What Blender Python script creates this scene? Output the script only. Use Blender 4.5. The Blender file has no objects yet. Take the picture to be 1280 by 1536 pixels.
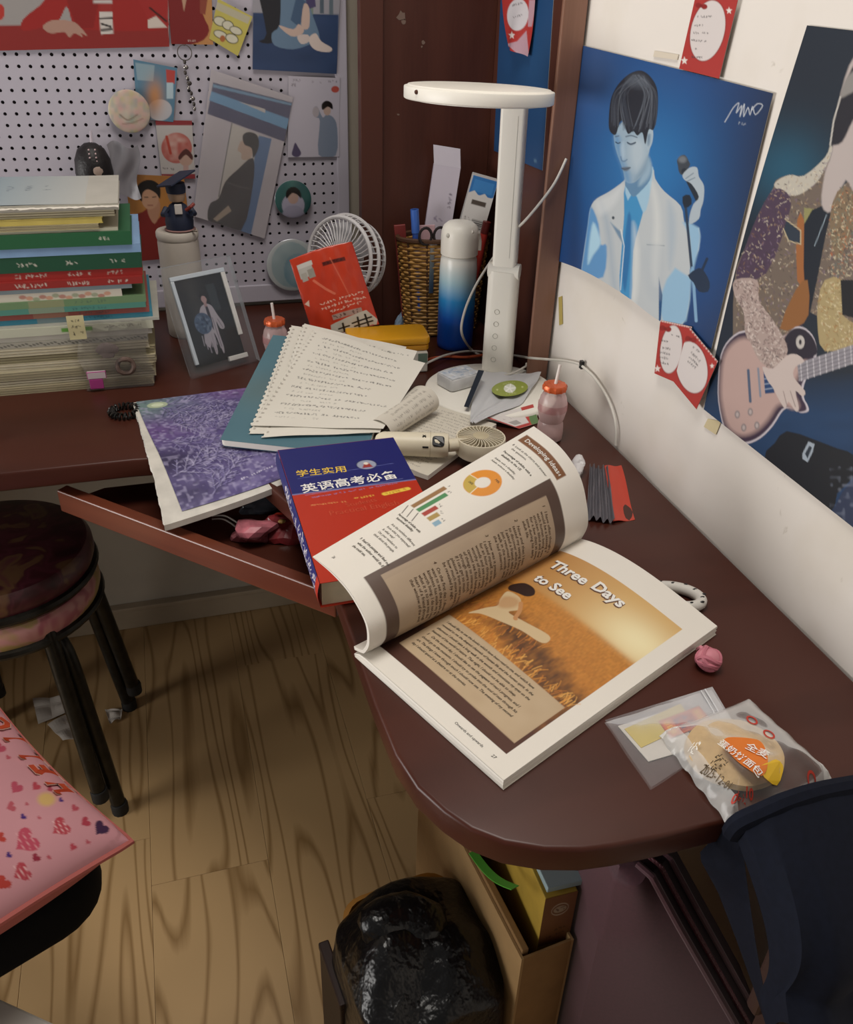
import bpy, bmesh, math, random
import numpy as np
from mathutils import Matrix, Vector
random.seed(7); RNG = np.random.default_rng(7)
scene = bpy.context.scene
COL = scene.collection
PI = math.pi
D = 0.75            # height of the desk top above the floor
WX = 0.592          # right wall
WY = 1.705          # back wall

# ------------------------------------------------------------------ camera
F_PX = 1298.96; PITCH, YAW, ROLL = 0.554196, 0.307071, 0.0363696
CAM = np.array([0.0, 0.0, D + 0.565])
def cam_axes():
    p, y, r = PITCH, YAW, ROLL
    fwd = np.array([math.sin(y)*math.cos(p), math.cos(y)*math.cos(p), -math.sin(p)])
    rt = np.array([math.cos(y), -math.sin(y), 0.0]); up = np.cross(rt, fwd)
    return (math.cos(r)*rt + math.sin(r)*up, -math.sin(r)*rt + math.cos(r)*up, fwd)
CR, CU, CF = cam_axes()
cam_data = bpy.data.cameras.new('camera'); cam = bpy.data.objects.new('camera', cam_data); COL.objects.link(cam)
cam_data.sensor_fit = 'HORIZONTAL'; cam_data.sensor_width = 36; cam_data.lens = 36*F_PX/1280; cam_data.clip_start = 0.02
m = Matrix.Identity(4)
for i in range(3):
    m[i][0], m[i][1], m[i][2], m[i][3] = CR[i], CU[i], -CF[i], CAM[i]
cam.matrix_world = m
scene.camera = cam

# ------------------------------------------------------------------ light
world = bpy.data.worlds.new('world'); scene.world = world; world.use_nodes = True
world.node_tree.nodes['Background'].inputs[0].default_value = (1.0, 0.95, 0.9, 1)
world.node_tree.nodes['Background'].inputs[1].default_value = 0.13
def area(name, loc, target, size, power, col, size_y=None):
    l = bpy.data.lights.new(name, 'AREA'); l.energy = power; l.color = col; l.size = size
    l.shape = 'RECTANGLE' if size_y else 'DISK'
    if size_y: l.size_y = size_y
    o = bpy.data.objects.new(name, l); COL.objects.link(o); o.location = loc
    o.rotation_euler = (Vector(target) - Vector(loc)).to_track_quat('-Z', 'Y').to_euler()
    return o
area('window_light', (-1.95, 0.85, 0.85), (0.59, 0.72, 0.95), 1.50, 40, (1.0, 0.975, 0.94), 0.85)
area('ceiling_light', (0.05, 0.70, 2.6), (0.1, 0.80, 0.5), 0.8, 20, (1.0, 0.95, 0.88))
vs = scene.view_settings
vs.view_transform = 'Standard'; vs.look = 'None'; vs.gamma = 1; vs.use_curve_mapping = False; vs.exposure = 0.0

# ------------------------------------------------------------------ pixel -> place
def ray(px, py):
    return CR*((px-640)/F_PX) - CU*((py-768)/F_PX) + CF
def on(px, py, z=0.0):                # on a level plane, z above the desk top
    d = ray(px, py); t = (D+z-CAM[2])/d[2]; return CAM + t*d
def onx(px, py, X=WX):
    d = ray(px, py); return CAM + d*(X-CAM[0])/d[0]
def ony(px, py, Y=WY):
    d = ray(px, py); return CAM + d*(Y-CAM[1])/d[1]
def onp(px, py, P0, n):
    d = ray(px, py); P0 = np.array(P0); n = np.array(n); return CAM + d*(n@(P0-CAM))/(n@d)

# ------------------------------------------------------------------ materials
def lin(c):
    if isinstance(c, str):
        c = c.lstrip('#'); c = [int(c[i:i+2], 16)/255 for i in (0, 2, 4)]
    c = np.asarray(c, float)
    return np.where(c <= 0.04045, c/12.92, ((c+0.055)/1.055)**2.4)
MATS = {}
def M(name, col=None, rough=0.5, metal=0.0, noise=None, bump=None, trans=0.0, alpha=1.0, spec=0.5, sheen=0.0, coat=0.0, stretch=None, ior=1.45):
    """noise=(scale, amount): mottled colour; bump=(scale, distance)"""
    if name in MATS: return MATS[name]
    mt = bpy.data.materials.new(name); mt.use_nodes = True; nt = mt.node_tree; b = nt.nodes['Principled BSDF']
    c = lin(col)
    b.inputs['Base Color'].default_value = (*c, 1); b.inputs['Roughness'].default_value = rough
    b.inputs['Metallic'].default_value = metal; b.inputs['Specular IOR Level'].default_value = spec
    b.inputs['Transmission Weight'].default_value = trans; b.inputs['Alpha'].default_value = alpha
    b.inputs['Sheen Weight'].default_value = sheen; b.inputs['Coat Weight'].default_value = coat; b.inputs['IOR'].default_value = ior
    if noise or bump:
        tc = nt.nodes.new('ShaderNodeTexCoord'); mp = nt.nodes.new('ShaderNodeMapping')
        nt.links.new(tc.outputs['Object'], mp.inputs['Vector'])
        if stretch: mp.inputs['Scale'].default_value = stretch
    if noise:
        n = nt.nodes.new('ShaderNodeTexNoise'); n.inputs['Scale'].default_value = noise[0]; n.inputs['Detail'].default_value = 4
        nt.links.new(mp.outputs[0], n.inputs['Vector'])
        r = nt.nodes.new('ShaderNodeValToRGB'); r.color_ramp.elements[0].position = .3; r.color_ramp.elements[1].position = .7
        a = noise[1]
        r.color_ramp.elements[0].color = (*(c*(1-a)), 1); r.color_ramp.elements[1].color = (*np.clip(c*(1+a), 0, 1), 1)
        nt.links.new(n.outputs['Fac'], r.inputs['Fac']); nt.links.new(r.outputs['Color'], b.inputs['Base Color'])
    if bump:
        n2 = nt.nodes.new('ShaderNodeTexNoise'); n2.inputs['Scale'].default_value = bump[0]; n2.inputs['Detail'].default_value = 3
        nt.links.new(mp.outputs[0], n2.inputs['Vector'])
        bp = nt.nodes.new('ShaderNodeBump'); bp.inputs['Distance'].default_value = bump[1]; bp.inputs['Strength'].default_value = 1
        nt.links.new(n2.outputs['Fac'], bp.inputs['Height']); nt.links.new(bp.outputs[0], b.inputs['Normal'])
    MATS[name] = mt; return mt
def print_mat(name, rough, spec=0.5):
    if name in MATS: return MATS[name]
    mt = bpy.data.materials.new(name); mt.use_nodes = True; nt = mt.node_tree; b = nt.nodes['Principled BSDF']
    a = nt.nodes.new('ShaderNodeAttribute'); a.attribute_name = 'ink'
    nt.links.new(a.outputs['Color'], b.inputs['Base Color']); b.inputs['Roughness'].default_value = rough
    b.inputs['Specular IOR Level'].default_value = spec
    MATS[name] = mt; return mt
PR_GLOSS = print_mat('print_gloss', 0.28); PR_SATIN = print_mat('print_satin', 0.45); PR_MATTE = print_mat('print_matte', 0.8, 0.25)
def clear_mat(name, tint='#ffffff', opacity=0.16, rough=0.12):
    if name in MATS: return MATS[name]
    mt = bpy.data.materials.new(name); mt.use_nodes = True; nt = mt.node_tree; nt.nodes.clear()
    o = nt.nodes.new('ShaderNodeOutputMaterial'); t = nt.nodes.new('ShaderNodeBsdfTransparent'); p = nt.nodes.new('ShaderNodeBsdfPrincipled')
    p.inputs['Base Color'].default_value = (*lin(tint), 1); p.inputs['Roughness'].default_value = rough
    lw = nt.nodes.new('ShaderNodeLayerWeight'); lw.inputs['Blend'].default_value = 0.25
    ma = nt.nodes.new('ShaderNodeMath'); ma.operation = 'MULTIPLY_ADD'; ma.inputs[1].default_value = 0.55; ma.inputs[2].default_value = opacity; ma.use_clamp = True
    nt.links.new(lw.outputs['Fresnel'], ma.inputs[0])
    mx = nt.nodes.new('ShaderNodeMixShader'); nt.links.new(ma.outputs[0], mx.inputs[0]); nt.links.new(t.outputs[0], mx.inputs[1]); nt.links.new(p.outputs[0], mx.inputs[2])
    nt.links.new(mx.outputs[0], o.inputs[0])
    MATS[name] = mt; return mt

# ------------------------------------------------------------------ mesh building
class MB:
    def __init__(s): s.v = []; s.f = []; s.m = []; s.mi = 0
    def add(s, vs, fs):
        k = len(s.v); s.v += [tuple(map(float, p)) for p in vs]; s.f += [tuple(i+k for i in f) for f in fs]; s.m += [s.mi]*len(fs); return s
    def box(s, x0, x1, y0, y1, z0, z1):
        v = [(x, y, z) for z in (z0, z1) for x, y in ((x0, y0), (x1, y0), (x1, y1), (x0, y1))]
        return s.add(v, [(3, 2, 1, 0), (4, 5, 6, 7), (0, 1, 5, 4), (1, 2, 6, 5), (2, 3, 7, 6), (3, 0, 4, 7)])
    def prism(s, pts, z0, z1):
        n = len(pts); v = [(x, y, z0) for x, y in pts] + [(x, y, z1) for x, y in pts]
        return s.add(v, [tuple(range(n-1, -1, -1)), tuple(range(n, 2*n))] + [(i, (i+1) % n, n+(i+1) % n, n+i) for i in range(n)])
    def lathe(s, prof, seg=24, c=(0, 0, 0), caps=True, sx=1, sy=1):
        v = []; n = len(prof)
        for r, z in prof:
            v += [(c[0]+sx*r*math.cos(2*PI*k/seg), c[1]+sy*r*math.sin(2*PI*k/seg), c[2]+z) for k in range(seg)]
        f = [(i*seg+k, i*seg+(k+1) % seg, (i+1)*seg+(k+1) % seg, (i+1)*seg+k) for i in range(n-1) for k in range(seg)]
        if caps: f += [tuple(range(seg-1, -1, -1)), tuple(range((n-1)*seg, n*seg))]
        return s.add(v, f)
    def tube(s, path, r, seg=8, closed=False, caps=True, flat=1.0):
        P = [Vector(p) for p in path]; n = len(P); R = r if hasattr(r, '__len__') else [r]*n
        tg = []
        for i in range(n):
            a = P[(i-1) % n] if (closed or i > 0) else P[0]; b = P[(i+1) % n] if (closed or i < n-1) else P[-1]
            tg.append((b-a).normalized())
        up = Vector((0, 0, 1)) if abs(tg[0].z) < .9 else Vector((1, 0, 0))
        u = (up - tg[0]*up.dot(tg[0])).normalized(); v = []
        for i in range(n):
            u = (u - tg[i]*u.dot(tg[i])).normalized(); w = tg[i].cross(u)
            v += [tuple(P[i] + (u*math.cos(2*PI*k/seg)*flat + w*math.sin(2*PI*k/seg))*R[i]) for k in range(seg)]
        f = [(i*seg+k, i*seg+(k+1) % seg, ((i+1) % n)*seg+(k+1) % seg, ((i+1) % n)*seg+k) for i in range(n if closed else n-1) for k in range(seg)]
        if caps and not closed: f += [tuple(range(seg-1, -1, -1)), tuple(range((n-1)*seg, n*seg))]
        return s.add(v, f)
    def grid(s, fn, nu, nv, thick=None):
        """fn(u,v)->xyz, u,v in 0..1; thick: (dx,dy,dz) closed slab"""
        top = [fn(i/nu, j/nv) for j in range(nv+1) for i in range(nu+1)]; W = nu+1
        q = [(j*W+i, j*W+i+1, (j+1)*W+i+1, (j+1)*W+i) for j in range(nv) for i in range(nu)]
        if thick is None: return s.add(top, q)
        N = len(top); bot = [(p[0]+thick[0], p[1]+thick[1], p[2]+thick[2]) for p in top]
        rim = [j for j in range(W)] + [j*W+nu for j in range(1, nv+1)] + [nv*W+i for i in range(nu-1, -1, -1)] + [j*W for j in range(nv-1, 0, -1)]
        k = len(rim)
        return s.add(top+bot, q + [tuple(N+i for i in reversed(f)) for f in q] + [(rim[i], N+rim[i], N+rim[(i+1) % k], rim[(i+1) % k]) for i in range(k)])
    def ball(s, c, r, seg=16, rings=10, sx=1, sy=1, sz=1):
        prof = [(max(1e-5, r*math.sin(PI*i/rings)), -r*sz*math.cos(PI*i/rings)) for i in range(rings+1)]
        return s.lathe(prof, seg, c, False, sx, sy)
    def map(s, fn, a=0):
        s.v[a:] = [tuple(fn(*p)) for p in s.v[a:]]; return s
    def xf(s, mat, a=0):
        s.v[a:] = [tuple(mat @ Vector(p)) for p in s.v[a:]]; return s
def link(o, parent=None):
    COL.objects.link(o)
    if parent is not None: o.parent = parent
    return o
def obj(name, mb, mats, parent=None, bevel=0, smooth=False, seg=2, sub=0, angle=None):
    me = bpy.data.meshes.new(name); me.from_pydata(mb.v, [], mb.f)
    mats = mats if isinstance(mats, (list, tuple)) else [mats]
    for m_ in mats: me.materials.append(m_)
    if len(mats) > 1: me.polygons.foreach_set('material_index', mb.m)
    if bevel or sub is None:
        bm = bmesh.new(); bm.from_mesh(me)
        bmesh.ops.remove_doubles(bm, verts=bm.verts, dist=1e-6)
        es = [e for e in bm.edges if len(e.link_faces) == 2 and e.calc_face_angle(0) > 0.6]
        bmesh.ops.bevel(bm, geom=es, offset=bevel, segments=seg, affect='EDGES', profile=0.5)
        bm.to_mesh(me); bm.free()
    if smooth:
        me.polygons.foreach_set('use_smooth', [True]*len(me.polygons))
        me.set_sharp_from_angle(angle=angle or 0.7)
    me.update()
    o = bpy.data.objects.new(name, me); link(o, parent)
    if sub:
        md = o.modifiers.new('sub', 'SUBSURF'); md.levels = sub; md.render_levels = sub
    return o
def tag(o, label, cat=None, group=None, kind=None):
    if label: o['label'] = label
    if cat: o['category'] = cat
    if group: o['group'] = group
    if kind: o['kind'] = kind
    return o
def thing(name, label, cat, loc=(0, 0, 0), rz=0.0, group=None, mat=None):
    o = bpy.data.objects.new(name, None); link(o); o.empty_display_size = .02
    if mat is not None: o.matrix_world = mat
    else: o.location = tuple(loc); o.rotation_euler = (0, 0, rz)
    return tag(o, label, cat, group)
def frame(o, x, y):
    """matrix from origin, x axis and approx y axis"""
    x = Vector(x).normalized(); y = Vector(y); y = (y - x*y.dot(x)).normalized(); z = x.cross(y)
    mm = Matrix.Identity(4)
    for i in range(3): mm[i][0], mm[i][1], mm[i][2], mm[i][3] = x[i], y[i], z[i], o[i]
    return mm
def copy_thing(root, loc=None, rz=None, label=None, group=None):
    r = root.copy(); link(r)
    if loc is not None: r.location = tuple(loc)
    if rz is not None: r.rotation_euler = (0, 0, rz)
    if label: r['label'] = label
    if group: r['group'] = group
    for ch in list(root.children):
        c = ch.copy(); link(c, r)
        for g in list(ch.children): d = g.copy(); link(d, c)
    return r
def rrect(w, h, r, n=4, cx=0, cy=0):
    out = []
    for sx, sy, a0 in ((1, 1, 0), (-1, 1, PI/2), (-1, -1, PI), (1, -1, 3*PI/2)):
        for k in range(n+1):
            a = a0 + PI/2*k/n; out.append((cx+sx*(w/2-r)+r*math.cos(a), cy+sy*(h/2-r)+r*math.sin(a)))
    return out
def smooth_path(pts, n=6, closed=False):
    P = [np.array(p, float) for p in pts]; out = []; N = len(P)
    for i in range(N if closed else N-1):
        p0 = P[i-1] if (i > 0 or closed) else P[0]; p1 = P[i]; p2 = P[(i+1) % N]; p3 = P[(i+2) % N] if (closed or i+2 < N) else P[-1]
        for k in range(n):
            t = k/n
            out.append(0.5*((2*p1) + (-p0+p2)*t + (2*p0-5*p1+4*p2-p3)*t*t + (-p0+3*p1-3*p2+p3)*t**3))
    if not closed: out.append(P[-1])
    return out

# ------------------------------------------------------------------ ink: pictures printed on sheets (colour per vertex)
class Ink:
    """canvas w x h (any units, origin top left), res cells per unit"""
    def __init__(s, w, h, res, col='#ffffff'):
        s.w, s.h, s.res = w, h, res; s.nx = max(2, int(round(w*res))+1); s.ny = max(2, int(round(h*res))+1)
        s.X, s.Y = np.meshgrid(np.linspace(0, w, s.nx), np.linspace(0, h, s.ny))
        s.a = np.empty((s.ny, s.nx, 3)); s.a[:] = lin(col)
    def mix(s, al, col):
        c = lin(col) if isinstance(col, (str, tuple, list)) else col
        s.a += (c - s.a)*al[..., None]; return s
    def win(s, x0, x1, y0, y1):
        i0 = max(0, int((x0)/s.w*(s.nx-1))-1); i1 = min(s.nx, int(x1/s.w*(s.nx-1))+3)
        j0 = max(0, int((y0)/s.h*(s.ny-1))-1); j1 = min(s.ny, int(y1/s.h*(s.ny-1))+3)
        return slice(j0, max(j0, j1)), slice(i0, max(i0, i1))
    def poly(s, pts, col, a=1.0, soft=None, curve=0):
        if curve: pts = smooth_path(pts, curve, True)
        P = np.array(pts, float); soft = soft or 1.0/s.res; g = soft*1.5
        sl = s.win(P[:, 0].min()-g, P[:, 0].max()+g, P[:, 1].min()-g, P[:, 1].max()+g); X, Y = s.X[sl], s.Y[sl]
        if X.size == 0: return s
        ins = np.zeros(X.shape, bool); d2 = np.full(X.shape, 1e9); n = len(P)
        for i in range(n):
            ax, ay = P[i]; bx, by = P[(i+1) % n]; ex, ey = bx-ax, by-ay
            if ay != by:
                c = ((Y >= ay) != (Y >= by)) & (X < ex*(Y-ay)/ey + ax); ins ^= c
            t = np.clip(((X-ax)*ex+(Y-ay)*ey)/max(1e-12, ex*ex+ey*ey), 0, 1)
            d2 = np.minimum(d2, (X-ax-t*ex)**2+(Y-ay-t*ey)**2)
        sd = np.sqrt(d2)*np.where(ins, 1, -1); al = np.clip(.5+sd/soft, 0, 1)*a
        c = lin(col) if isinstance(col, (str, tuple, list)) else col
        s.a[sl] += (c - s.a[sl])*al[..., None]; return s
    def ell(s, cx, cy, rx, ry, col, rot=0, a=1.0, soft=None):
        soft = soft or 1.0/s.res; R = max(rx, ry)+soft
        sl = s.win(cx-R, cx+R, cy-R, cy+R); X, Y = s.X[sl]-cx, s.Y[sl]-cy
        c_, s_ = math.cos(rot), math.sin(rot); x = X*c_+Y*s_; y = -X*s_+Y*c_
        k = np.sqrt((x/rx)**2+(y/ry)**2); al = np.clip(.5+(1-k)*min(rx, ry)/soft, 0, 1)*a
        s.a[sl] += (lin(col) - s.a[sl])*al[..., None]; return s
    def glow(s, cx, cy, rx, ry, col, a=1.0, rot=0):
        X, Y = s.X-cx, s.Y-cy; c_, s_ = math.cos(rot), math.sin(rot); x = X*c_+Y*s_; y = -X*s_+Y*c_
        return s.mix(a*np.exp(-((x/rx)**2+(y/ry)**2)), col)
    def line(s, pts, w, col, a=1.0, curve=0):
        if curve: pts = smooth_path(pts, curve)
        P = np.array(pts, float); soft = 1.0/s.res
        g = w+soft*2
        sl = s.win(P[:, 0].min()-g, P[:, 0].max()+g, P[:, 1].min()-g, P[:, 1].max()+g); X, Y = s.X[sl], s.Y[sl]
        if X.size == 0: return s
        d2 = np.full(X.shape, 1e9)
        for i in range(len(P)-1):
            ax, ay = P[i]; ex, ey = P[i+1]-P[i]
            t = np.clip(((X-ax)*ex+(Y-ay)*ey)/max(1e-12, ex*ex+ey*ey), 0, 1)
            d2 = np.minimum(d2, (X-ax-t*ex)**2+(Y-ay-t*ey)**2)
        al = np.clip(.5+(w/2-np.sqrt(d2))/soft, 0, 1)*a
        s.a[sl] += (lin(col) - s.a[sl])*al[..., None]; return s
    def rect(s, x0, y0, x1, y1, col, a=1.0): return s.poly([(x0, y0), (x1, y0), (x1, y1), (x0, y1)], col, a)
    def fld(s, sx, sy=None, seed=0):
        """smooth random field 0..1, cell size sx, sy"""
        r = np.random.default_rng(seed); sy = sy or sx
        gx, gy = int(s.w/sx)+4, int(s.h/sy)+4; g = r.random((gy, gx))
        x, y = s.X/sx, s.Y/sy; i, j = x.astype(int), y.astype(int); u, v = x-i, y-j; u = u*u*(3-2*u); v = v*v*(3-2*v)
        return (g[j, i]*(1-u)+g[j, i+1]*u)*(1-v)+(g[j+1, i]*(1-u)+g[j+1, i+1]*u)*v
    def scrib(s, x0, y0, x1, y1, col, ch, w=None, a=.8, seed=0, dens=.8):
        """an unreadable line of small marks, ch = mark height"""
        r = random.Random(seed*7919+int(x0*31+y0*17)); L = math.hypot(x1-x0, y1-y0); dx, dy = (x1-x0)/L, (y1-y0)/L; p = 0
        w = w or ch*.22
        while p < L-ch*.6:
            if r.random() < dens:
                for k in range(r.randint(2, 3)):
                    a0 = (p+r.random()*ch*.7, (r.random()-.5)*ch); b0 = (p+r.random()*ch*.8, (r.random()-.5)*ch)
                    s.line([(x0+dx*q[0]-dy*q[1], y0+dy*q[0]+dx*q[1]) for q in (a0, b0)], w, col, a)
            p += ch
        return s
    def sheet(s, name, surf, mat, parent=None):
        """surf(u,v) arrays 0..1 (v down the picture) -> (N,3)"""
        U, V = s.X.ravel()/s.w, s.Y.ravel()/s.h
        P = np.asarray(surf(U, V), float); nx, ny = s.nx, s.ny
        me = bpy.data.meshes.new(name); nq = (nx-1)*(ny-1)
        idx = (np.arange(ny-1)[:, None]*nx + np.arange(nx-1)[None, :]).ravel()
        q = np.stack([idx, idx+nx, idx+nx+1, idx+1], 1).ravel().astype(np.int32)
        me.vertices.add(nx*ny); me.vertices.foreach_set('co', P.ravel().astype(np.float32))
        me.loops.add(nq*4); me.loops.foreach_set('vertex_index', q)
        me.polygons.add(nq); me.polygons.foreach_set('loop_start', np.arange(0, nq*4, 4, dtype=np.int32))
        me.update(calc_edges=True)
        at = me.color_attributes.new('ink', 'FLOAT_COLOR', 'POINT')
        c = np.ones((nx*ny, 4), np.float32); c[:, :3] = np.clip(s.a.reshape(-1, 3), 0, 1); at.data.foreach_set('color', c.ravel())
        me.polygons.foreach_set('use_smooth', np.ones(nq, bool))
        me.materials.append(mat); me.update()
        o = bpy.data.objects.new(name, me); link(o, parent); return o
def flat(P00, P10, P01, lift=(0, 0, 0)):
    """flat surface: P00 top left, P10 top right, P01 bottom left"""
    a, b, c = (np.array(p, float) for p in (P00, P10, P01)); l = np.array(lift, float)
    return lambda U, V: a + l + U[:, None]*(b-a) + V[:, None]*(c-a)
def quad(P00, P10, P11, P01):
    a, b, c, d = (np.array(p, float) for p in (P00, P10, P11, P01))
    return lambda U, V: (1-V)[:, None]*((1-U)[:, None]*a+U[:, None]*b)+V[:, None]*((1-U)[:, None]*d+U[:, None]*c)

# ------------------------------------------------------------------ lettering
TXT = {}
def text_geo(s, size=1.0, align='LEFT', bold=0.0, shear=0.0):
    key = (s, align, bold, shear)
    if key not in TXT:
        cu = bpy.data.curves.new('t', 'FONT'); cu.body = s; cu.size = 1.0; cu.align_x = align; cu.offset = bold; cu.shear = shear
        cu.resolution_u = 2; cu.fill_mode = 'FRONT'
        o = bpy.data.objects.new('t', cu); me = o.to_mesh()
        vs_ = np.array([v.co[:2] for v in me.vertices]) if len(me.vertices) else np.zeros((0, 2)); fs = [tuple(p.vertices) for p in me.polygons]
        o.to_mesh_clear(); bpy.data.objects.remove(o); bpy.data.curves.remove(cu)
        TXT[key] = (vs_, fs)
    v, f = TXT[key]; return v*size, f
def put_text(mb, s, fn, size, align='LEFT', at=(0, 0), rot=0.0, bold=0.0, sx=1.0, flip=False, shear=0.0):
    """fn(x,y)->(x,y,z) maps sheet units (y up) to the place"""
    v, f = text_geo(s, size, align, bold, shear)
    c_, s_ = math.cos(rot), math.sin(rot); out = []
    for x, y in v:
        x *= sx
        out.append(fn(at[0]+x*c_-y*s_, at[1]+x*s_+y*c_))
    mb.add(out, f); return mb
def text_obj(name, lines, mat, parent, fn):
    """lines: (string, x, y, size, kwargs)"""
    mb = MB()
    for l in lines:
        kw = l[4] if len(l) > 4 else {}
        put_text(mb, l[0], fn, l[3], at=(l[1], l[2]), **kw)
    return obj(name, mb, mat, parent)
def plane_fn(o, x, y, lift=0.0):
    """sheet (x right, y up, metres) on a plane at o"""
    o = np.array(o, float); x = np.array(x, float); y = np.array(y, float); x /= np.linalg.norm(x); y = y - x*(x@y); y /= np.linalg.norm(y); n = np.cross(x, y)*lift
    return lambda a, b: tuple(o+n+x*a+y*b)
# ================================================================== the room
def wood_mat(name, c0, c1, scale=(1, 1, 1), rough=.35, ring=8.0, dist=3.0, coat=0.0, rnd=False, spec=.5, streak=.5, lo=.15, hi=None):
    mt = bpy.data.materials.new(name); mt.use_nodes = True; nt = mt.node_tree; b = nt.nodes['Principled BSDF']; L = nt.links.new
    tc = nt.nodes.new('ShaderNodeTexCoord'); mp = nt.nodes.new('ShaderNodeMapping'); mp.inputs['Scale'].default_value = scale
    L(tc.outputs['Object'], mp.inputs['Vector']); src = mp.outputs[0]
    if rnd:
        oi = nt.nodes.new('ShaderNodeObjectInfo'); cx = nt.nodes.new('ShaderNodeCombineXYZ'); mu = nt.nodes.new('ShaderNodeMath'); mu.operation = 'MULTIPLY'; mu.inputs[1].default_value = 37.0
        L(oi.outputs['Random'], mu.inputs[0]); L(mu.outputs[0], cx.inputs[1]); L(mu.outputs[0], cx.inputs[2])
        va = nt.nodes.new('ShaderNodeVectorMath'); L(src, va.inputs[0]); L(cx.outputs[0], va.inputs[1]); src = va.outputs[0]
    n = nt.nodes.new('ShaderNodeTexNoise'); n.inputs['Scale'].default_value = 1.0; n.inputs['Detail'].default_value = 1.5; L(src, n.inputs['Vector'])
    mm = nt.nodes.new('ShaderNodeMath'); mm.operation = 'MULTIPLY'; mm.inputs[1].default_value = ring; L(n.outputs['Fac'], mm.inputs[0])
    fr = nt.nodes.new('ShaderNodeMath'); fr.operation = 'PINGPONG'; fr.inputs[1].default_value = 1.0; L(mm.outputs[0], fr.inputs[0])
    f2 = nt.nodes.new('ShaderNodeTexNoise'); f2.inputs['Scale'].default_value = 1.0; f2.inputs['Detail'].default_value = 5
    mp2 = nt.nodes.new('ShaderNodeMapping'); mp2.inputs['Scale'].default_value = (18, 1.2, 18); L(src, mp2.inputs['Vector']); L(mp2.outputs[0], f2.inputs['Vector'])
    ad = nt.nodes.new('ShaderNodeMath'); ad.operation = 'MULTIPLY_ADD'; L(f2.outputs['Fac'], ad.inputs[0]); ad.inputs[1].default_value = streak; L(fr.outputs[0], ad.inputs[2])
    r = nt.nodes.new('ShaderNodeValToRGB'); r.color_ramp.elements[0].position = lo; r.color_ramp.elements[1].position = hi or .75+streak*.3
    r.color_ramp.elements[0].color = (*lin(c0), 1); r.color_ramp.elements[1].color = (*lin(c1), 1)
    L(ad.outputs[0], r.inputs['Fac']); L(r.outputs['Color'], b.inputs['Base Color'])
    b.inputs['Roughness'].default_value = rough; b.inputs['Coat Weight'].default_value = coat; b.inputs['Specular IOR Level'].default_value = spec
    MATS[name] = mt; return mt
M_FLOOR = wood_mat('laminate_oak', '#84663f', '#ab8c62', (8, .85, 8), .42, 24.0, rnd=True, streak=.25, lo=.12, hi=.50)
M_DESK = wood_mat('desk_mahogany', '#391a12', '#452219', (1.2, 14, 6), .34, 3.0, streak=.9, spec=.3)
M_DESKEDGE = wood_mat('desk_edge_wood', '#5c2c1e', '#6c3826', (2, 2, 30), .3, 3.0, streak=.6)
M_HUTCH = wood_mat('hutch_wood', '#3d2019', '#4b2a21', (14, 14, 1.0), .42, 3.0, streak=.8, spec=.3)
M_HUTCH2 = wood_mat('hutch_stile_wood', '#74503f', '#835e4d', (20, 20, 1.0), .42, 3.0, streak=.6)
def wall_mat():
    mt = bpy.data.materials.new('plaster_white'); mt.use_nodes = True; nt = mt.node_tree; b = nt.nodes['Principled BSDF']; L = nt.links.new
    tc = nt.nodes.new('ShaderNodeTexCoord')
    n = nt.nodes.new('ShaderNodeTexNoise'); n.inputs['Scale'].default_value = 5; n.inputs['Detail'].default_value = 6; L(tc.outputs['Object'], n.inputs['Vector'])
    r = nt.nodes.new('ShaderNodeValToRGB'); e = r.color_ramp.elements
    e[0].position = .28; e[0].color = (*lin('#d6cec2'), 1); e[1].position = .5; e[1].color = (*lin('#e0dad3'), 1)
    L(n.outputs['Fac'], r.inputs['Fac'])
    # faint scuffs
    n2 = nt.nodes.new('ShaderNodeTexNoise'); n2.inputs['Scale'].default_value = 26; n2.inputs['Detail'].default_value = 3; n2.inputs['Distortion'].default_value = 1.5; L(tc.outputs['Object'], n2.inputs['Vector'])
    r2 = nt.nodes.new('ShaderNodeValToRGB'); r2.color_ramp.elements[0].position = .70; r2.color_ramp.elements[0].color = (1, 1, 1, 1); r2.color_ramp.elements[1].position = .78; r2.color_ramp.elements[1].color = (.72, .70, .66, 1)
    L(n2.outputs['Fac'], r2.inputs['Fac'])
    mx = nt.nodes.new('ShaderNodeMix'); mx.data_type = 'RGBA'; mx.blend_type = 'MULTIPLY'; mx.inputs[0].default_value = 1
    L(r.outputs['Color'], mx.inputs[6]); L(r2.outputs['Color'], mx.inputs[7]); L(mx.outputs[2], b.inputs['Base Color'])
    bp = nt.nodes.new('ShaderNodeBump'); bp.inputs['Distance'].default_value = .0012; bp.inputs['Strength'].default_value = .6
    n3 = nt.nodes.new('ShaderNodeTexNoise'); n3.inputs['Scale'].default_value = 14; L(tc.outputs['Object'], n3.inputs['Vector']); L(n3.outputs['Fac'], bp.inputs['Height']); L(bp.outputs[0], b.inputs['Normal'])
    b.inputs['Roughness'].default_value = .75
    return mt
M_WALL = wall_mat()
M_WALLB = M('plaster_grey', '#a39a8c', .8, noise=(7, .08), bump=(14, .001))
def struct(name, mb, mats, parent=None, **k):
    o = obj(name, mb, mats, parent, **k)
    if parent is None: o['kind'] = 'structure'
    return o
struct('wall_right', MB().box(WX, WX+.12, -1.6, WY+.12, 0, 2.7), M_WALL)
struct('wall_back', MB().box(-2.6, WX, WY, WY+.12, 0, 2.7), M_WALLB)
fl = struct('floor', MB().box(-2.6, WX, -1.6, WY, -.06, -.008), M('subfloor', '#8a7350', .9))
PW = 0.195; PL = 1.2
pm = None
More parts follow.
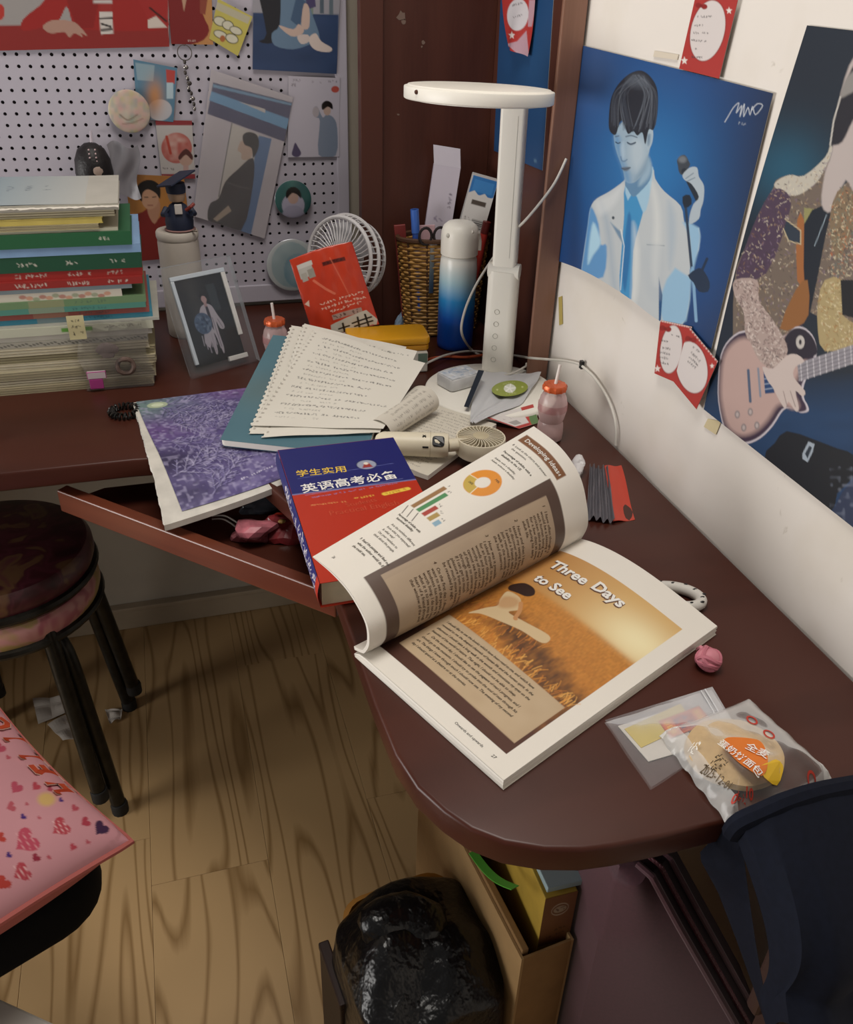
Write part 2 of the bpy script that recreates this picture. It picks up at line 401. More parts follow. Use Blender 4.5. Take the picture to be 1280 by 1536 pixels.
for i in range(-14, 3):
    x0 = 0.243 + i*PW
    if x0 > WX: continue
    off = {0: 1.072-1.2, -1: 1.5-1.2, -2: .99-1.2, 1: .6-1.2}.get(i, ((i*0.437) % 1.2) - 1.2)
    if i == 0: off = 1.072 - 2.4
    y = off - (PL if off > -1.6 else 0)
    while y < WY:
        a, b_ = max(y, -1.6), min(y+PL, WY); x1 = min(x0+PW, WX)
        if b_-a > .02 and x1-x0 > .02:
            if b_-a > PL-1e-6 and x1-x0 > PW-1e-6:
                if pm is None:
                    o = obj('plank', MB().box(.0002, PW-.0002, .0002, PL-.0002, -.008, 0), M_FLOOR, fl, bevel=.0005, seg=1); pm = o.data
                else: o = link(bpy.data.objects.new('plank', pm), fl)
                o.location = (x0, a, 0)
            else:
                o = obj('plank', MB().box(.0002, x1-x0-.0002, .0002, b_-a-.0002, -.008, 0), M_FLOOR, fl, bevel=.0005, seg=1); o.location = (x0, a, 0)
        y += PL
struct('baseboard_back', MB().box(-2.6, WX, WY-.014, WY, .001, .055).box(-2.6, WX, WY-.022, WY, .055, .066), M('skirting', '#9b8c77', .5, noise=(9, .1)), bevel=.002)

# ================================================================== desk
def top_curve(): 
    return [(0.135, .80), (0.135, .739), (0.1355, .657), (0.136, .565), (0.139, .501), (0.147, .462), (0.161, .433), (0.176, .411), (0.197, .393), (0.225, .379), (0.253, .371), (0.279, .368), (0.32, .366), (0.45, .366), (WX-.002, .366)]
outl = [(-1.05, 1.092)] + [(-.07, 1.092), (.02, 1.085), (.06, 1.055), (.09, 1.0), (.115, .93), (.129, .86)] + top_curve() + [(WX-.002, WY-.002), (-1.05, WY-.002)]
desk = thing('corner_desk', 'dark reddish-brown L-shaped corner desk with rounded end, against the white wall', 'desk', (0, 0, 0))
obj('desktop', MB().prism(outl, D-.028, D), M_DESK, desk, bevel=.004, seg=3, smooth=True)
# keyboard tray in the inner corner with its slanting front rail
A = on(100, 741, -.05); B = on(503, 893, -.05); A = Vector(A); B = Vector(B); dr = (B-A).normalized(); nr = Vector((-dr.y, dr.x, 0))
if nr.y < 0: nr = -nr
mb = MB(); zt = D-.05
pa, pb = A-dr*.02, B+dr*.0
mb.prism([(p.x, p.y) for p in (pa, pb, pb+nr*.018, pa+nr*.018)], zt-.034, zt)
obj('tray_rail', mb, M_DESKEDGE, desk, bevel=.002)
mb = MB(); q = [pa+nr*.0185, pb+nr*.0185, Vector((.15, .98, 0)), Vector((.15, 1.16, 0)), Vector((-.12, 1.16, 0))]
mb.prism([(p.x, p.y) for p in q], zt-.034, zt-.026)
obj('keyboard_tray', mb, M_DESK, desk)
obj('side_panel', MB().box(.371, .389, .49, .66, 0, D-.0285), M_DESKEDGE, desk, bevel=.0015)
obj('side_panel', MB().box(-1.04, -1.02, 1.12, 1.68, 0, D-.0285), M_DESKEDGE, desk)
obj('back_rail', MB().box(.386, .585, .62, .636, D-.35, D-.0285), M_DESKEDGE, desk)

# ================================================================== bookcase standing in the corner of the desk
hut = thing('corner_bookcase', 'dark brown open bookcase standing on the desk in the room corner', 'bookcase')
obj('back_panel', MB().box(.345, .5745, 1.53, 1.545, D+.0005, 1.95), M_HUTCH, hut)
obj('back_stile', MB().box(.3445, .382, 1.522, 1.5295, D+.0005, 1.95), M_HUTCH, hut, bevel=.001)
obj('side_panel', MB().box(.575, .588, 1.2305, 1.545, D+.0005, 1.95), M_HUTCH, hut)
obj('front_stile', MB().box(.553, .588, 1.222, 1.2303, D+.0005, 1.95), M_HUTCH2, hut, bevel=.002)
obj('top_panel', MB().box(.345, .5745, 1.2305, 1.5215, 1.93, 1.95), M_HUTCH, hut)
rc_ = random.Random(3)
for px, py, s_ in ((603, 24, .010), (606, 32, .005), (635, 63, .004), (633, 70, .002), (598, 172, .003)):
    p = ony(px, py, 1.5296); n_ = 9; mb = MB(); ring = [(p[0]+s_*rc_.uniform(.4, 1)*math.cos(2*PI*i/n_), p[2]+s_*rc_.uniform(.4, 1)*math.sin(2*PI*i/n_)) for i in range(n_)]
    mb.add([(x, 1.5296, z) for x, z in ring]+[(x, 1.5299, z) for x, z in ring], [tuple(range(n_)), tuple(range(2*n_-1, n_-1, -1))]+[(i, (i+1) % n_, n_+(i+1) % n_, n_+i) for i in range(n_)]); obj('paint_chip', mb, M('chip_pale', '#6d5a50', .8), hut)

# ================================================================== pegboard
PEGY = 1.693
peg = thing('pegboard', 'white pegboard with rows of small round holes leaning at the back of the desk', 'pegboard')
pxr = ony(520.5, 100, PEGY)[0]; SP = .0176
phx = pxr-.013; 
h0 = ony(499, 260.5, PEGY); nxh = int((phx-(-.62))/SP); cols = [h0[0]-k*SP for k in range(nxh)]
zb = D+.035; rows = []
z = h0[2]
while z-SP > zb: z -= SP
while z < 1.60: rows.append(z); z += SP
mb = MB(); rh = .0029; n8 = 8
for cx in cols:
    for cz in rows:
        h = SP/2; ov = [(cx-h, cz-h), (cx, cz-h), (cx+h, cz-h), (cx+h, cz), (cx+h, cz+h), (cx, cz+h), (cx-h, cz+h), (cx-h, cz)]
        iv = [(cx+rh*math.cos(a), cz+rh*math.sin(a)) for a in [math.radians(225+45*k) for k in range(8)]]
        v = [(x, PEGY, z) for x, z in ov] + [(x, PEGY, z) for x, z in iv] + [(x, PEGY+.003, z) for x, z in iv]
        mb.add(v, [(k, (k+1) % 8, 8+(k+1) % 8, 8+k) for k in range(8)] + [(8+k, 8+(k+1) % 8, 16+(k+1) % 8, 16+k) for k in range(8)])
xl, xr = cols[-1]-SP/2, cols[0]+SP/2; zl, zu = rows[0]-SP/2, rows[-1]+SP/2
M_PEG = M('pegboard_white', '#aaa4ae', .45)
bd = obj('perforated_panel', mb, M_PEG, peg)
obj('backing', MB().box(xl, xr, PEGY+.004, PEGY+.006, zl, zu), M('peg_hole_shade', '#241f20', .9), peg)  # dark sheet added behind the panel to put shade into the holes
for nm, bx in (('frame_bar', (xr, pxr, zl-.02, zu+.02)), ('frame_bar', (xl-.02, xl, zl-.02, zu+.02)), ('frame_bar', (xl, xr, zl-.033, zl)), ('frame_bar', (xl, xr, zu, zu+.02))):
    obj(nm, MB().box(bx[0], bx[1], PEGY-.004, PEGY+.008, bx[2], bx[3]), M_PEG, peg, bevel=.0015)
# ================================================================== helpers for flat things
class Pl:
    """a plane with origin o, unit axes x, y; p(a,b,l) -> world, uv(px,py) -> local"""
    def __init__(s, o, x, y):
        s.o = np.array(o, float); x = np.array(x, float); s.x = x/np.linalg.norm(x); y = np.array(y, float); y = y-s.x*(s.x@y); s.y = y/np.linalg.norm(y); s.n = np.cross(s.x, s.y)
    def p(s, a, b, l=0.0): return tuple(s.o+s.x*a+s.y*b+s.n*l)
    def uv(s, px, py): q = onp(px, py, s.o, s.n)-s.o; return float(q@s.x), float(q@s.y)
    def fn(s, l=0.0): return lambda a, b: s.p(a, b, l)
    def mat(s): return frame(s.o, s.x, s.y)
    def surf(s, x0, x1, ytop, ybot, l=0.0):
        return flat(s.p(x0, ytop, l), s.p(x1, ytop, l), s.p(x0, ybot, l))
def local(root):
    """inverse matrix mapper: world point -> local coordinates of a root"""
    im = root.matrix_world.inverted(); return im
M_PAPER = M('paper_white', '#e4ded4', .75, spec=.25); M_PAPERC = M('paper_cream', '#cfc6ae', .8, noise=(60, .06), spec=.25)
M_INKBLK = M('ink_black', '#231f20', .7, spec=.2); M_INKWHT = M('ink_white', '#e9e6e0', .6, spec=.2); M_INKGRY = M('ink_grey', '#5c564f', .7, spec=.2)
M_INKYEL = M('ink_yellow', '#e8c24a', .6, spec=.2); M_INKRED = M('ink_red', '#a8281e', .6, spec=.2)

# ================================================================== open textbook
TB = np.array([.132, .630, D]); TV = np.array([.908, .419, 0]); TV = TV/np.linalg.norm(TV); TR = np.array([.398, -.917, 0]); TW, TH = .206, .311
ZV = np.array([0, 0, 1.0])
BO = np.array([(0, .009), (-.012, .013), (-.017, .017), (-.024, .033), (-.020, .056), (.005, .075), (.035, .0815), (.068, .081)])
TO = np.array([(0, .005), (-.008, .005), (-.015, .008), (-.027, .040), (-.020, .071), (-.004, .099), (.027, .119), (.069, .128)])
def arc(P):
    q = np.array(smooth_path(P, 12)); L = np.r_[0, np.cumsum(np.linalg.norm(np.diff(q, axis=0), axis=1))]; return q, L/L[-1]
qb, lb_ = arc(BO); qt, lt_ = arc(TO)
def prof(q, l, s): return np.stack([np.interp(s, l, q[:, 0]), np.interp(s, l, q[:, 1])], -1)
def flap(s, t, off=0.0):
    s = np.asarray(s, float); t = np.asarray(t, float)
    def pos(s): 
        p = prof(qb, lb_, s)*(1-t)[..., None] + prof(qt, lt_, s)*t[..., None]; return p
    p = pos(s)
    if np.any(off):
        e = .012; d = pos(np.clip(s+e, 0, 1))-pos(np.clip(s-e, 0, 1)); n = np.stack([-d[..., 1], d[..., 0]], -1)
        n /= np.linalg.norm(n, axis=-1, keepdims=True)+1e-9; p = p + n*np.asarray(off)[..., None]
    return TB + TH*t[..., None]*TV - p[..., 0:1]*TR + p[..., 1:2]*ZV
def rpage(s, t, off=0.0):
    s = np.asarray(s, float); t = np.asarray(t, float)
    z = .011+.017*t*np.sin(PI*np.clip(s, 0, 1)**.75)-.006*np.exp(-s/.03)+off
    return TB + TH*t[..., None]*TV + TW*s[..., None]*TR + z[..., None]*ZV
tbk = thing('open_textbook', 'open white textbook with a golden wheat field page and a curled left page', 'book', TB)
I_ = tuple(-TB)
def tl(P): return np.asarray(P)-TB
# right half: page block
mb = MB()
ns, nt_ = 24, 16
top = [tuple(tl(rpage(np.array(i/ns), np.array(j/nt_), -.0004))) for j in range(nt_+1) for i in range(ns+1)]
def basez(p): return (p[0], p[1], .0012)
W_ = ns+1; q_ = [(j*W_+i, j*W_+i+1, (j+1)*W_+i+1, (j+1)*W_+i) for j in range(nt_) for i in range(ns)]
rim = list(range(W_)) + [j*W_+ns for j in range(1, nt_+1)] + [nt_*W_+i for i in range(ns-1, -1, -1)] + [j*W_ for j in range(nt_-1, 0, -1)]
N_ = len(top); k_ = len(rim); lay = 5; vv = list(top)
for li in range(1, lay+1):
    f_ = li/lay
    for r_i, ri in enumerate(rim):
        p = top[ri]; jit = .0006*(1 if li % 2 else -1)*(1 if li < lay else 0)
        out = np.array([p[0], p[1]])-(TV*TH/2+TR*TW/2)[:2]; out = out/np.linalg.norm(out)*jit
        vv.append((p[0]+out[0], p[1]+out[1], p[2]*(1-f_)+.0012*f_))
fs = list(q_); prev = rim
for li in range(lay):
    cur = [N_+li*k_+i for i in range(k_)]
    fs += [(prev[i], cur[i], cur[(i+1) % k_], prev[(i+1) % k_]) for i in range(k_)]; prev = cur
fs.append(tuple(prev)); mb.add(vv, fs)
obj('page_block', mb, M_PAPER, tbk)
obj('cover', MB().add([tuple(TV*a+TR*b+ZV*z) for z in (0.0003, .0011) for a, b in ((0, .0), (0, TW+.001), (TH, TW+.001), (TH, .0))], [(3, 2, 1, 0), (4, 5, 6, 7), (0, 1, 5, 4), (1, 2, 6, 5), (2, 3, 7, 6), (3, 0, 4, 7)]), M('cover_white', '#d8d2c6', .4), tbk)
# left half: the curled leaves, a thick roll
mb = MB(); ns, nt_ = 40, 12
S_, T_ = np.meshgrid(np.linspace(0, 1, ns+1), np.linspace(0, 1, nt_+1))
a_ = tl(flap(S_, T_, -.0003)).reshape(-1, 3); b_ = tl(flap(S_, T_, -.0006-.0032*(1-S_**3))).reshape(-1, 3)
W_ = ns+1; q_ = [(j*W_+i, j*W_+i+1, (j+1)*W_+i+1, (j+1)*W_+i) for j in range(nt_) for i in range(ns)]; n0 = len(a_)
rim = list(range(W_)) + [j*W_+ns for j in range(1, nt_+1)] + [nt_*W_+i for i in range(ns-1, -1, -1)] + [j*W_ for j in range(nt_-1, 0, -1)]
mb.add([tuple(p) for p in a_]+[tuple(p) for p in b_], [tuple(reversed(f)) for f in q_]+[tuple(n0+i for i in f) for f in q_]+[(rim[i], rim[(i+1) % len(rim)], n0+rim[(i+1) % len(rim)], n0+rim[i]) for i in range(len(rim))])
obj('curled_leaves', mb, M_PAPER, tbk, smooth=True, angle=.5)
# page 27 print
k = Ink(206, 311, 1.25, '#e4ded4'); Yp = 311-k.Y   # y from the page bottom
pic = [(8, 311-275), (188, 311-275), (188, 311-21), (8, 311-21)]
msk = (k.X > 4) & (k.X < 188) & (Yp > 21) & (Yp < 275)
sky = np.clip((k.X-10)/120, 0, 1)[..., None]
c = lin('#b47e45')*(1-sky)+lin('#cfa566')*sky
sun = np.exp(-(((k.X-172)/48)**2+((Yp-222)/34)**2))[..., None]; c = c*(1-sun)+lin('#f0e2b4')*sun
land = (Yp < 205+ (k.X-100)*.02)
hz = 1/(1+np.exp((Yp-(198-k.X*.01))/2.0))      # land below the horizon
n1 = k.fld(5, 2.5, 1); n2 = k.fld(1.6, 4, 2)
lc = lin('#b5732c')*(1-n1[..., None]*.30)+lin('#d2923f')*(n1[..., None]*.30)
lc = lc*(.80+.32*n2[..., None])
far = np.clip((Yp-130)/110, 0, 1)[..., None]; lc = lc*(1-far*.35)+lin('#d99a48')*far*.35
c = c*(1-hz[..., None])+lc*hz[..., None]
# shaded band of tall grass
bandc = 146-(k.X-70)*.30; bw = 15+k.fld(5, 9, 5)*12; bd_ = np.exp(-((Yp-bandc+8)/bw)**4)*np.clip((k.X-45)/30, 0, 1); bd_ = bd_*(.55+.45*k.fld(2.5, 9, 6))
c = c*(1-.93*bd_[..., None])+lin('#3b2318')*.93*bd_[..., None]
# bottom brown
bt = 1/(1+np.exp((Yp-(70+k.fld(9, 9, 3)*24))/6)); c = c*(1-bt[..., None])+lin('#4d2a1d')*(bt*1.0)[..., None]
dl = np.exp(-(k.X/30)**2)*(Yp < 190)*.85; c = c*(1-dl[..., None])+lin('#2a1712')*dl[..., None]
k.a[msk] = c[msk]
yy = lambda pts: [(x, 311-y) for x, y in pts]
def grass(n, x0, x1, y0, y1, cols, seed):
    r = random.Random(seed)
    for _ in range(n):
        x = r.uniform(x0, x1); y = r.uniform(y0, y1); l = r.uniform(5, 12); t = r.uniform(-.5, .6)
        k.line(yy([(x, y), (x+t*l*.5, y+l*.6), (x+t*l, y+l)]), r.uniform(.7, 1.5), r.choice(cols), .75)
grass(150, 30, 186, 96, 112, ['#d08a35', '#b8702a', '#e0a552'], 3)
grass(90, 20, 120, 112, 150, ['#c98233', '#a8622a', '#8a4c22'], 4)
# seated figure in a pale dress, seen from behind
k.poly(yy([(36, 175), (52, 176), (62, 168), (66, 160), (62, 150), (84, 152), (112, 156), (118, 148), (112, 142), (90, 140), (66, 134), (44, 128), (34, 120), (40, 138), (46, 150), (40, 160)]), '#cdb48c', curve=5)
k.poly(yy([(40, 165), (48, 172), (58, 170), (60, 160), (52, 150), (44, 152)]), '#b98a5c', a=.7, curve=4, soft=5)
k.poly(yy([(30, 186), (38, 198), (52, 198), (60, 190), (56, 182), (46, 180), (34, 178)]), '#2c1712', curve=5)
k.line(yy([(60, 170), (68, 160), (72, 150), (74, 148)]), 4.5, '#c08a58', curve=4)
# text panel
k.poly(yy([(22, 104), (184, 100), (184, 35), (22, 38)]), '#b79f80'); k.mix(((k.X > 22) & (k.X < 184) & (Yp > 38) & (Yp < 101))*k.fld(14, 14, 9)*.25, '#d2bd9f')
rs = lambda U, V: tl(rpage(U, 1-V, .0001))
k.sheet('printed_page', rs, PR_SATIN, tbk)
fnr = lambda l: (lambda x, y: tuple(tl(rpage(np.array(x/206), np.array(y/311), l))))
P27 = ["I should like to see the books which have been read to me, and which have", "revealed to me the deepest channels of human life and the human spirit. In the", "afternoon I should take a long walk in the woods and intoxicate my eyes on the", "beauties of the world of nature. That night, I should not be able to sleep.",
       "5    On the second day, I should like to see the pageant of man's progress, and I", "should go to the museums. I should try to probe into the soul of man through his", "art. The things I knew through touch I should now see. The evening of my second", "day I should spend at a theatre or at the movies."]
text_obj('page_text', [(t, 30, 93-6.6*i, 4.5, dict(shear=.25, sx=.88, bold=.006)) for i, t in enumerate(P27)], M_INKBLK, tbk, fnr(.0003))
text_obj('footer_text', [('Onwards and upwards', 134, 10, 4.1, dict(sx=.95)), ('27', 181, 9.5, 4.6, {})], M_INKBLK, tbk, fnr(.0003))
ttl = [('Three', 34, 240, 21.5, dict(bold=.03, sx=.94)), ('Days', 91, 243, 21.5, dict(bold=.03, sx=.94)), ('to See', 40, 209, 20, dict(bold=.03, sx=.94))]
text_obj('title_shadow', [(a, x+.8, y-1.0, s, dict(bold=.065, sx=.92)) for a, x, y, s, d in ttl], M('title_brown', '#6b4a3a', .6), tbk, fnr(.0003))
text_obj('title_text', ttl, M_INKWHT, tbk, fnr(.0005))
# page 26 print (x from the outer edge)
k = Ink(206, 311, 1.1, '#e4ded4')
yy = lambda pts: [(x, 311-y) for x, y in pts]
k.poly(yy([(74, 20), (206, 20), (206, 272), (74, 272)]), '#564238')
k.poly(yy([(82, 36), (206, 36), (206, 256), (90, 256)]), '#a8937c'); k.mix(((k.X > 90) & (311-k.Y > 36) & (311-k.Y < 256))*k.fld(25, 25, 2)*.3, '#c4ad92')
k.poly(yy([(6, 279), (80, 279), (80, 294), (6, 294)]), '#7d5233')
cx, cy = 36, 200
k.ell(cx, 311-cy, 21, 23, '#dd8d2b')
k.poly(yy([(cx, cy)]+[(cx+30*math.cos(a), cy+30*math.sin(a)) for a in np.linspace(math.radians(200), math.radians(262), 8)]), '#e4ded4', a=0)
seg_ = [(cx+20.6*math.cos(a), cy+22.6*math.sin(a)) for a in np.linspace(math.radians(185), math.radians(285), 12)]
k.poly(yy([(cx, cy)]+seg_), '#c2a54c'); k.line(yy([(cx, cy), seg_[0]]), 1.0, '#efe6cf'); k.line(yy([(cx, cy), seg_[-1]]), 1.0, '#efe6cf')
k.ell(cx, 311-cy, 8.6, 9.5, '#e4ded4')
for i, (l, cc) in enumerate(((46, '#96714a'), (40, '#4f8a5a'), (19, '#a8443a'), (14, '#ab8f50'), (9, '#86a9bd'))):
    x = 10+i*10.5; k.poly(yy([(x, 118), (x+7, 118), (x+7, 118+l), (x, 118+l)]), cc)
    k.scrib(x+1, 311-(122+l), x+8, 311-(122+l), '#4a423c', 3, seed=i)
for i in range(3): k.line(yy([(8+10*i, 116), (14+10*i, 104)]), 1.2, '#4a423c')
fs_ = lambda U, V: tl(flap(1-U, 1-V, .0001))
k.sheet('printed_page', fs_, PR_SATIN, tbk)
fnl = lambda l: (lambda x, y: tuple(tl(flap(np.array(1-x/206), np.array(y/311), np.array(l)))))
P26 = [["1   I have often thought it", "would be a blessing if", "each human being were", "stricken blind and deaf", "for a few days at some", "time during his early", "adult life."],
       ["2   Now and then I have", "tested my seeing friends", "to discover what they see.", "I asked a friend, who had", "just returned from a long", "walk in the woods, what", "she had observed."],
       ["3   How was it possible,", "I asked myself, to walk", "for an hour through the", "woods and see nothing", "worthy of note? I who", "cannot see find hundreds", "of things to interest me", "through mere touch.", "If I can get so much", "pleasure from mere touch,", "how much more beauty must", "be revealed by sight."],
       ["4   On the first day, I should", "want to see the people whose", "kindness has made my life", "worth living. I do not know", "what it is to see into the", "heart of a friend through", "that window of the soul."]]
L_ = []; y = 246
for blk in P26:
    for t in blk: L_.append((t, 98 if t[0].isdigit() else 104, y, 5.6, dict(shear=.2, sx=1.12))); y -= 5.5
    y -= 3.5
text_obj('page_text', L_, M('ink_brown', '#4a3626', .7, spec=.2), tbk, fnl(.0004))
text_obj('heading_text', [('Developing ideas', 12, 283.5, 9, dict(bold=.012)), ('4', 74, 283.5, 6.5, {})], M_INKWHT, tbk, fnl(.0004))
L_ = [('8  Look at the charts and answer', 8, 268, 4.6, {}), ('the questions.', 13, 262, 4.6, {}), ('Percentage of adults with a', 10, 252, 4.6, dict(bold=.015)), ('disability in the US', 13, 246, 4.6, dict(bold=.015)), ('Adults with a disability', 12, 237, 4.0, {}), ('Adults without a disability', 12, 231.5, 4.0, {}), ('74%', 41, 213, 4.4, {}), ('26%', 24, 188, 4.4, {}),
      ('Percentage of adults with', 13, 99, 4.2, dict(bold=.015)), ('functional disability', 17, 94, 4.2, dict(bold=.015))]
L_ += [(t, 22, 84-5.6*i, 4.4, {}) for i, t in enumerate(('Are the numbers different', 'from what you expected?', 'In what way?', 'Use your numbers to', 'think about the people'))]
L_ += [('9  Read the passage and find out', 16, 48, 4.6, dict(bold=.012)), ('what the author would do if', 21, 42, 4.6, dict(bold=.012)), ('she could see.', 21, 36, 4.6, dict(bold=.012)), ('26', 20, 12, 4.5, {})]
for i_, part_ in enumerate((L_[:8], L_[8:10], L_[10:15], L_[15:])): text_obj('exercise_text', part_, M_INKGRY, tbk, fnl(.0004))

# ================================================================== red and blue dictionary
DX0, DX1, DY0, DY1, DT = .114, .266, .712, .985, .033
dp = Pl((DX0, DY0, D+.0012), (1, .012, 0), (-.012, 1, .052))
dic = thing('exam_dictionary', 'thick red and blue English exam book lying under the curled page', 'book', mat=dp.mat())
dw, dl_ = DX1-DX0, DY1-DY0
obj('page_block', MB().box(.002, dw-.003, .003, dl_-.003, .0012, DT-.0008), M_PAPERC, dic)
M_DBLUE = M('dict_blue', '#1f2468', .35); M_DRED = M('dict_red', '#b5301a', .35)
mb = MB(); by = dl_-.105
mb.box(0, dw, 0, by, DT-.0008, DT); mb.mi = 1; mb.box(0, dw, by, dl_, DT-.0008, DT); mb.mi = 0; mb.box(0, dw, 0, dl_, 0, .001)
obj('cover', mb, [M_DRED, M_DBLUE], dic, bevel=.0003, seg=1)
k = Ink(dl_*1000, DT*1000, 1.6, '#22266a')
rr = random.Random(4)
for i in range(190):
    x = rr.uniform(6, dl_*1000-70) ; y = rr.uniform(6, 26); k.line([(x, y), (x+rr.uniform(-5, 5), y+rr.uniform(-5, 5))], rr.uniform(1, 2.2), '#d9d4d8', .9)
k.rect(dl_*1000-30, 0, dl_*1000, 33, '#20235e'); k.rect(0, 0, 14, 33, '#b5301a')
k.sheet('spine', lambda U, V: np.stack([np.full_like(U, -.0006)-.0025*np.sin(PI*V), U*dl_, DT*(1-V)], 1), PR_SATIN, dic)
cp = Pl(dp.p(0, 0, DT), dp.x, dp.y); im = local(dic)
bpy.context.view_layer.update(); im = dic.matrix_world.inverted()
fnd = lambda l: (lambda a, b: (a, b, DT+l))
def span(pl, s, pA, pB, size_k=1.0, **kw):
    """text running from pixel pA to pixel pB on plane pl -> (string,x,y,size,kw)"""
    a = np.array(pl.uv(*pA)); b = np.array(pl.uv(*pB)); v, f = text_geo(s, 1.0); w = v[:, 0].max() if len(v) else 1
    L = np.linalg.norm(b-a); return (s, a[0], a[1], L/w*size_k, dict(rot=math.atan2(b[1]-a[1], b[0]-a[0]), sx=1/size_k, **kw))
text_obj('title_yellow', [span(cp, '学生实用', (445, 715), (520, 707), bold=.01)], M_INKYEL, dic, fnd(.0003))
text_obj('title_white', [span(cp, '英语高考必备', (454, 739), (598, 716), bold=.015)], M_INKWHT, dic, fnd(.0003))
text_obj('ghost_text', [span(cp, 'Students', (520, 761), (566, 752)), span(cp, 'Practical English', (495, 774), (600, 757))], M('dict_red2', '#c04a30', .5), dic, fnd(.0003))
k = Ink(dw*1000, dl_*1000, .9, '#b5301a'); 
k.rect(0, 0, 300, 105, '#1f2468'); k.rect(0, 104, 300, 106.5, '#6f78a8')
def cpx(px, py): u, v = cp.uv(px, py); return u*1000, (dl_-v)*1000
c0 = cpx(550, 697); k.ell(c0[0], c0[1], 13, 11.5, '#151a4a'); k.ell(c0[0], c0[1], 12, 10.5, '#9aa0b4'); k.poly([(c0[0]-7, c0[1]+7), (c0[0]-2, c0[1]-4), (c0[0]+3, c0[1]-5), (c0[0]+7, c0[1]+7)], '#9c3a34'); k.ell(c0[0], c0[1]-3, 3, 3, '#e8ddd0')
k.line([cpx(447, 718), cpx(590, 695)], .5, '#6f78b8'); k.line([cpx(458, 743), cpx(604, 718)], .5, '#8a92c0')
k.scrib(*cpx(465, 747), *cpx(600, 724), '#7f88bb', 2.6, seed=1); k.scrib(*cpx(467, 758), *cpx(520, 752), '#e0a060', 3.2, seed=2); k.scrib(*cpx(532, 748), *cpx(568, 742), '#e8c050', 3.6, seed=3)
q0, q1 = cpx(577, 741), cpx(612, 733); k.line([q0, q1], 6.5, '#e9c64a'); k.scrib(q0[0]+1, q0[1], q1[0], q1[1], '#a03020', 4, seed=4)
k.sheet('cover_print', lambda U, V: np.stack([U*dw, dl_*(1-V), np.full_like(U, DT+.0001)], 1), print_mat('print_cover', .33), dic)

# ================================================================== purple workbook with torn spine
wp = Pl((-.065, 1.257, D), (1, .10, 0), (-.13, .99, 0))
wbk = thing('purple_workbook', 'purple frost-patterned workbook with torn edge, hanging over the desk edge', 'workbook', wp.o)
def wsurf(x, y):   # x 0..0.205 right, y 0..0.297 down the cover
    x = np.asarray(x, float); y = np.asarray(y, float); s = np.clip((y-.165)/.132, 0, 1); dr_ = -.038*s**1.6*np.clip(1-x/.165, 0, 1)**.7
    P = wp.x*x[..., None]-wp.y*y[..., None]+ZV*(dr_+.0095)[..., None]; return P
k = Ink(205, 297, 1.1, '#5d5285')
n1 = k.fld(40, 40, 1); n2 = k.fld(14, 14, 2)
k.mix(n1*.6, '#4a3f74'); k.mix(np.clip(n2-.4, 0, 1)*.8, '#8d84b0'); k.mix(np.exp(-((k.X/70)**2+((k.Y-20)/60)**2)), '#6f8684'); k.mix(np.exp(-(((k.X)/60)**2+((k.Y-110)/45)**2))*.7, '#6a4a86'); k.mix(np.exp(-((k.X-150)/50)**2-((k.Y-10)/25)**2)*.8, '#7a5a90')
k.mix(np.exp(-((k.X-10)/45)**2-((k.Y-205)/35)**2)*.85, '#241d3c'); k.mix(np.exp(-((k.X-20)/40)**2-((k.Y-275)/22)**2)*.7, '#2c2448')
rr = random.Random(11)
def fern(x, y, a, L, depth, w):
    x2, y2 = x+L*math.cos(a), y+L*math.sin(a)
    k.line([(x+1.5, y+1.7), (x2+1.5, y2+1.7)], w*1.7, '#352d58', .45); k.line([(x, y), (x2, y2)], w, rr.choice(['#9d97bd', '#8a83b0', '#b9b4cf', '#7d76a6']), .65)
    if depth > 0:
        n = int(L/(7 if depth > 1 else 5))
        for i in range(n):
            t = (i+1)/(n+1); s_ = 1 if i % 2 else -1
            fern(x+(x2-x)*t, y+(y2-y)*t, a+s_*rr.uniform(.45, .95), L*(.40 if depth > 1 else .34)*(1-t*.5)*rr.uniform(.5, 1.2), depth-1, w*.8)
fern(22, 24, .70, 190, 2, 2.0); fern(14, 150, .42, 150, 2, 1.9); fern(6, 236, -.42, 130, 2, 1.9); fern(96, 22, .95, 120, 2, 1.8); fern(30, 96, .12, 140, 2, 1.6); fern(48, 284, -.8, 90, 2, 1.7); fern(120, 130, .75, 100, 2, 1.7); fern(150, 40, 1.3, 80, 2, 1.6)
k.mix(np.clip(k.fld(5, 5, 31)-.55, 0, 1)*1.2, '#b5afd0'); k.mix(np.clip(k.fld(6, 6, 32)-.6, 0, 1)*1.4, '#2f2850')
k.ell(28, 22, 15, 11, '#b9c6a0', a=.8); k.ell(28, 22, 9, 6, '#d6dfc0', a=.8)
k.scrib(92, 272, 150, 262, '#d8d4e4', 4, seed=5, dens=.6)
# cover lies slightly turned against the pages
ct = .055
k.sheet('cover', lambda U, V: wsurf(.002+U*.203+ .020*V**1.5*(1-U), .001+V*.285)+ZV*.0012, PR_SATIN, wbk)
mb = MB(); rr = random.Random(5)
edge = [(-.001-.0025*rr.random()) for _ in range(61)]
def wt(u, v):
    j = int(round(v*60)); x = edge[j]*(1-u)+.205*u if u < .04 else .205*u; p = wsurf(np.array(x), np.array(v*.297)); return tuple(p)
mb.grid(wt, 26, 60, (0, 0, -.0085)); obj('page_block', mb, M('workbook_pages', '#c9c4bb', .8, noise=(40, .12)), wbk)

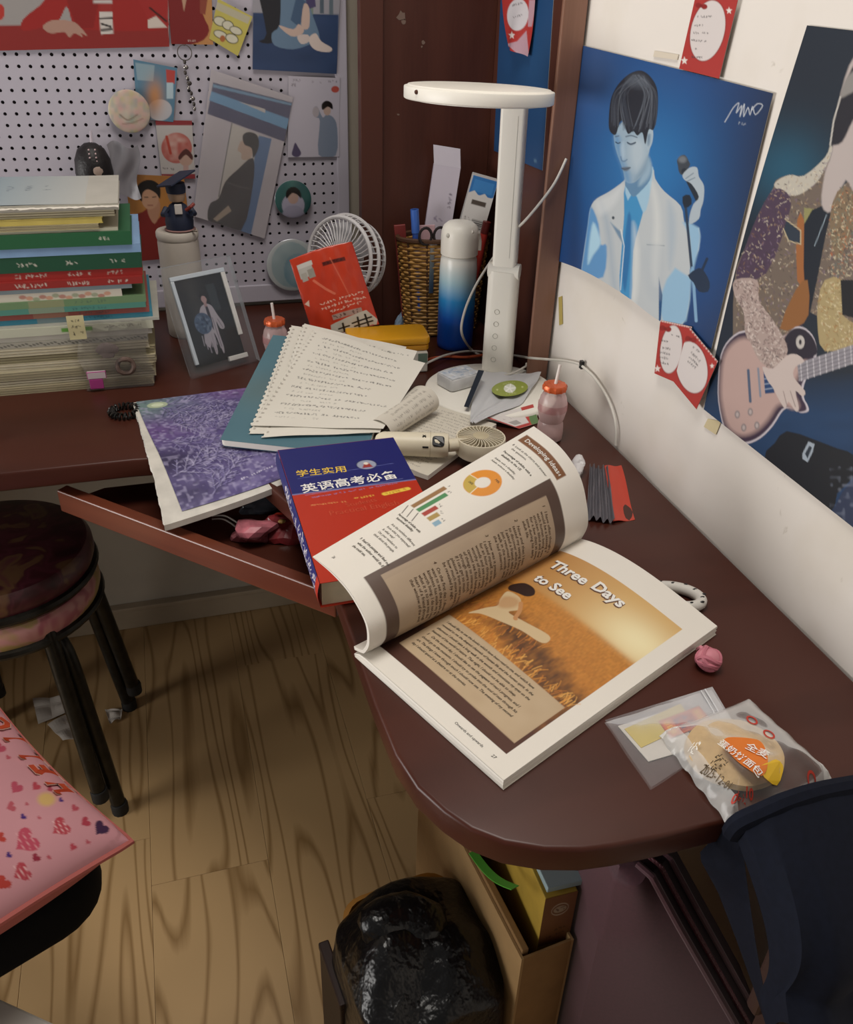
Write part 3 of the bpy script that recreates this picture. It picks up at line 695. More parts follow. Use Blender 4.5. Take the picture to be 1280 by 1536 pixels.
# ================================================================== teal book with loose sheets on it
tp0 = Vector(on(330, 660, .0235)); tp1 = Vector(on(553, 666, .0235))
ex = (tp1-tp0); tw = ex.length; ex.normalize()
far = Vector(on(441, 500, .075)); ey = far-tp0; eyn = ey.normalized(); ex = (ex-eyn*ex.dot(eyn)*.55).normalized()
bpn = Pl(tp0, ex, ey); tlen = .275
teal = thing('teal_book', 'teal softcover book propped up under a pile of handwritten sheets', 'book', mat=bpn.mat())
shr = lambda b: .30*b*0   # square book
k = Ink(tw*1000, tlen*1000, .6, '#4f7480'); k.mix(k.fld(30, 60, 3)*.4, '#3f606e'); k.mix(np.exp(-(((k.X-20)/40)**2+((k.Y-150)/45)**2))*.5, '#5d6a66'); k.ell(tw*1000-28, tlen*1000-12, 7, 4.5, '#a9bcbf'); k.ell(tw*1000-28, tlen*1000-12, 4.5, 2.8, '#4f7480')
k.sheet('cover', lambda U, V: np.stack([U*tw, tlen*(1-V), np.full_like(U, .0003)], 1), PR_SATIN, teal)
pr_ = rrect(tw-.001, tlen-.001, .006, 3, tw/2, tlen/2)
obj('page_block', MB().prism(pr_, -.0095, -.0004), M_PAPER, teal, smooth=True)
obj('back_cover', MB().prism(pr_, -.0105, -.0097), M('teal_back', '#4f7480', .4), teal)
# loose leaf sheets
def hand_sheet(name, label, quadpx, lift, seed, lines=10, ragged=True, tone='#d9d4c9', group=None):
    P = []
    for (px, py), (base, ) in zip(quadpx, [(0,)]*4):
        P.append(onp(px, py, bpn.p(0, 0, lift), bpn.n))
    k = Ink(180, 250, .95, tone); k.mix(k.fld(60, 60, seed)*.25, '#c9c3b6')
    r = random.Random(seed)
    for i in range(24): k.ell(7, 10+i*10, 1.7, 1.7, '#8a8276', a=.75)
    for i in range(lines):
        y = 18+i*(220/lines); L = r.uniform(110, 150); sl = 2
        k.scrib(22, y, 22+L, y+sl, '#3c3a3c', 5.0, w=1.0, a=.85, seed=seed+i, dens=.92)
        k.scrib(26, y+11, 26+L*.55, y+12, '#77716c', 4.0, w=.7, a=.6, seed=seed+50+i, dens=.7)
    q = quad(*P); r2 = np.random.default_rng(seed); ph = r2.random(4)*6
    def sf(U, V):
        P_ = q(U, V); z = .0012*np.sin(U*5+ph[0])*np.sin(V*4+ph[1])+.0008*np.sin(U*9+V*7+ph[2])+.0008
        if ragged:   # torn binding side
            P_ = P_ + ((U < .02)*((np.sin(V*155+ph[3]) > 0)*.0022))[:, None]*np.array(bpn.x)
        return P_+np.outer(z, bpn.n)
    o = k.sheet(name, sf, PR_MATTE, None); return tag(o, label, 'paper', group)
hand_sheet('loose_sheet', 'lowest crumpled handwritten sheet sticking out to the left on the teal book', [(436, 489), (610, 520), (555, 650), (372, 652)], .0012, 1)
hand_sheet('loose_sheet', 'middle handwritten sheet whose top corner shows between the others', [(455, 486), (626, 528), (570, 650), (392, 656)], .0034, 2)
hand_sheet('loose_sheet', 'topmost handwritten loose-leaf sheet covered in dark lines of writing', [(470, 494), (638, 545), (575, 645), (374, 638)], .0056, 3)

# ================================================================== open notebook under the hand fan
npn = Pl((.2195, 1.037, D), (.66, -.75, 0), (.75, .66, 0))
nbk = thing('open_exercise_book', 'open exercise book with printed lines and a curling leaf, under the small cream fan', 'book', mat=npn.mat())
NW, NH = .122, .19
def nb_page(s, t): # s 0..1 right, t 0..1 up
    return np.stack([s*NW, t*NH, .007+.003*np.sin(PI*np.clip(s*1.1, 0, 1))], -1)
k = Ink(140, 190, 1.0, '#cfc8ba')
for i in range(20):
    k.scrib(12, 14+i*8.6, 112+(i*37 % 20), 14+i*8.6, '#6b645c', 3.6, w=.7, a=.7, seed=i, dens=.85)
k.sheet('printed_page', lambda U, V: nb_page(U, 1-V)+np.array([0, 0, .0003]), PR_MATTE, nbk)
mb = MB(); tp_ = [tuple(nb_page(np.array(i/12), np.array(j))) for j in (0, 1) for i in range(13)]; bt_ = [(p[0], p[1], .0006) for p in tp_]
mb.add(tp_+bt_, [(i, i+1, 13+i+1, 13+i) for i in range(12)]+[(26+i, 39+i, 39+i+1, 26+i+1) for i in range(12)]+[(i, 26+i, 26+i+1, i+1) for i in range(12)]+[(13+i, 13+i+1, 39+i+1, 39+i) for i in range(12)]+[(0, 13, 39, 26), (12, 38, 51, 25)])
obj('page_block', mb, M_PAPER, nbk)
# curling leaf at the left of the page
k = Ink(75, 150, .8, '#cdc6b9')
for i in range(7): k.scrib(10+i*9, 14, 10+i*9, 130, '#6b645c', 4, w=.8, a=.7, seed=i+40)
def leaf(U, V):
    r = .017+.005*(1-V); a = -1.1+U*3.9; return np.stack([.016+r*np.cos(a)*1.15,   .040+(1-V)*.118, .0095+r*.95+r*.95*np.sin(a)], 1)
k.sheet('curled_leaf', leaf, PR_MATTE, nbk)
# ================================================================== white desk lamp
M_WPL = M('plastic_white', '#ebe7dd', .38); M_WPL2 = M('plastic_white_shade', '#c9c6bd', .45); M_GRYP = M('plastic_grey', '#8b8b8a', .5)
M_BLKP = M('plastic_black', '#17171a', .3)
ln = np.array([-.55, -.83, 0]); ln = ln/np.linalg.norm(ln)
LP = np.array([.512, 1.256, D])
lmp = thing('desk_lamp', 'white desk lamp with round flat head and round base', 'lamp', mat=frame(LP, (-ln[1], ln[0], 0), -ln))
iv = np.array(lmp.matrix_world.inverted()) if False else None
bpy.context.view_layer.update()
imL = frame(LP, (-ln[1], ln[0], 0), -ln).inverted()
bc = imL @ Vector((.475, 1.185, D)); hc = imL @ Vector((.4290, 1.190, D))
obj('base', MB().lathe([(.099, .0005), (.103, .002), (.105, .006), (.104, .010), (.101, .0125), (.05, .013), (.0001, .013)], 64, (bc.x, bc.y, 0), True), M_WPL, lmp, smooth=True)
def rprism(w, d, r, z0, z1, taper=1.0, cx=0, cy=0, n=4):
    a = rrect(w, d, r, n); m_ = MB(); N = len(a)
    v = [(cx+x, cy+y, z0) for x, y in a]+[(cx+x*taper, cy+y*taper, z1) for x, y in a]
    return m_.add(v, [tuple(range(N-1, -1, -1)), tuple(range(N, 2*N))]+[(i, (i+1) % N, N+(i+1) % N, N+i) for i in range(N)])
lo = obj('lower_post', rprism(.050, .032, .012, .0132, .178, .98), M_WPL, lmp, smooth=True)
mb = MB(); mb.tube([(-.0245, -.002, .178), (.0245, -.002, .178)], .0125, 20); obj('hinge', mb, M_WPL, lmp, smooth=True)
mb = rprism(.037, .024, .005, .172, .424, 1.0); mb.map(lambda x, y, z: (x-.004*max(0, (z-.172)/.25), y, z)); up = obj('upper_post', mb, M_WPL, lmp, smooth=True)
mb = MB(); mb.box(.008, .0088, -.0124, -.0119, .20, .40); mb.map(lambda x, y, z: (x-.004*max(0, (z-.172)/.25), y, z)); obj('seam', mb, M_WPL2, up)
for i, z in enumerate((.035, .055, .075, .095, .115)):
    mb = MB(); mb.tube([(.004*math.cos(a)-.004, -.0163, z+.004*math.sin(a)) for a in np.linspace(0, 2*PI, 13)[:-1]], .0005, 4, closed=True); obj('touch_mark', mb, M_WPL2, lo)
def htilt(x, y, z): return (x, y, z-(y-hc.y)*.045+.0035)
obj('head', MB().lathe([(.086, .4225), (.0975, .4222), (.0992, .4232), (.0995, .4245), (.0995, .4365), (.0990, .4375), (.0955, .4385), (.0940, .4398), (.09, .4402), (.02, .4404), (.0001, .4404)], 80, (hc.x, hc.y, 0)).map(htilt), M_WPL, lmp, smooth=True, angle=.5)
obj('diffuser', MB().lathe([(.0855, .4205), (.0855, .4222), (.0001, .4222)], 48, (hc.x, hc.y, 0)).map(htilt), M('diffuser', '#e4e2dc', .6), lmp, smooth=True)
mb = MB(); cc = Vector(onp(672, 136, (.43, 1.095, D), (0, -1, 0))); 
mb = MB(); mb.ball((hc.x-.062, hc.y-.0785, .440), .0028, 8, 6); obj('chip_mark', mb, M('chip_brown', '#4a2a1c', .8), lmp)

# ================================================================== blue thermos
def grad_mat(name, stops, rough, zmax):
    mt = bpy.data.materials.new(name); mt.use_nodes = True; nt = mt.node_tree; b = nt.nodes['Principled BSDF']
    tc = nt.nodes.new('ShaderNodeTexCoord'); sp = nt.nodes.new('ShaderNodeSeparateXYZ'); dv = nt.nodes.new('ShaderNodeMath'); dv.operation = 'DIVIDE'; dv.inputs[1].default_value = zmax
    r = nt.nodes.new('ShaderNodeValToRGB'); nt.links.new(tc.outputs['Object'], sp.inputs[0]); nt.links.new(sp.outputs['Z'], dv.inputs[0]); nt.links.new(dv.outputs[0], r.inputs['Fac']); nt.links.new(r.outputs['Color'], b.inputs['Base Color'])
    e = r.color_ramp.elements; e[0].position, e[0].color = stops[0][0], (*lin(stops[0][1]), 1); e[1].position, e[1].color = stops[-1][0], (*lin(stops[-1][1]), 1)
    for p, c in stops[1:-1]: x = e.new(p); x.color = (*lin(c), 1)
    b.inputs['Roughness'].default_value = rough; MATS[name] = mt; return mt
bot = thing('thermos_bottle', 'blue to white gradient thermos bottle with white cap, in front of the basket', 'bottle', (.487, 1.405, D))
obj('body', MB().lathe([(.030, .0005), (.0318, .003), (.032, .01), (.0322, .14), (.031, .157), (.029, .163), (.0001, .163)], 40), grad_mat('thermos_blue', [(0, '#0f3fa0'), (.35, '#1459bd'), (.55, '#2a8ed2'), (.75, '#a9cbd8'), (.95, '#e6e6e0')], .3, .163), bot, smooth=True)
cap = obj('cap', MB().lathe([(.0300, .1635), (.0318, .165), (.0320, .192), (.0315, .202), (.0285, .211), (.021, .217), (.010, .219), (.0001, .2195)], 40), M_WPL, bot, smooth=True)
mb = MB(); mb.tube([(.010, -.026, .207), (.028, -.013, .200), (.032, -.011, .186), (.032, -.011, .172)], .0035, 8); obj('carry_loop', mb, M_WPL, cap, smooth=True)
mb = MB(); mb.ball((-.026, -.016, .200), .004, 8, 6); obj('hinge_pin', mb, M_WPL2, cap, smooth=True)

# ================================================================== woven basket
bkc = np.array([.484, 1.484, D]); M_WIK = M('wicker_gold', '#a97f42', .5, noise=(90, .35)); M_STK = M('wicker_dark', '#4a2f1c', .6)
bsk = thing('woven_basket', 'golden woven basket full of pens and boxes, standing behind the thermos', 'basket', bkc)
def bk(z): k_ = .80+.20*z/.17; return .082*k_, .040*k_
for i in range(27):
    z = .006+i*.0062; rx, ry = bk(z); pts = []
    for q in range(72):
        a = 2*PI*q/72; w_ = 1+.024*math.cos(16*a+(PI if i % 2 else 0)); pts.append((rx*w_*math.cos(a), ry*w_*math.sin(a), z+.0006*math.sin(5*a+i)))
    mb = MB(); mb.tube(pts, .0027, 5, closed=True); obj('woven_row', mb, M_WIK, bsk, smooth=True)
for q in range(12):
    a = 2*PI*(q)/12; mb = MB(); mb.tube([(bk(z)[0]*1.0*math.cos(a), bk(z)[1]*math.sin(a), z) for z in (.002, .06, .12, .176)], .0028, 5); obj('stake', mb, M_STK, bsk)
mb = MB(); rx, ry = bk(.175); mb.tube([(rx*1.02*math.cos(2*PI*q/48), ry*1.02*math.sin(2*PI*q/48), .175) for q in range(48)], .0042, 6, closed=True); obj('rim', mb, M_STK, bsk, smooth=True)
obj('bottom', MB().lathe([(.062, .001), (.063, .004)], 32, sx=1, sy=.5), M_STK, bsk)
def stick(p0, p1): return Vector(p0), Vector(p1)
def leaning_box(name, label, cat, c, w, d, h, up, face, mats, bevel=.0006):
    """box of w (right) d (deep) h (along up); c = bottom centre; face = front normal"""
    upv = Vector(up).normalized(); fv = Vector(face); fv = (fv-upv*fv.dot(upv)).normalized(); xv = (-fv).cross(upv) if False else upv.cross(fv).normalized()
    mm = Matrix.Identity(4)
    for i in range(3): mm[i][0], mm[i][1], mm[i][2], mm[i][3] = -xv[i] if False else xv[i], -fv[i], upv[i], c[i]
    if mm.to_3x3().determinant() < 0:
        for i in range(3): mm[i][0] = -mm[i][0]
    t = thing(name, label, cat, mat=mm)
    b = obj('body', MB().box(-w/2, w/2, -d/2, d/2, 0, h), mats, t, bevel=bevel, seg=1); return t
c0 = (.452, 1.486, D+.02); top_ = ony(672, 240, 1.50)
t = leaning_box('pencil_carton', 'tall pale lilac cardboard carton with open flap standing in the basket', 'box', c0, .046, .022, .272, np.array(top_)-np.array(c0), (-.25, -1, .2), M('carton_lilac', '#b9b0bd', .5))
k = Ink(40, 235, .9, '#b9b0bd'); k.rect(0, 0, 40, 235, '#bdb5c0'); k.scrib(10, 75, 30, 75, '#8d8396', 9, seed=1); k.scrib(8, 110, 26, 110, '#8d8396', 5, seed=2); k.scrib(32, 30, 32, 60, '#6a6270', 6, seed=3)
k.sheet('printed_front', lambda U, V: np.stack([-.023+U*.046, np.full_like(U, -.0113), .272*(1-V)], 1), PR_SATIN, t)
mb = MB(); mb.grid(lambda u, v: (-.023+.046*u-.006*v, -.0112-.004*v, .272+.030*v), 2, 5, (0, 0, .0006)); obj('flap', mb, M('carton_lilac2', '#c9c2cc', .5), t)
c0 = (.495, 1.484, D+.03); top_ = ony(729, 262, 1.468)
t = leaning_box('pen_refill_carton', 'white carton with blue end and barcode leaning right in the basket', 'box', c0, .044, .026, .252, np.array(top_)-np.array(c0), (-.2, -1, .35), M('carton_white', '#c6c2bf', .5))
k = Ink(38, 222, 1.1, '#cfcbc7'); k.rect(0, 0, 38, 26, '#2f6fae'); k.rect(4, 5, 34, 22, '#3d7fbd'); k.poly([(0, 26), (8, 21), (16, 27), (24, 22), (32, 28), (38, 24), (38, 32), (0, 32)], '#cfcbc7')
rr = random.Random(3); y = 62
while y < 92: w_ = rr.choice((.6, 1.2, 1.8)); k.rect(16, y, 33, y+w_, '#2a2828'); y += w_+rr.choice((.8, 1.2))
k.rect(8, 34, 30, 41, '#50463f'); k.scrib(6, 60, 6, 110, '#6a645e', 4, seed=5); k.scrib(11, 60, 11, 110, '#6a645e', 3, seed=6); k.scrib(6, 118, 34, 118, '#1d1b1b', 8, w=1.6, seed=7)
k.sheet('printed_front', lambda U, V: np.stack([-.022+U*.044, np.full_like(U, -.0133), .252*(1-V)], 1), PR_SATIN, t)
# marker, card, clip and others
p0, p1 = Vector((.437, 1.463, D+.05)), Vector(ony(622, 314, 1.463)); d_ = (p1-p0)
mk = thing('blue_marker', 'blue marker pen standing at the left of the basket', 'pen', p0)
mb = MB(); mb.tube([(0, 0, 0), tuple(d_*.78)], .0062, 14); obj('barrel', mb, M('marker_blue', '#2c4f9e', .35), mk, smooth=True)
mb = MB(); q = [d_*.781, d_*1.0, d_*1.0, d_*.97]; mb.tube([tuple(v) for v in q], [.0072, .0072, .0055, .005], 14, caps=False); obj('open_cap', mb, M('marker_blue2', '#3c66b8', .3), mk, smooth=True)
t = leaning_box('pink_card', 'pink paper card sticking up beside the blue marker', 'card', (.452, 1.469, D+.08), .030, .0014, .118, (-.04, .02, 1), (-.2, -1, .1), M('card_pink', '#c9a3a8', .6))
t = leaning_box('yellow_ruler', 'yellow plastic ruler between the two cartons', 'ruler', (.478, 1.512, D+.02), .030, .002, .195, (.02, .0, 1), (-.2, -1, .1), M('ruler_yellow', '#c49a2e', .4))
t = leaning_box('red_notepad', 'dark red notepad at the left edge of the basket', 'notepad', (.422, 1.492, D+.03), .020, .006, .165, (-.10, .02, 1), (-.2, -1, .1), M('notepad_red', '#7d2f2c', .5))
sc = thing('scissors', 'dark scissors handles showing over the basket rim', 'scissors', (.452, 1.447, D+.175))
for s in (-1, 1):
    mb = MB(); mb.tube([(s*.013+.011*math.cos(a), 0, .010+.014*math.sin(a)) for a in np.linspace(0, 2*PI, 18)[:-1]], .0025, 6, closed=True); obj('handle', mb, M('scissor_black', '#1d1618', .4), sc, smooth=True)
mb = MB(); mb.box(-.004, .004, -.001, .001, -.09, .0); obj('blade', mb, M('steel', '#9a9a9c', .3, metal=1), sc)
gs = thing('glue_stick', 'red glue stick leaning at the right side of the basket', 'glue stick', (.535, 1.455, D+.10))
mb = MB(); mb.tube([(0, 0, 0), (.012, -.005, .085)], .007, 12); obj('tube', mb, M('glue_red', '#a03028', .35), gs, smooth=True)
mb = MB(); mb.tube([(.0122, -.0051, .0855), (.0155, -.0065, .105)], .0072, 12); obj('cap', mb, M('glue_cap', '#5b1f1d', .35), gs, smooth=True)
pl_ = thing('brown_pencil', 'brown pencil standing between carton and lamp post', 'pencil', (.525, 1.478, D+.05))
mb = MB(); mb.tube([(0, 0, 0), (.018, .004, .150)], .0036, 6); obj('shaft', mb, M('pencil_brown', '#8a4a2c', .4), pl_)
mb = MB(); mb.tube([(.018, .004, .1502), (.0192, .0042, .162)], [.0036, .0008], 6); obj('tip', mb, M('pencil_wood', '#c69c66', .6), pl_)

# ================================================================== round desk fan
fc = np.array([.294, 1.478, D+.146]); fnm = np.array([-.76, -.62, .2]); fnm = fnm/np.linalg.norm(fnm)
fx = np.cross((0, 0, 1), -fnm); fx /= np.linalg.norm(fx)
fan = thing('desk_fan', 'white round desk fan with wire cage, behind the red snack bag', 'fan', mat=frame(fc, fx, np.cross(-fnm, fx)*1.0))
# local z = -normal? frame z = x cross y
FR = .068; M_FAN = M('fan_white', '#c9c6c6', .45)
zd = 1 if np.dot(np.cross(fx, np.cross(-fnm, fx)), -fnm) > 0 else -1      # +z*zd points backwards
mb = MB(); mb.tube([(FR*math.cos(a), FR*math.sin(a), 0) for a in np.linspace(0, 2*PI, 65)[:-1]], .0034, 8, closed=True); obj('front_ring', mb, M_FAN, fan, smooth=True)
mb = MB(); mb.tube([(FR*1.05*math.cos(a), FR*1.05*math.sin(a), zd*.018) for a in np.linspace(0, 2*PI, 65)[:-1]], .0034, 8, closed=True); obj('cage_ring', mb, M_FAN, fan, smooth=True)
mb = MB(); mb.tube([(FR*.9*math.cos(a), FR*.9*math.sin(a), zd*.048) for a in np.linspace(0, 2*PI, 49)[:-1]], .003, 6, closed=True); obj('rear_ring', mb, M_FAN, fan, smooth=True)
bar = None
for q in range(44):
    if bar is None:
        mb = MB(); mb.tube([(.016, 0, -.001*zd), (.03, .004, -.004*zd), (.05, .005, -.003*zd), (FR, 0, 0)], .0011, 4); bar = obj('front_bar', mb, M_FAN, fan)
        mb = MB(); mb.tube([(FR, 0, 0), (FR*1.05, 0, .018*zd), (FR*1.0, .002, .034*zd), (FR*.9, .004, .048*zd)], .0012, 4); bar2 = obj('cage_bar', mb, M_FAN, fan)
    else:
        for src in (bar, bar2):
            c_ = src.copy(); link(c_, fan); c_.rotation_euler = (0, 0, 2*PI*q/44)
obj('hub', MB().lathe([(.0001, -.006), (.014, -.005), (.017, 0), (.017, .004)], 24), M_FAN, fan, smooth=True)
for q in range(5):
    a = 2*PI*q/5; mb = MB()
    def bl(u, v, a=a): r_ = .014+.046*u; th = a+(v-.5)*.9*(1-.3*u); return (r_*math.cos(th), r_*math.sin(th), zd*(.014+.012*(v-.5)+.004))
    mb.grid(bl, 6, 5, (0, 0, .0012*zd)); obj('blade', mb, M('fan_blade', '#b3b1b4', .5), fan, smooth=True)
obj('motor', MB().lathe([(.02, .024), (.02, .044), (.012, .05), (.0001, .051)] if zd > 0 else [(.02, -.024), (.02, -.044), (.012, -.05), (.0001, -.051)], 24), M_FAN, fan, smooth=True)
imf = fan.matrix_basis.inverted()
def wl(im, p): v = im @ Vector(p); return (v.x, v.y, v.z)
pB = fc-fnm*.03
mb = MB(); mb.tube([wl(imf, pB+np.array([0, 0, -.05])), wl(imf, pB+np.array([0, 0, -.08])), wl(imf, (pB[0], pB[1], D+.012))], .009, 12); obj('neck', mb, M_FAN, fan, smooth=True)
mb = MB().lathe([(.045, .0006), (.047, .004), (.044, .011), (.012, .014), (.0001, .014)], 32); mb.map(lambda x, y, z: wl(imf, (pB[0]+x, pB[1]+y, D+z))); obj('stand_base', mb, M_FAN, fan, smooth=True)

# ================================================================== red snack bag leaning on the fan
rb = Pl(ony(470, 516, 1.378), (.955, -.08, .25), np.array([-.235, .20, .93]))
rb_w = rb.uv(572, 498)[0]; rb_h = rb.uv(535, 370)[1]
print('redbag', rb_w, rb_h, rb.uv(440, 400), rb.uv(535, 370))
k = Ink(100, 160, 1.2, '#b2331d'); k.mix(k.fld(35, 50, 4)*.35, '#c2401f'); k.mix(np.clip(k.fld(12, 30, 5)-.6, 0, 1)*.5, '#8d2413')
k.rect(8, 16, 30, 40, '#a9a49c'); k.rect(10, 31, 19, 46, '#9a948a'); k.rect(21, 28, 31, 44, '#8d877c'); k.rect(8, 14, 32, 22, '#bdb8b0')
k.rect(46, 24, 82, 31, '#5b1a12'); k.scrib(48, 27.5, 80, 27.5, '#2c1010', 5, seed=1)
for i, (a, b) in enumerate(((24, 92), (24, 94), (36, 84))): k.scrib(a, 96+i*9, b, 94+i*9, '#d9b7a4', 5, w=1.3, seed=10+i, dens=.95)
k.rect(36, 121, 82, 131, '#a2867a'); k.scrib(38, 126, 80, 126, '#4a2a22', 7, seed=20)
k.poly([(30, 138), (88, 128), (100, 150), (96, 160), (26, 160)], '#b9b3a6'); k.line([(40, 150), (56, 150)], 3, '#1d1814'); k.line([(48, 142), (47, 160)], 3, '#1d1814'); k.line([(62, 147), (92, 143)], 3, '#1d1814'); k.line([(64, 154), (92, 151)], 3, '#1d1814'); k.line([(72, 138), (70, 160)], 3, '#1d1814'); k.line([(84, 136), (84, 160)], 3, '#1d1814')
k.poly([(2, 84), (10, 80), (8, 92)], '#d9b7a4'); k.line([(26, 50), (40, 72), (50, 84)], 4, '#d77a5e', .6); k.line([(60, 20), (66, 60), (70, 90)], 2, '#cf6a50', .5)
rbt = thing('snack_bag', 'orange-red plastic snack bag with pale print leaning against the round fan', 'bag', mat=rb.mat())
rw, rh_ = .112, .140
def bagf(side):
    def f(U, V):
        b = np.clip(np.sin(PI*U), 0, 1)**.6*np.clip(np.sin(PI*np.clip(V, 0, 1)), 0, 1)**.5*.007+.0006*np.sin(U*30)*np.sin(V*17)
        x = U*rw*(1-.06*(1-V))+.004; return np.stack([x, rh_*(1-V)+.004*np.sin(U*3.0), side*b], 1)
    return f
k.sheet('printed_front', bagf(1), PR_GLOSS, rbt)
k2 = Ink(20, 30, 1, '#a32d1a'); k2.sheet('back_film', bagf(-1), PR_GLOSS, rbt)

# ================================================================== yellow case on a white box (behind the sheets)
yb = Pl(on(556, 566, 0), (1, -.10, 0), (.10, 1, 0))
wb_ = thing('white_carton', 'small white carton lying under the yellow case', 'box', (.345, 1.335, D), -.08)
obj('body', MB().box(-.062, .062, -.034, .034, .0006, .036), M('carton_pale', '#c3beb4', .55), wb_, bevel=.0025)
obj('printed_corner', MB().box(.045, .0605, -.0346, -.0343, .018, .034), M('carton_green', '#5d6f62', .5), wb_)
yc = thing('yellow_case', 'flat yellow plastic case lying behind the handwritten sheets', 'case', (.345, 1.340, D+.0366), -.08)
obj('lid', MB().prism(rrect(.135, .07, .012, 5), .010, .0225), M('yellow_plastic', '#d79a1e', .35), yc, bevel=.003, smooth=True)
obj('base', MB().prism(rrect(.132, .068, .011, 5), .0, .0098), M('yellow_plastic2', '#bf8418', .35), yc, bevel=.002, smooth=True)

# ================================================================== crystal photo frame
f0, f1 = np.array(on(292, 570)), np.array(on(389, 543)); fxd = f1-f0; fw = np.linalg.norm(fxd)*1.03; fpl = Pl(f0+np.array([0, 0, .0015]), fxd, np.array([-.030, .060, .157]))
fh = .178
pf = thing('crystal_photo_frame', 'clear crystal photo frame with a dark picture, standing beside the book stack', 'frame', mat=fpl.mat())
M_GLS = clear_mat('crystal', '#dfe6ec', .04, .04); M_BEV = M('bevel_glint_blue', '#cfd8e0', .12, spec=.8); M_BEV2 = M('bevel_glint_white', '#e6e4e0', .2)  # pale bevel strips carry the border reflections of the crystal in their colour
obj('glass_slab', MB().box(0, fw, 0, fh, -.016, .0), M_GLS, pf, bevel=.002)
k = Ink(100, 140, 1.0, '#0e0e10'); k.mix(k.fld(30, 60, 3)*.6, '#17181b'); k.mix(np.exp(-((k.X-30)/18)**2)*.6*(k.Y < 70), '#3c3a3a'); k.rect(62, 15, 80, 60, '#2d3236')
k.poly([(38, 50), (46, 46), (54, 46), (62, 51), (68, 66), (76, 84), (74, 92), (66, 90), (62, 78), (61, 100), (62, 122), (58, 132), (54, 108), (50, 96), (47, 126), (42, 130), (40, 108), (34, 118), (26, 108), (30, 92), (28, 76), (32, 60)], '#aaa3ac', curve=4); k.poly([(48, 50), (53, 50), (54, 70), (52, 90), (49, 78)], '#34303a', curve=3); k.line([(56, 70), (58, 120)], 1.4, '#6a6470'); k.line([(44, 96), (44, 126)], 1.3, '#5d5764'); k.line([(66, 74), (72, 90)], 1.3, '#77707c')
k.rect(47, 42, 53, 50, '#9c7f80'); k.ell(50, 36, 6, 8, '#a98b8a'); k.poly([(43, 37), (42, 30), (47, 26), (54, 27), (57, 33), (56, 38), (53, 33), (47, 32)], '#141114', curve=3)
k.ell(34, 76, 18, 18, '#4d607c'); k.mix(np.exp(-(((k.X-34)/17)**2+((k.Y-76)/17)**2)**3)*k.fld(3.5, 3.5, 5)*.9, '#1d2c44'); k.mix(np.exp(-(((k.X-34)/17)**2+((k.Y-76)/17)**2)**3)*np.clip(k.fld(3, 3, 6)-.6, 0, 1)*1.6, '#8d9db2')
for q_ in range(8): k.line([(24+q_*5, 96), (23+q_*5.4, 112+(q_*7 % 16))], 2.0, '#a59da8', .8)
k.sheet('photo', lambda U, V: np.stack([.019+U*(fw-.042), fh-.024-V*(fh-.044), np.full_like(U, -.0085)], 1), PR_GLOSS, pf)
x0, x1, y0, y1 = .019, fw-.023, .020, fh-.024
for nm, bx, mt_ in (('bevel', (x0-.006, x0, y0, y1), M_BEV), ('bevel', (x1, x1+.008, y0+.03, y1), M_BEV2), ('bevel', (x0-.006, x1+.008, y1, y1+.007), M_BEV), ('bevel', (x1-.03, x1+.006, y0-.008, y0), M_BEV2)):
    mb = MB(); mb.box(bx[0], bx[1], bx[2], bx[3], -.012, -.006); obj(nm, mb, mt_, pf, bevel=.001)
obj('backing', MB().box(x0-.004, x1+.004, y0-.004, y1+.004, -.013, -.0121), M('frame_black', '#121214', .5), pf)

# ================================================================== little yoghurt drinks
M_DRK = clear_mat('bottle_pink', '#e3c6c4', .42, .15); M_FOIL = M('cap_orange', '#cf5f34', .25, metal=.35, bump=(220, .0008)); M_STRAW = M('straw_white', '#d8cfc9', .4); M_LIQ = M('drink_dregs', '#d9b8b6', .4)
def drink(loc, rz, label, tilt=(0.006, 0.004)):
    t = thing('yoghurt_drink', label, 'bottle', loc, rz, 'empty yoghurt drinks on the desk')
    pr_ = [(.016, .0006), (.0185, .003), (.019, .012), (.018, .026), (.0165, .030), (.018, .034), (.0205, .046), (.0205, .056), (.0185, .066), (.015, .073), (.0135, .076)]
    obj('bottle', MB().lathe(pr_, 32), M_DRK, t, smooth=True)
    obj('label_print', MB().lathe([(.0209, .047), (.0209, .058)], 24, caps=False), clear_mat('label_pink', '#d78f92', .25, .4), t, smooth=True)
    obj('dregs', MB().lathe([(.0150, .0012), (.0178, .0035), (.0180, .010), (.0001, .010)], 24), M_LIQ, t, smooth=True)
    prc = [(.0145, .0762), (.0165, .077), (.0168, .083), (.0155, .0855), (.0001, .0858)]
    mb = MB().lathe(prc, 36); mb.map(lambda x, y, z: (x*(1+.05*math.cos(12*math.atan2(y, x))), y*(1+.05*math.cos(12*math.atan2(y, x))), z)); obj('foil_cap', mb, M_FOIL, t, smooth=True)
    mb = MB(); mb.tube([(0, 0, .080), (tilt[0], tilt[1], .112)], .0023, 10); obj('straw', mb, M_STRAW, t, smooth=True)
    return t
drink((.506, 1.022, D), .2, 'small clear yoghurt drink with orange cap standing by the lamp base', (.007, .003))
drink((.163, 1.366, D), 1.1, 'small clear yoghurt drink with orange cap beside the crystal frame', (-.002, .002))
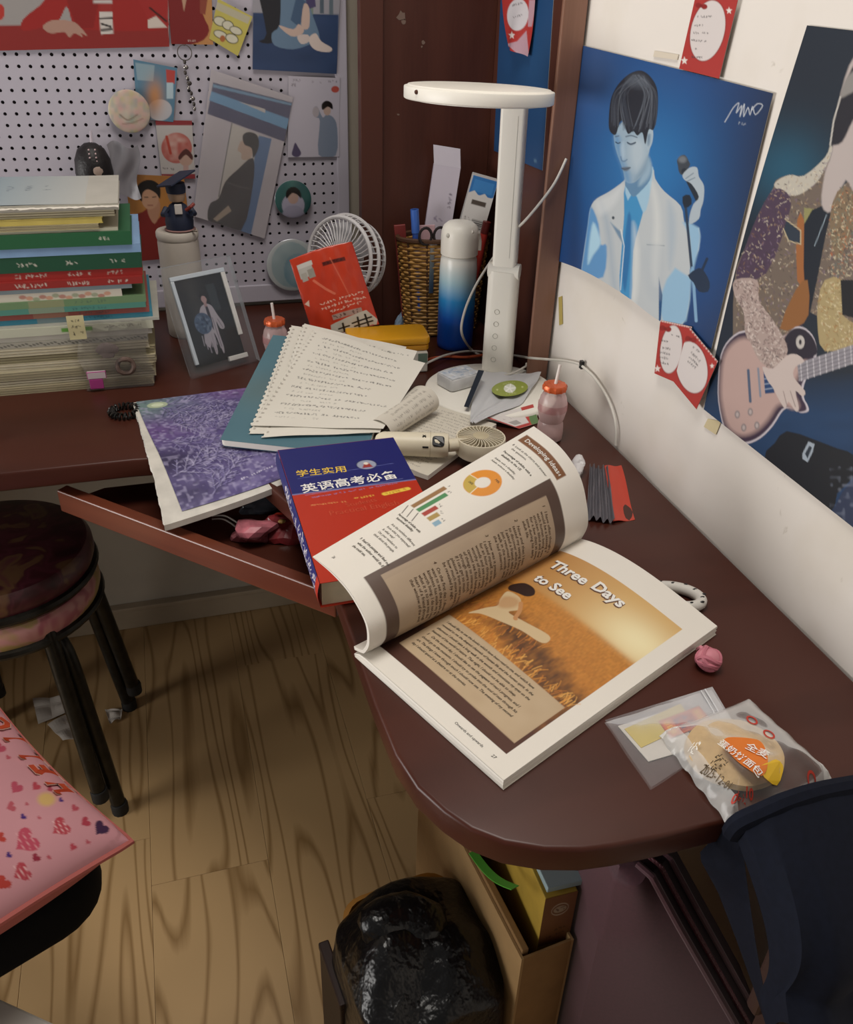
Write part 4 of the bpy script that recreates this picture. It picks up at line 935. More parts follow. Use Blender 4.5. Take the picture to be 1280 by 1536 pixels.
# ================================================================== small things on the desk
def crumple(mb, c, rx, ry, rz, seed, sub=3, amp=.35, flat_z=True):
    bm = bmesh.new(); bmesh.ops.create_icosphere(bm, subdivisions=sub, radius=1.0); r = random.Random(seed)
    dirs = [Vector((r.uniform(-1, 1), r.uniform(-1, 1), r.uniform(-1, 1))).normalized() for _ in range(26)]; am = [r.uniform(-amp, amp) for _ in dirs]
    vs_ = []
    for v in bm.verts:
        d = sum(a*max(0, v.co.dot(q))**6 for a, q in zip(am, dirs)); p = v.co*(1+d+r.uniform(-.04, .04)); z = p.z*rz
        if flat_z: z = max(z, -rz*.75)+rz*.75
        vs_.append((c[0]+p.x*rx, c[1]+p.y*ry, c[2]+z))
    fs = [tuple(v.index for v in f.verts) for f in bm.faces]; bm.free(); mb.add(vs_, fs); return mb
def pxgrid(mb, pts4, zs, nu, nv, zfn=None, thick=None):
    """grid between four desk pixels (tl,tr,br,bl) at heights zs"""
    P = [on(p[0], p[1], z) for p, z in zip(pts4, zs)]
    def f(u, v):
        q = (P[0]*(1-u)+P[1]*u)*(1-v)+(P[3]*(1-u)+P[2]*u)*v
        return (q[0], q[1], q[2]+(zfn(u, v) if zfn else 0))
    return mb.grid(f, nu, nv, thick)

# ---- cream hand fan
h0, h1, hcn = (Vector(on(*q)) for q in ((562, 664, .029), (672, 668, .029), (721, 664, .028)))
hf = thing('hand_fan', 'cream handheld fan with black display lying on the open exercise book', 'fan', (hcn.x, hcn.y, D+.0115))
O_ = Vector((hcn.x, hcn.y, D+.0115)); M_CRM = M('plastic_cream', '#d9cfb8', .4); M_CRM2 = M('plastic_cream_dark', '#b8ab8e', .5)
ax = (h1-h0).normalized(); a0 = h0-O_; a1 = h1-O_; Lh = (h1-h0).length
mb = MB(); rad = [(0, .004), (.002, .010), (.006, .0135), (.012, .0155), (.06, .0165), (Lh-.022, .0168), (Lh-.006, .0168), (Lh, .0155), (Lh+.001, .012)]
mb.tube([tuple(a0+ax*s) for s, r in rad], [r for s, r in rad], 28); obj('handle', mb, M_CRM, hf, smooth=True)
mb = MB(); mb.tube([tuple(a0+ax*(Lh-.024)), tuple(a0+ax*(Lh-.0232))], .01695, 28); obj('seam_ring', mb, M_CRM2, hf)
sd = Vector((ax.y, -ax.x, 0)); sd = sd if sd.y < 0 else -sd
pn = (sd*.75+Vector((0, 0, 1))*.75).normalized(); ds = a0+ax*(Lh-.013)+pn*.0168
mb = MB(); pv = rrect(.016, .015, .004, 4); w2 = pn.cross(ax).normalized()
mb.prism(pv, -.0015, .0010); mb.map(lambda x, y, z: tuple(ds+ax*x+w2*y+pn*(z-abs(y)**2*30))); obj('display', mb, M_BLKP, hf, bevel=.0004)
pn2 = (sd*.95+Vector((0, 0, .25))).normalized(); ds2 = a0+ax*(Lh-.030)+pn2*.0168; mb = MB(); mb.box(-.004, .004, -.0012, .0012, -.001, .0004); w3 = pn2.cross(ax).normalized(); mb.map(lambda x, y, z: tuple(ds2+ax*x+w3*y+pn2*z)); obj('switch_mark', mb, M_BLKP, hf)
ds3 = a0+ax*(Lh-.032)+(sd*.35+Vector((0, 0, .93)))*.0168; w3 = Vector((0, 0, 1)).cross(ax).normalized()
for an in (.8, -.8):
    mb = MB(); mb.box(-.003, .003, -.0006, .0006, -.001, .0006); mb.map(lambda x, y, z: tuple(ds3+ax*(x*math.cos(an)-y*math.sin(an))+w3*(x*math.sin(an)+y*math.cos(an))+Vector((0, 0, z)))); obj('logo_stroke', mb, M_BLKP, hf)
mb = MB(); mb.tube([tuple(a1), tuple((a1+(hcn-O_))*.5), tuple(hcn-O_)], .009, 12); obj('neck', mb, M_CRM, hf, smooth=True)
HR = .034
obj('head_shell', MB().lathe([(HR*.9, .0006), (HR*.98, .003), (HR, .012), (HR, .0235), (HR*.98, .026), (HR*.93, .026), (HR*.92, .022), (HR*.90, .008), (HR*.3, .007)], 48, (0, 0, 0), False), M_CRM, hf, smooth=True)
fb = None
for q in range(34):
    if fb is None:
        mb = MB(); mb.grid(lambda u, v: (.010+(HR*.93-.010)*u, .004*math.sin(u*2.2), .0275-.001*u-.006*v), 5, 1, (0, .0009, 0)); fb = obj('guard_bar', mb, M_CRM, hf)
    else: c_ = fb.copy(); link(c_, hf); c_.rotation_euler = (0, 0, 2*PI*q/34)
obj('hub', MB().lathe([(.0105, .022), (.0110, .0275), (.0095, .0285), (.0001, .0287)], 28), M_CRM2, hf, smooth=True)
for q in range(5):
    a = 2*PI*q/5; mb = MB(); mb.grid(lambda u, v, a=a: ((.009+.02*u)*math.cos(a+(v-.5)*.9), (.009+.02*u)*math.sin(a+(v-.5)*.9), .011+.006*v), 4, 4, (0, 0, .0008)); obj('blade', mb, M_CRM2, hf)

# ---- on the lamp base
bx = thing('wrapped_tissue_pack', 'small clear wrapped pack with blue print on the lamp base', 'pack', (.4285, 1.208, D+.0135), .35)
obj('pack', MB().prism(rrect(.060, .042, .006, 4), 0, .020), M('pack_white', '#cfcfcf', .3, noise=(40, .12)), bx, bevel=.003, smooth=True)
k = Ink(58, 40, 1.3, '#c9ccd0'); k.mix(np.clip(k.fld(7, 5, 2)-.5, 0, 1)*1.6, '#7f9ab8'); k.mix(np.clip(k.fld(5, 9, 3)-.55, 0, 1)*1.8, '#f0f0f0'); k.scrib(14, 12, 50, 16, '#6f8fb4', 6, seed=1); k.scrib(20, 22, 52, 24, '#8aa0b8', 4, seed=2)
k.sheet('printed_top', lambda U, V: np.stack([-.028+.056*U, .019-.038*V, .0204+.0005*np.sin(U*9)*np.sin(V*8)], 1), PR_GLOSS, bx)
q0, q1 = Vector(on(722, 556, .040)), Vector(on(700, 610, .0215)); d_ = q1-q0
kn = thing('flat_metal_bookmark', 'dark blue-grey flat metal strip lying across the lamp base', 'bookmark', q0)
sx_ = Vector((d_.y, -d_.x, 0)).normalized(); nz = sx_.cross(d_.normalized())
mb = MB(); mb.box(-.0045, .0045, 0, 1, -.0008, .0008); mb.map(lambda x, y, z: tuple(sx_*x*(1-.2*y)+d_*y+nz*z)); obj('strip', mb, M('metal_navy', '#39424f', .3, metal=.6), kn)
mb = MB(); Lp = [on(*q) for q in ((721, 558, .0185), (713, 585, .0175), (707, 612, .0165), (705, 632, .0155))]; Rp = [on(*q) for q in ((812, 560, .022), (803, 576, .020), (783, 604, .0175), (713, 635, .0155))]
def wr(u, v):
    def pl(P): i = min(2, int(v*3)); t = v*3-i; return P[i]*(1-t)+P[i+1]*t
    q = pl(Lp)*(1-u)+pl(Rp)*u; return (q[0], q[1], q[2]+.0022*math.sin(u*8+v*5)*math.sin(v*9+u*2)+.001*math.sin(u*21+v*13))
mb.grid(wr, 22, 22, (0, 0, -.0004)); wrp = obj('plastic_wrapper', mb, M('wrapper_white', '#c6c6c8', .3, alpha=.93), None, smooth=True); tag(wrp, 'crumpled translucent white wrapper with a green oval sticker, on the lamp base', 'wrapper')
k = Ink(60, 26, 1.6, '#8f9a45'); k.ell(30, 13, 10, 7.5, '#d9dccb'); 
for a in range(5): k.line([(30, 13), (30+9*math.cos(a*1.257), 13+7*math.sin(a*1.257))], 2.2, '#f0f0e8')
k.scrib(18, 4, 42, 4, '#c3c98e', 3, seed=1); k.scrib(18, 22, 42, 22, '#c3c98e', 3, seed=2); k.ell(9, 13, 1.8, 1.8, '#c3c98e'); k.ell(51, 13, 1.8, 1.8, '#c3c98e')
def lab(U, V):
    x = U*2-1; y = V*2-1; xx = x*np.sqrt(1-y*y/2); yy_ = y*np.sqrt(1-x*x/2); o = np.array([on(765+27*a+2*b, 582.5+11.5*b-3.0*a, .0235) for a, b in zip(xx, yy_)]); return o
k.sheet('oval_sticker', lab, PR_SATIN, wrp)
k = Ink(60, 40, 1.2, '#d6d0cc'); k.rect(0, 34, 60, 40, '#b03a34'); k.rect(0, 0, 3, 40, '#b03a34'); k.poly([(44, 0), (60, 0), (60, 40), (36, 40)], '#b33a34'); k.poly([(46, 22), (60, 14), (60, 40), (38, 40)], '#5a7a4a')
for i in range(9): k.rect(8+i*1.7, 22, 8.8+i*1.7, 31, '#2c2828')
k.scrib(10, 14, 34, 16, '#9a8f8c', 3, seed=1)
o = k.sheet('snack_label', quad(on(728, 626, .0145), on(800, 606, .0150), on(809, 634, .002), on(779, 643, .002)), PR_GLOSS); tag(o, 'flat red and green packet with barcode by the front of the lamp base', 'packet')
# ---- cables
M_CBL = M('cable_white', '#c9c5bd', .45); M_ORG = M('cable_orange', '#b3502a', .5)
def cable(name, label, pts, r, mat, extra=None):
    P = smooth_path(pts, 8); mb = MB(); mb.tube([tuple(p) for p in P], r, 8); t = thing(name, label, 'cable', P[0]); o0 = P[0]
    mb.v = [(a-o0[0], b-o0[1], c-o0[2]) for a, b, c in mb.v]; obj('cord', mb, mat, t, smooth=True)
    return t, o0
t, o0 = cable('lamp_cord', 'white lamp cord curving from the bookcase post down behind the lamp', [ony(850, 238, 1.216), ony(832, 275, 1.214), ony(806, 310, 1.215), ony(783, 336, 1.23), ony(765, 352, 1.30), ony(742, 384, 1.31), ony(714, 428, 1.31), ony(697, 468, 1.305), ony(693, 500, 1.30), on(708, 525, .006), on(728, 536, .006), on(738, 540, .0165)], .0021, M_CBL)
t, o0 = cable('charging_cable', 'white charging cable running behind the lamp and drooping along the wall', [on(640, 545, .016), on(668, 533, .012), on(700, 527, .006), on(730, 528, .0035), on(770, 533, .003), ony(797, 537, 1.215), ony(822, 539, 1.195), ony(846, 541, 1.155), onx(868, 546, .585), onx(880, 555, .586), onx(893, 568, .587), onx(913, 600, .587), onx(924, 636, .587), on(924, 668, .006)], .0020, M_CBL)
mb = MB(); q = Vector(onx(873, 547, .586))-Vector(o0); mb.box(-.0025, .0025, -.0035, .0035, -.006, .006); mb.v = [(a+q.x, b+q.y, c+q.z) for a, b, c in mb.v]; obj('cable_tie', mb, M_BLKP, t)
t, o0 = cable('usb_cable', 'white cable with a flat plug end lying on the lamp base', [on(790, 549, .024), on(768, 560, .020), on(745, 563, .017), on(718, 560, .0165)], .0018, M_CBL)
mb = MB(); mb.box(-.0055, .0055, -.009, .009, -.003, .003); q = Vector(on(797, 546, .025))-Vector(o0); an = math.atan2(*(np.array(on(800, 545, .025))-np.array(on(790, 549, .025)))[:2]); 
mb.xf(Matrix.Translation(q) @ Matrix.Rotation(-an, 4, 'Z')); obj('plug', mb, M_WPL, t, bevel=.001)
cable('orange_cord', 'orange cord lying on the desk behind the lamp', [on(634, 541, .004), on(665, 535, .004), on(700, 536, .0045), on(735, 531, .0075), on(780, 527, .0045), on(800, 532, .004)], .0026, M_ORG)
mb = MB(); crumple(mb, on(608, 494), .020, .012, .022, 9, 3, .5); o = obj('blue_wrapper', mb, M('wrapper_blue', '#8397ab', .3), None); tag(o, 'crumpled pale blue plastic wrapper by the foot of the basket', 'wrapper')

# ---- grey foil pack with red flap by the wall
gp = thing('foil_packet', 'torn grey foil packet with red end flap lying near the white wall', 'packet', on(905, 745))
o0 = np.array(on(905, 745)); rel = lambda mb: (mb.map(lambda x, y, z: (x-o0[0], y-o0[1], z-o0[2])), mb)[1]
mb = MB(); rr = random.Random(2); jag = [rr.uniform(-.06, .06) for _ in range(60)]
pxgrid(mb, [(884, 702), (911, 705), (921, 786), (879, 780)], (.002, .002, .002, .002), 40, 16, lambda u, v: .004+.0034*math.cos(u*2*PI*4)+.0012*math.sin(v*11+u*9), (0, 0, -.0006))
obj('grey_film', rel(mb), M('foil_grey', '#77747a', .25, metal=.3, alpha=.95), gp, smooth=True)
mb = MB(); pxgrid(mb, [(907, 699), (932, 700), (953, 778), (920, 781)], (.004, .004, .002, .004), 8, 14, lambda u, v: .003*math.sin(v*5+.6)*(.4+u*.6)+.001*math.sin(u*7), (0, 0, -.0006))
obj('red_flap', rel(mb), M('foil_red', '#b83a26', .4), gp, smooth=True)
mb = MB(); crumple(mb, on(868, 704, .004), .010, .012, .010, 4, 3, .6); obj('torn_film', rel(mb), M('foil_white', '#c9c6c6', .3), gp)

# ---- hair things at the right of the textbook
hr = thing('hair_clip', 'white oval hair clip with black dots behind the textbook corner', 'hair clip', on(1012, 902))
mb = MB(); c_, s_ = math.cos(-.55), math.sin(-.55); ring = [(.027*math.cos(a)*c_-.017*math.sin(a)*s_, .027*math.cos(a)*s_+.017*math.sin(a)*c_, .0065) for a in np.linspace(0, 2*PI, 41)[:-1]]
mb.tube(ring, .0062, 10, closed=True); obj('band', mb, M('clip_white', '#cdc9c2', .5), hr, smooth=True)
for q in range(14):
    a = 2*PI*q/14; p = ring[(q*40)//14]; mb = MB(); mb.ball((p[0]*(1.0+.12*(q % 2)), p[1]*(1.0+.12*(q % 2)), p[2]+.0054), .0019, 8, 5, 1.5, .8, .6); obj('dot', mb, M_BLKP, hr, smooth=True)
pk = thing('pink_knot_hair_tie', 'pink knotted ball hair tie beside the textbook edge', 'hair tie', on(1060, 1001))
obj('ball', MB().ball((0, 0, .0105), .0112, 24, 16, 1.05, .95, .92), M('pink_cord', '#c87f8b', .6), pk, smooth=True)
for ax_ in ((.3, .2), (1.2, 1.0), (2.2, -.4), (2.9, .6)):
    mb = MB(); R_ = Matrix.Translation((0, 0, .0105)) @ Matrix.Rotation(ax_[0], 4, 'Z') @ Matrix.Rotation(ax_[1], 4, 'X'); mb.tube([tuple(R_ @ Vector((.0108*math.cos(a), .0108*math.sin(a), .003*math.sin(2*a)))) for a in np.linspace(0, 2*PI, 25)[:-1]], .0022, 6, closed=True); obj('cord_wrap', mb, M('pink_cord2', '#b96c7a', .6), pk, smooth=True)
mb = MB(); mb.tube([(0, .006, .012), (.001, .016, .012), (.002, .021, .005)], .0022, 6); mb.tube([(.004, .006, .012), (.007, .016, .011), (.006, .021, .004)], .0022, 6); obj('elastic', mb, M('pink_cord', '#c87f8b'), pk, smooth=True)

# ---- zip bag with cards
zc = [(908, 1080), (1069, 1030), (1108, 1096), (977, 1181)]
zb_ = thing('zip_bag', 'clear zip bag holding pale and yellow cards on the desk', 'bag', on(1010, 1105)); o0 = np.array(on(1010, 1105))
M_ZIP = clear_mat('zip_plastic', '#cfcfd2', .07, .10)
mb = MB(); pxgrid(mb, zc, (.0008,)*4, 4, 4); obj('back_film', rel(mb), M_ZIP, zb_)
mb = MB(); pxgrid(mb, zc, (.005,)*4, 24, 18, lambda u, v: -.0035*(1-math.sin(PI*u)**.5*math.sin(PI*v)**.5)+.0005*math.sin(u*17+v*9)); obj('front_film', rel(mb), M_ZIP, zb_, smooth=True)
zP = [np.array(on(*q, .0035)) for q in ((1058, 1034), (1098, 1100))]
mb = MB(); mb.tube([tuple(zP[0]), tuple(zP[1])], .0009, 6); obj('zip_rib', rel(mb), M('zip_rib', '#cfcfd2', .3), zb_)
mb = MB(); dz = np.array(on(1052, 1036, .0035))-zP[0]; mb.tube([tuple(zP[0]+dz), tuple(zP[1]+dz)], .0007, 6); obj('zip_rib', rel(mb), M('zip_rib', '#cfcfd2'), zb_)
def slab(name, label, cat, pts, z, th, mat, ink=None):
    P = [on(*p, z) for p in pts]; mb = MB(); mb.add([tuple(p) for p in P]+[(p[0], p[1], p[2]+th) for p in P], [(3, 2, 1, 0), (4, 5, 6, 7), (0, 1, 5, 4), (1, 2, 6, 5), (2, 3, 7, 6), (3, 0, 4, 7)])
    t = thing(name, label, cat, P[0]); mb.v = [(a-P[0][0], b-P[0][1], c-P[0][2]) for a, b, c in mb.v]; obj('card', mb, mat, t)
    if ink is not None:
        Q = [np.array(p)-np.array(P[0])+np.array([0, 0, th+.0001]) for p in P]; ink.sheet('print', quad(*Q), PR_SATIN, t)
    return t
slab('white_card', 'white rounded card under the yellow card in the zip bag', 'card', [(927, 1090), (1003, 1066), (1052, 1120), (973, 1143)], .0011, .0008, M('card_white', '#cfcac3', .5))
slab('yellow_card', 'pale yellow card in the zip bag', 'card', [(937, 1094), (1021, 1056), (1040, 1085), (962, 1122)], .0020, .0005, M('card_yellow', '#c9b565', .6))
k = Ink(60, 32, 1.6, '#b8481c'); k.rect(2, 2, 58, 30, '#d06a22'); k.rect(16, 3, 44, 29, '#a83018')
rr = random.Random(8)
for cx_, cy_, s_ in ((22, 10, 8), (33, 9, 8), (24, 21, 8), (36, 20, 8)):
    for i in range(5): k.line([(cx_+rr.uniform(-4, 4), cy_+rr.uniform(-4, 4)), (cx_+rr.uniform(-4, 4), cy_+rr.uniform(-4, 4))], 1.4, '#3c2a5c')
for x in (5, 48):
    for y in (5, 13, 21): k.rect(x, y, x+7, y+6, '#e7a63a'); k.scrib(x+1, y+3, x+6, y+3, '#8a3414', 3, seed=x+y)
slab('stamp_sheet', 'orange and red printed stamp sheet in the zip bag', 'stamp', [(988, 1082), (1049, 1059), (1069, 1083), (1006, 1108)], .0027, .0003, M('stamp_base', '#b8481c', .5), k)

# ---- bread in its clear bag
bc_ = np.array(on(1098, 1142, 0)); brd = thing('bread_roll', 'round pale flat bread inside the clear printed bag', 'bread', bc_)
mb = MB().lathe([(.028, .0018), (.036, .003), (.041, .008), (.040, .013), (.033, .0175), (.015, .0205), (.0001, .021)], 40); mb.map(lambda x, y, z: (x*1.04, y*.93, z+.0008*math.sin(x*160)*math.sin(y*140))); obj('crust', mb, M('bread_crust', '#c7a878', .7, noise=(45, .14), bump=(120, .001)), brd, smooth=True)
bA, bB, bC, bD = (np.array(on(*q, 0)) for q in ((988, 1108), (1117, 1057), (1246, 1172), (1092, 1243)))
def bagp(u, v, lift=0.0, up=1.0):
    u = np.asarray(u, float); v = np.asarray(v, float)
    q = (bA*(1-u)[..., None]+bB*u[..., None])*(1-v)[..., None]+(bD*(1-u)[..., None]+bC*u[..., None])*v[..., None]
    e = np.minimum(np.clip((np.minimum(u, 1-u))/.24, 0, 1), np.clip(np.minimum(v, 1-v)/.24, 0, 1)); dome = np.sin(e*PI/2)**.8
    z = .0012+up*(.0270*dome)+.0010*np.sin(u*19+v*7)*np.sin(v*23-u*5)*(1-dome*.8)+.0016*np.sin(v*31+u*3)*(1-dome)+.0016*(1-dome)+lift
    q = q.copy(); q[..., 2] = D+z; return q-bc_
bgt = thing('bread_bag', 'clear plastic bread bag with orange print at the desk corner', 'bag', bc_)
M_BAG = clear_mat('bread_film', '#d4d2d0', .07, .09)
mb = MB(); mb.grid(lambda u, v: tuple(bagp(u, v)), 40, 40); obj('top_film', mb, M_BAG, bgt, smooth=True)
M_SEAL = clear_mat('bag_seal', '#d9d8d6', .42, .15)
mb = MB(); mb.grid(lambda u, v: tuple(bagp(u*.10, v, .0006)), 6, 30); obj('seal_strip', mb, M_SEAL, bgt, smooth=True)
mb = MB(); mb.grid(lambda u, v: tuple(bagp(.92+u*.08, v, .0006)), 6, 30); obj('seal_strip', mb, M_SEAL, bgt, smooth=True)
def baginv(px, py):
    best = None
    for it in range(3):
        rng = np.linspace(0, 1, 60); U, V = np.meshgrid(rng, rng); P = bagp(U, V)+bc_; d = P-CAM; w = d@CF; X = 640+F_PX*(d@CR)/w; Y = 768-F_PX*(d@CU)/w; k_ = np.argmin((X-px)**2+(Y-py)**2)
        return U.flat[k_], V.flat[k_]
fnb = lambda l: (lambda x, y: tuple(bagp(np.array(min(max(y, 0), 1)), np.array(min(max(x, 0), 1)), l)))
M_BOR = M('bag_orange', '#d9762a', .45); 
u0, v0 = baginv(1124, 1128); mb = MB(); N = 40
ringp = [(v0+.19*math.cos(2*PI*i/N)+.05*math.cos(4*PI*i/N+1), u0+.155*math.sin(2*PI*i/N)) for i in range(N)]
f_ = fnb(.0012); mb.v = []; cen = [(v0, u0)]; rings = [0.0001]+[i_/10 for i_ in range(1, 11)]
allv = []
for r_ in rings: allv += [f_(v0+(x-v0)*r_, u0+(y-u0)*r_) for x, y in ringp]
mb.add(allv, [(i*N+j, i*N+(j+1) % N, (i+1)*N+(j+1) % N, (i+1)*N+j) for i in range(10) for j in range(N)]); obj('orange_label', mb, M_BOR, bgt, smooth=True)
u1, v1 = baginv(1160, 1158); mb = MB(); mb.add([f_(v1+.07*math.cos(a)*(1+.2*math.cos(3*a)), u1+.10*math.sin(a)) for a in np.linspace(0, 2*PI, 17)[:-1]], [tuple(range(16))]); obj('yellow_patch', mb, M('bag_yellow', '#e0b52c', .45), bgt)
def bspan(s, pA, pB, sk=1.0, **kw):
    a = baginv(*pA); b = baginv(*pB); a = np.array([a[1], a[0]]); b = np.array([b[1], b[0]]); v, f = text_geo(s); w = v[:, 0].max(); L = np.linalg.norm(b-a)
    return (s, a[0], a[1], L/w*sk, dict(rot=math.atan2(b[1]-a[1], b[0]-a[0]), sx=1/sk, **kw))
text_obj('name_text', [bspan('全麦', (1117, 1124), (1150, 1142), bold=.01), bspan('蛋奶饼面包', (1076, 1116), (1137, 1172), bold=.01)], M_INKWHT, bgt, fnb(.0024))
text_obj('date_text', [bspan('2025-12-01', (1051, 1160), (1089, 1188))], M('ink_date', '#4a3a24', .6), bgt, fnb(.002))
text_obj('red_text', [bspan('10', (1117, 1194), (1128, 1202), bold=.02), bspan('0', (1094, 1205), (1102, 1211), bold=.02)], M('bag_red', '#b5382a', .5), bgt, fnb(.0012))
def bmarks(name, px, mat, n, s, seed):
    r = random.Random(seed); mb = MB(); u, v = baginv(*px)
    for i in range(n):
        a, b = v+r.uniform(-s, s), u+r.uniform(-s, s); w = s*.07; h = s*.20; th = r.choice((0, PI/2)); c_, s_ = math.cos(th), math.sin(th)
        mb.add([fnb(.0011)(a+x*c_-y*s_, b+x*s_+y*c_) for x, y in ((-h, -w), (h, -w), (h, w), (-h, w))], [(0, 1, 2, 3)])
    o = obj(name, mb, mat, bgt); o['kind'] = 'stuff'; return o
bmarks('fine_print', (1075, 1148), M('ink_date', '#4a3a24'), 26, .055, 1); bmarks('red_print', (1112, 1198), M('bag_red', '#b5382a'), 12, .035, 2); bmarks('white_print', (1042, 1120), M_INKWHT, 16, .04, 3)
for px in ((1128, 1082), (1153, 1102), (1216, 1172)):
    u, v = baginv(*px); mb = MB(); N = 20; mb.add([fnb(.001)(v+.055*math.cos(2*PI*i/N), u+.04*math.sin(2*PI*i/N)) for i in range(N)]+[fnb(.001)(v+.038*math.cos(2*PI*i/N), u+.026*math.sin(2*PI*i/N)) for i in range(N)], [(i, (i+1) % N, N+(i+1) % N, N+i) for i in range(N)]); obj('round_mark', mb, M('bag_red', '#b5382a'), bgt)

# ---- black coil hair tie, white box corner, sweets on the keyboard tray
ct_ = thing('coil_hair_tie', 'black spiral hair tie lying left of the purple workbook', 'hair tie', on(188, 622))
mb = MB(); mb.tube([((.019+.0045*math.cos(q*.9))*math.cos(q*2*PI/140), (.019+.0045*math.cos(q*.9))*math.sin(q*2*PI/140), .006+.0045*math.sin(q*.9)) for q in range(140)], .0017, 5, closed=True); obj('coil', mb, M('coil_black', '#15120f', .35), ct_, smooth=True)
wc = thing('small_white_box', 'corner of a small white box at the left edge of the desk', 'box', (-.300, 1.215, D), .1)
obj('body', MB().box(-.045, .045, -.03, .03, .0005, .035), M('box_white', '#c5bfb4', .5), wc, bevel=.002); obj('lid', MB().box(-.0455, .0455, -.0305, .0305, .0352, .044), M('box_white2', '#cfc9be', .5), wc, bevel=.0015)
TZ = -.0755
cd = thing('sweet_wrapper', 'crumpled pink and red sweet wrapper lying in the keyboard tray', 'wrapper', on(405, 800, TZ)); o0 = np.array(on(405, 800, TZ))
mb = MB(); crumple(mb, on(395, 806, TZ), .030, .020, .016, 3, 3, .7); obj('pink_foil', rel(mb), M('foil_pink', '#a8616a', .3, noise=(60, .4)), cd)
mb = MB(); crumple(mb, on(428, 802, TZ), .026, .020, .020, 5, 3, .6); obj('clear_film', rel(mb), M('foil_rose', '#7d2a2e', .2, noise=(50, .4)), cd)
mb = MB(); crumple(mb, on(423, 786, TZ+.016), .014, .010, .010, 6, 3, .25); obj('red_seal', rel(mb), M('foil_scarlet', '#b5321e', .3), cd, smooth=True)
mb = MB(); mb.ball(tuple(np.array(on(423, 782, TZ+.03))), .0045, 8, 6, 1.2, .9, .6); obj('gold_print', rel(mb), M('foil_gold', '#8a6a34', .5), cd)
cl = thing('clear_film_roll', 'dark clear plastic film lying behind the sweet wrapper', 'film', on(392, 768, TZ)); o0 = np.array(on(392, 768, TZ))
mb = MB(); crumple(mb, on(392, 768, TZ), .030, .012, .012, 12, 3, .5); obj('film', rel(mb), M('film_dark', '#3a3c42', .12, alpha=.8), cl, smooth=True)
t, o0 = cable('earphone_cord', 'pair of thin white cords below the purple workbook', [on(318, 779, TZ), on(335, 779, TZ), on(352, 789, TZ), on(362, 800, TZ)], .0012, M_CBL)
mb = MB(); mb.tube([tuple(np.array(p)-np.array(o0)) for p in smooth_path([on(318, 774, TZ+.003), on(338, 774, TZ+.003), on(356, 784, TZ+.003)], 6)], .0012, 6); obj('cord', mb, M_CBL, t, smooth=True)
# ================================================================== printing with marks placed where the photograph shows them on the sheet
class PxInk(Ink):
    """sheet of nx x ny cells on surf(u,v); marks are given in photograph pixels of that sheet seen from the camera"""
    def __init__(s, surf, nx, ny, col):
        u, v = np.meshgrid(np.linspace(0, 1, nx), np.linspace(0, 1, ny)); s.nx, s.ny = nx, ny; s.U, s.V = u.ravel(), v.ravel(); s.P = np.asarray(surf(s.U, s.V))
        d = s.P-CAM; w = d@CF; s.X = (640+F_PX*(d@CR)/w).reshape(ny, nx); s.Y = (768-F_PX*(d@CU)/w).reshape(ny, nx); s.res = .9; s.w = s.h = 1
        s.a = np.empty((ny, nx, 3)); s.a[:] = lin(col)
    def win(s, x0, x1, y0, y1):
        m_ = (s.X > x0) & (s.X < x1) & (s.Y > y0) & (s.Y < y1); j = np.where(m_.any(1))[0]; i = np.where(m_.any(0))[0]
        if len(j) == 0: return slice(0, 0), slice(0, 0)
        return slice(max(0, j[0]-1), j[-1]+2), slice(max(0, i[0]-1), i[-1]+2)
    def fld(s, sx, sy=None, seed=0):
        sy = sy or sx; r = np.random.default_rng(seed); x = (s.X-s.X.min())/sx; y = (s.Y-s.Y.min())/sy; g = r.random((int(y.max())+3, int(x.max())+3))
        i, j = x.astype(int), y.astype(int); u, v = x-i, y-j; u = u*u*(3-2*u); v = v*v*(3-2*v)
        return (g[j, i]*(1-u)+g[j, i+1]*u)*(1-v)+(g[j+1, i]*(1-u)+g[j+1, i+1]*u)*v
    def sheet(s, name, mat, parent=None, org=None):
        o_ = np.array(org if org is not None else (0, 0, 0)); P = s.P-o_; h = (s.w, s.h)
        X, Y = s.X, s.Y; s.X, s.Y = s.U.reshape(X.shape), s.V.reshape(X.shape); s.w = s.h = 1
        o = Ink.sheet(s, name, lambda U, V: P, mat, parent); s.X, s.Y = X, Y; return o
def crop(ox, oy, sc): return lambda *pts: [(ox+x/sc, oy+y/sc) for x, y in pts]

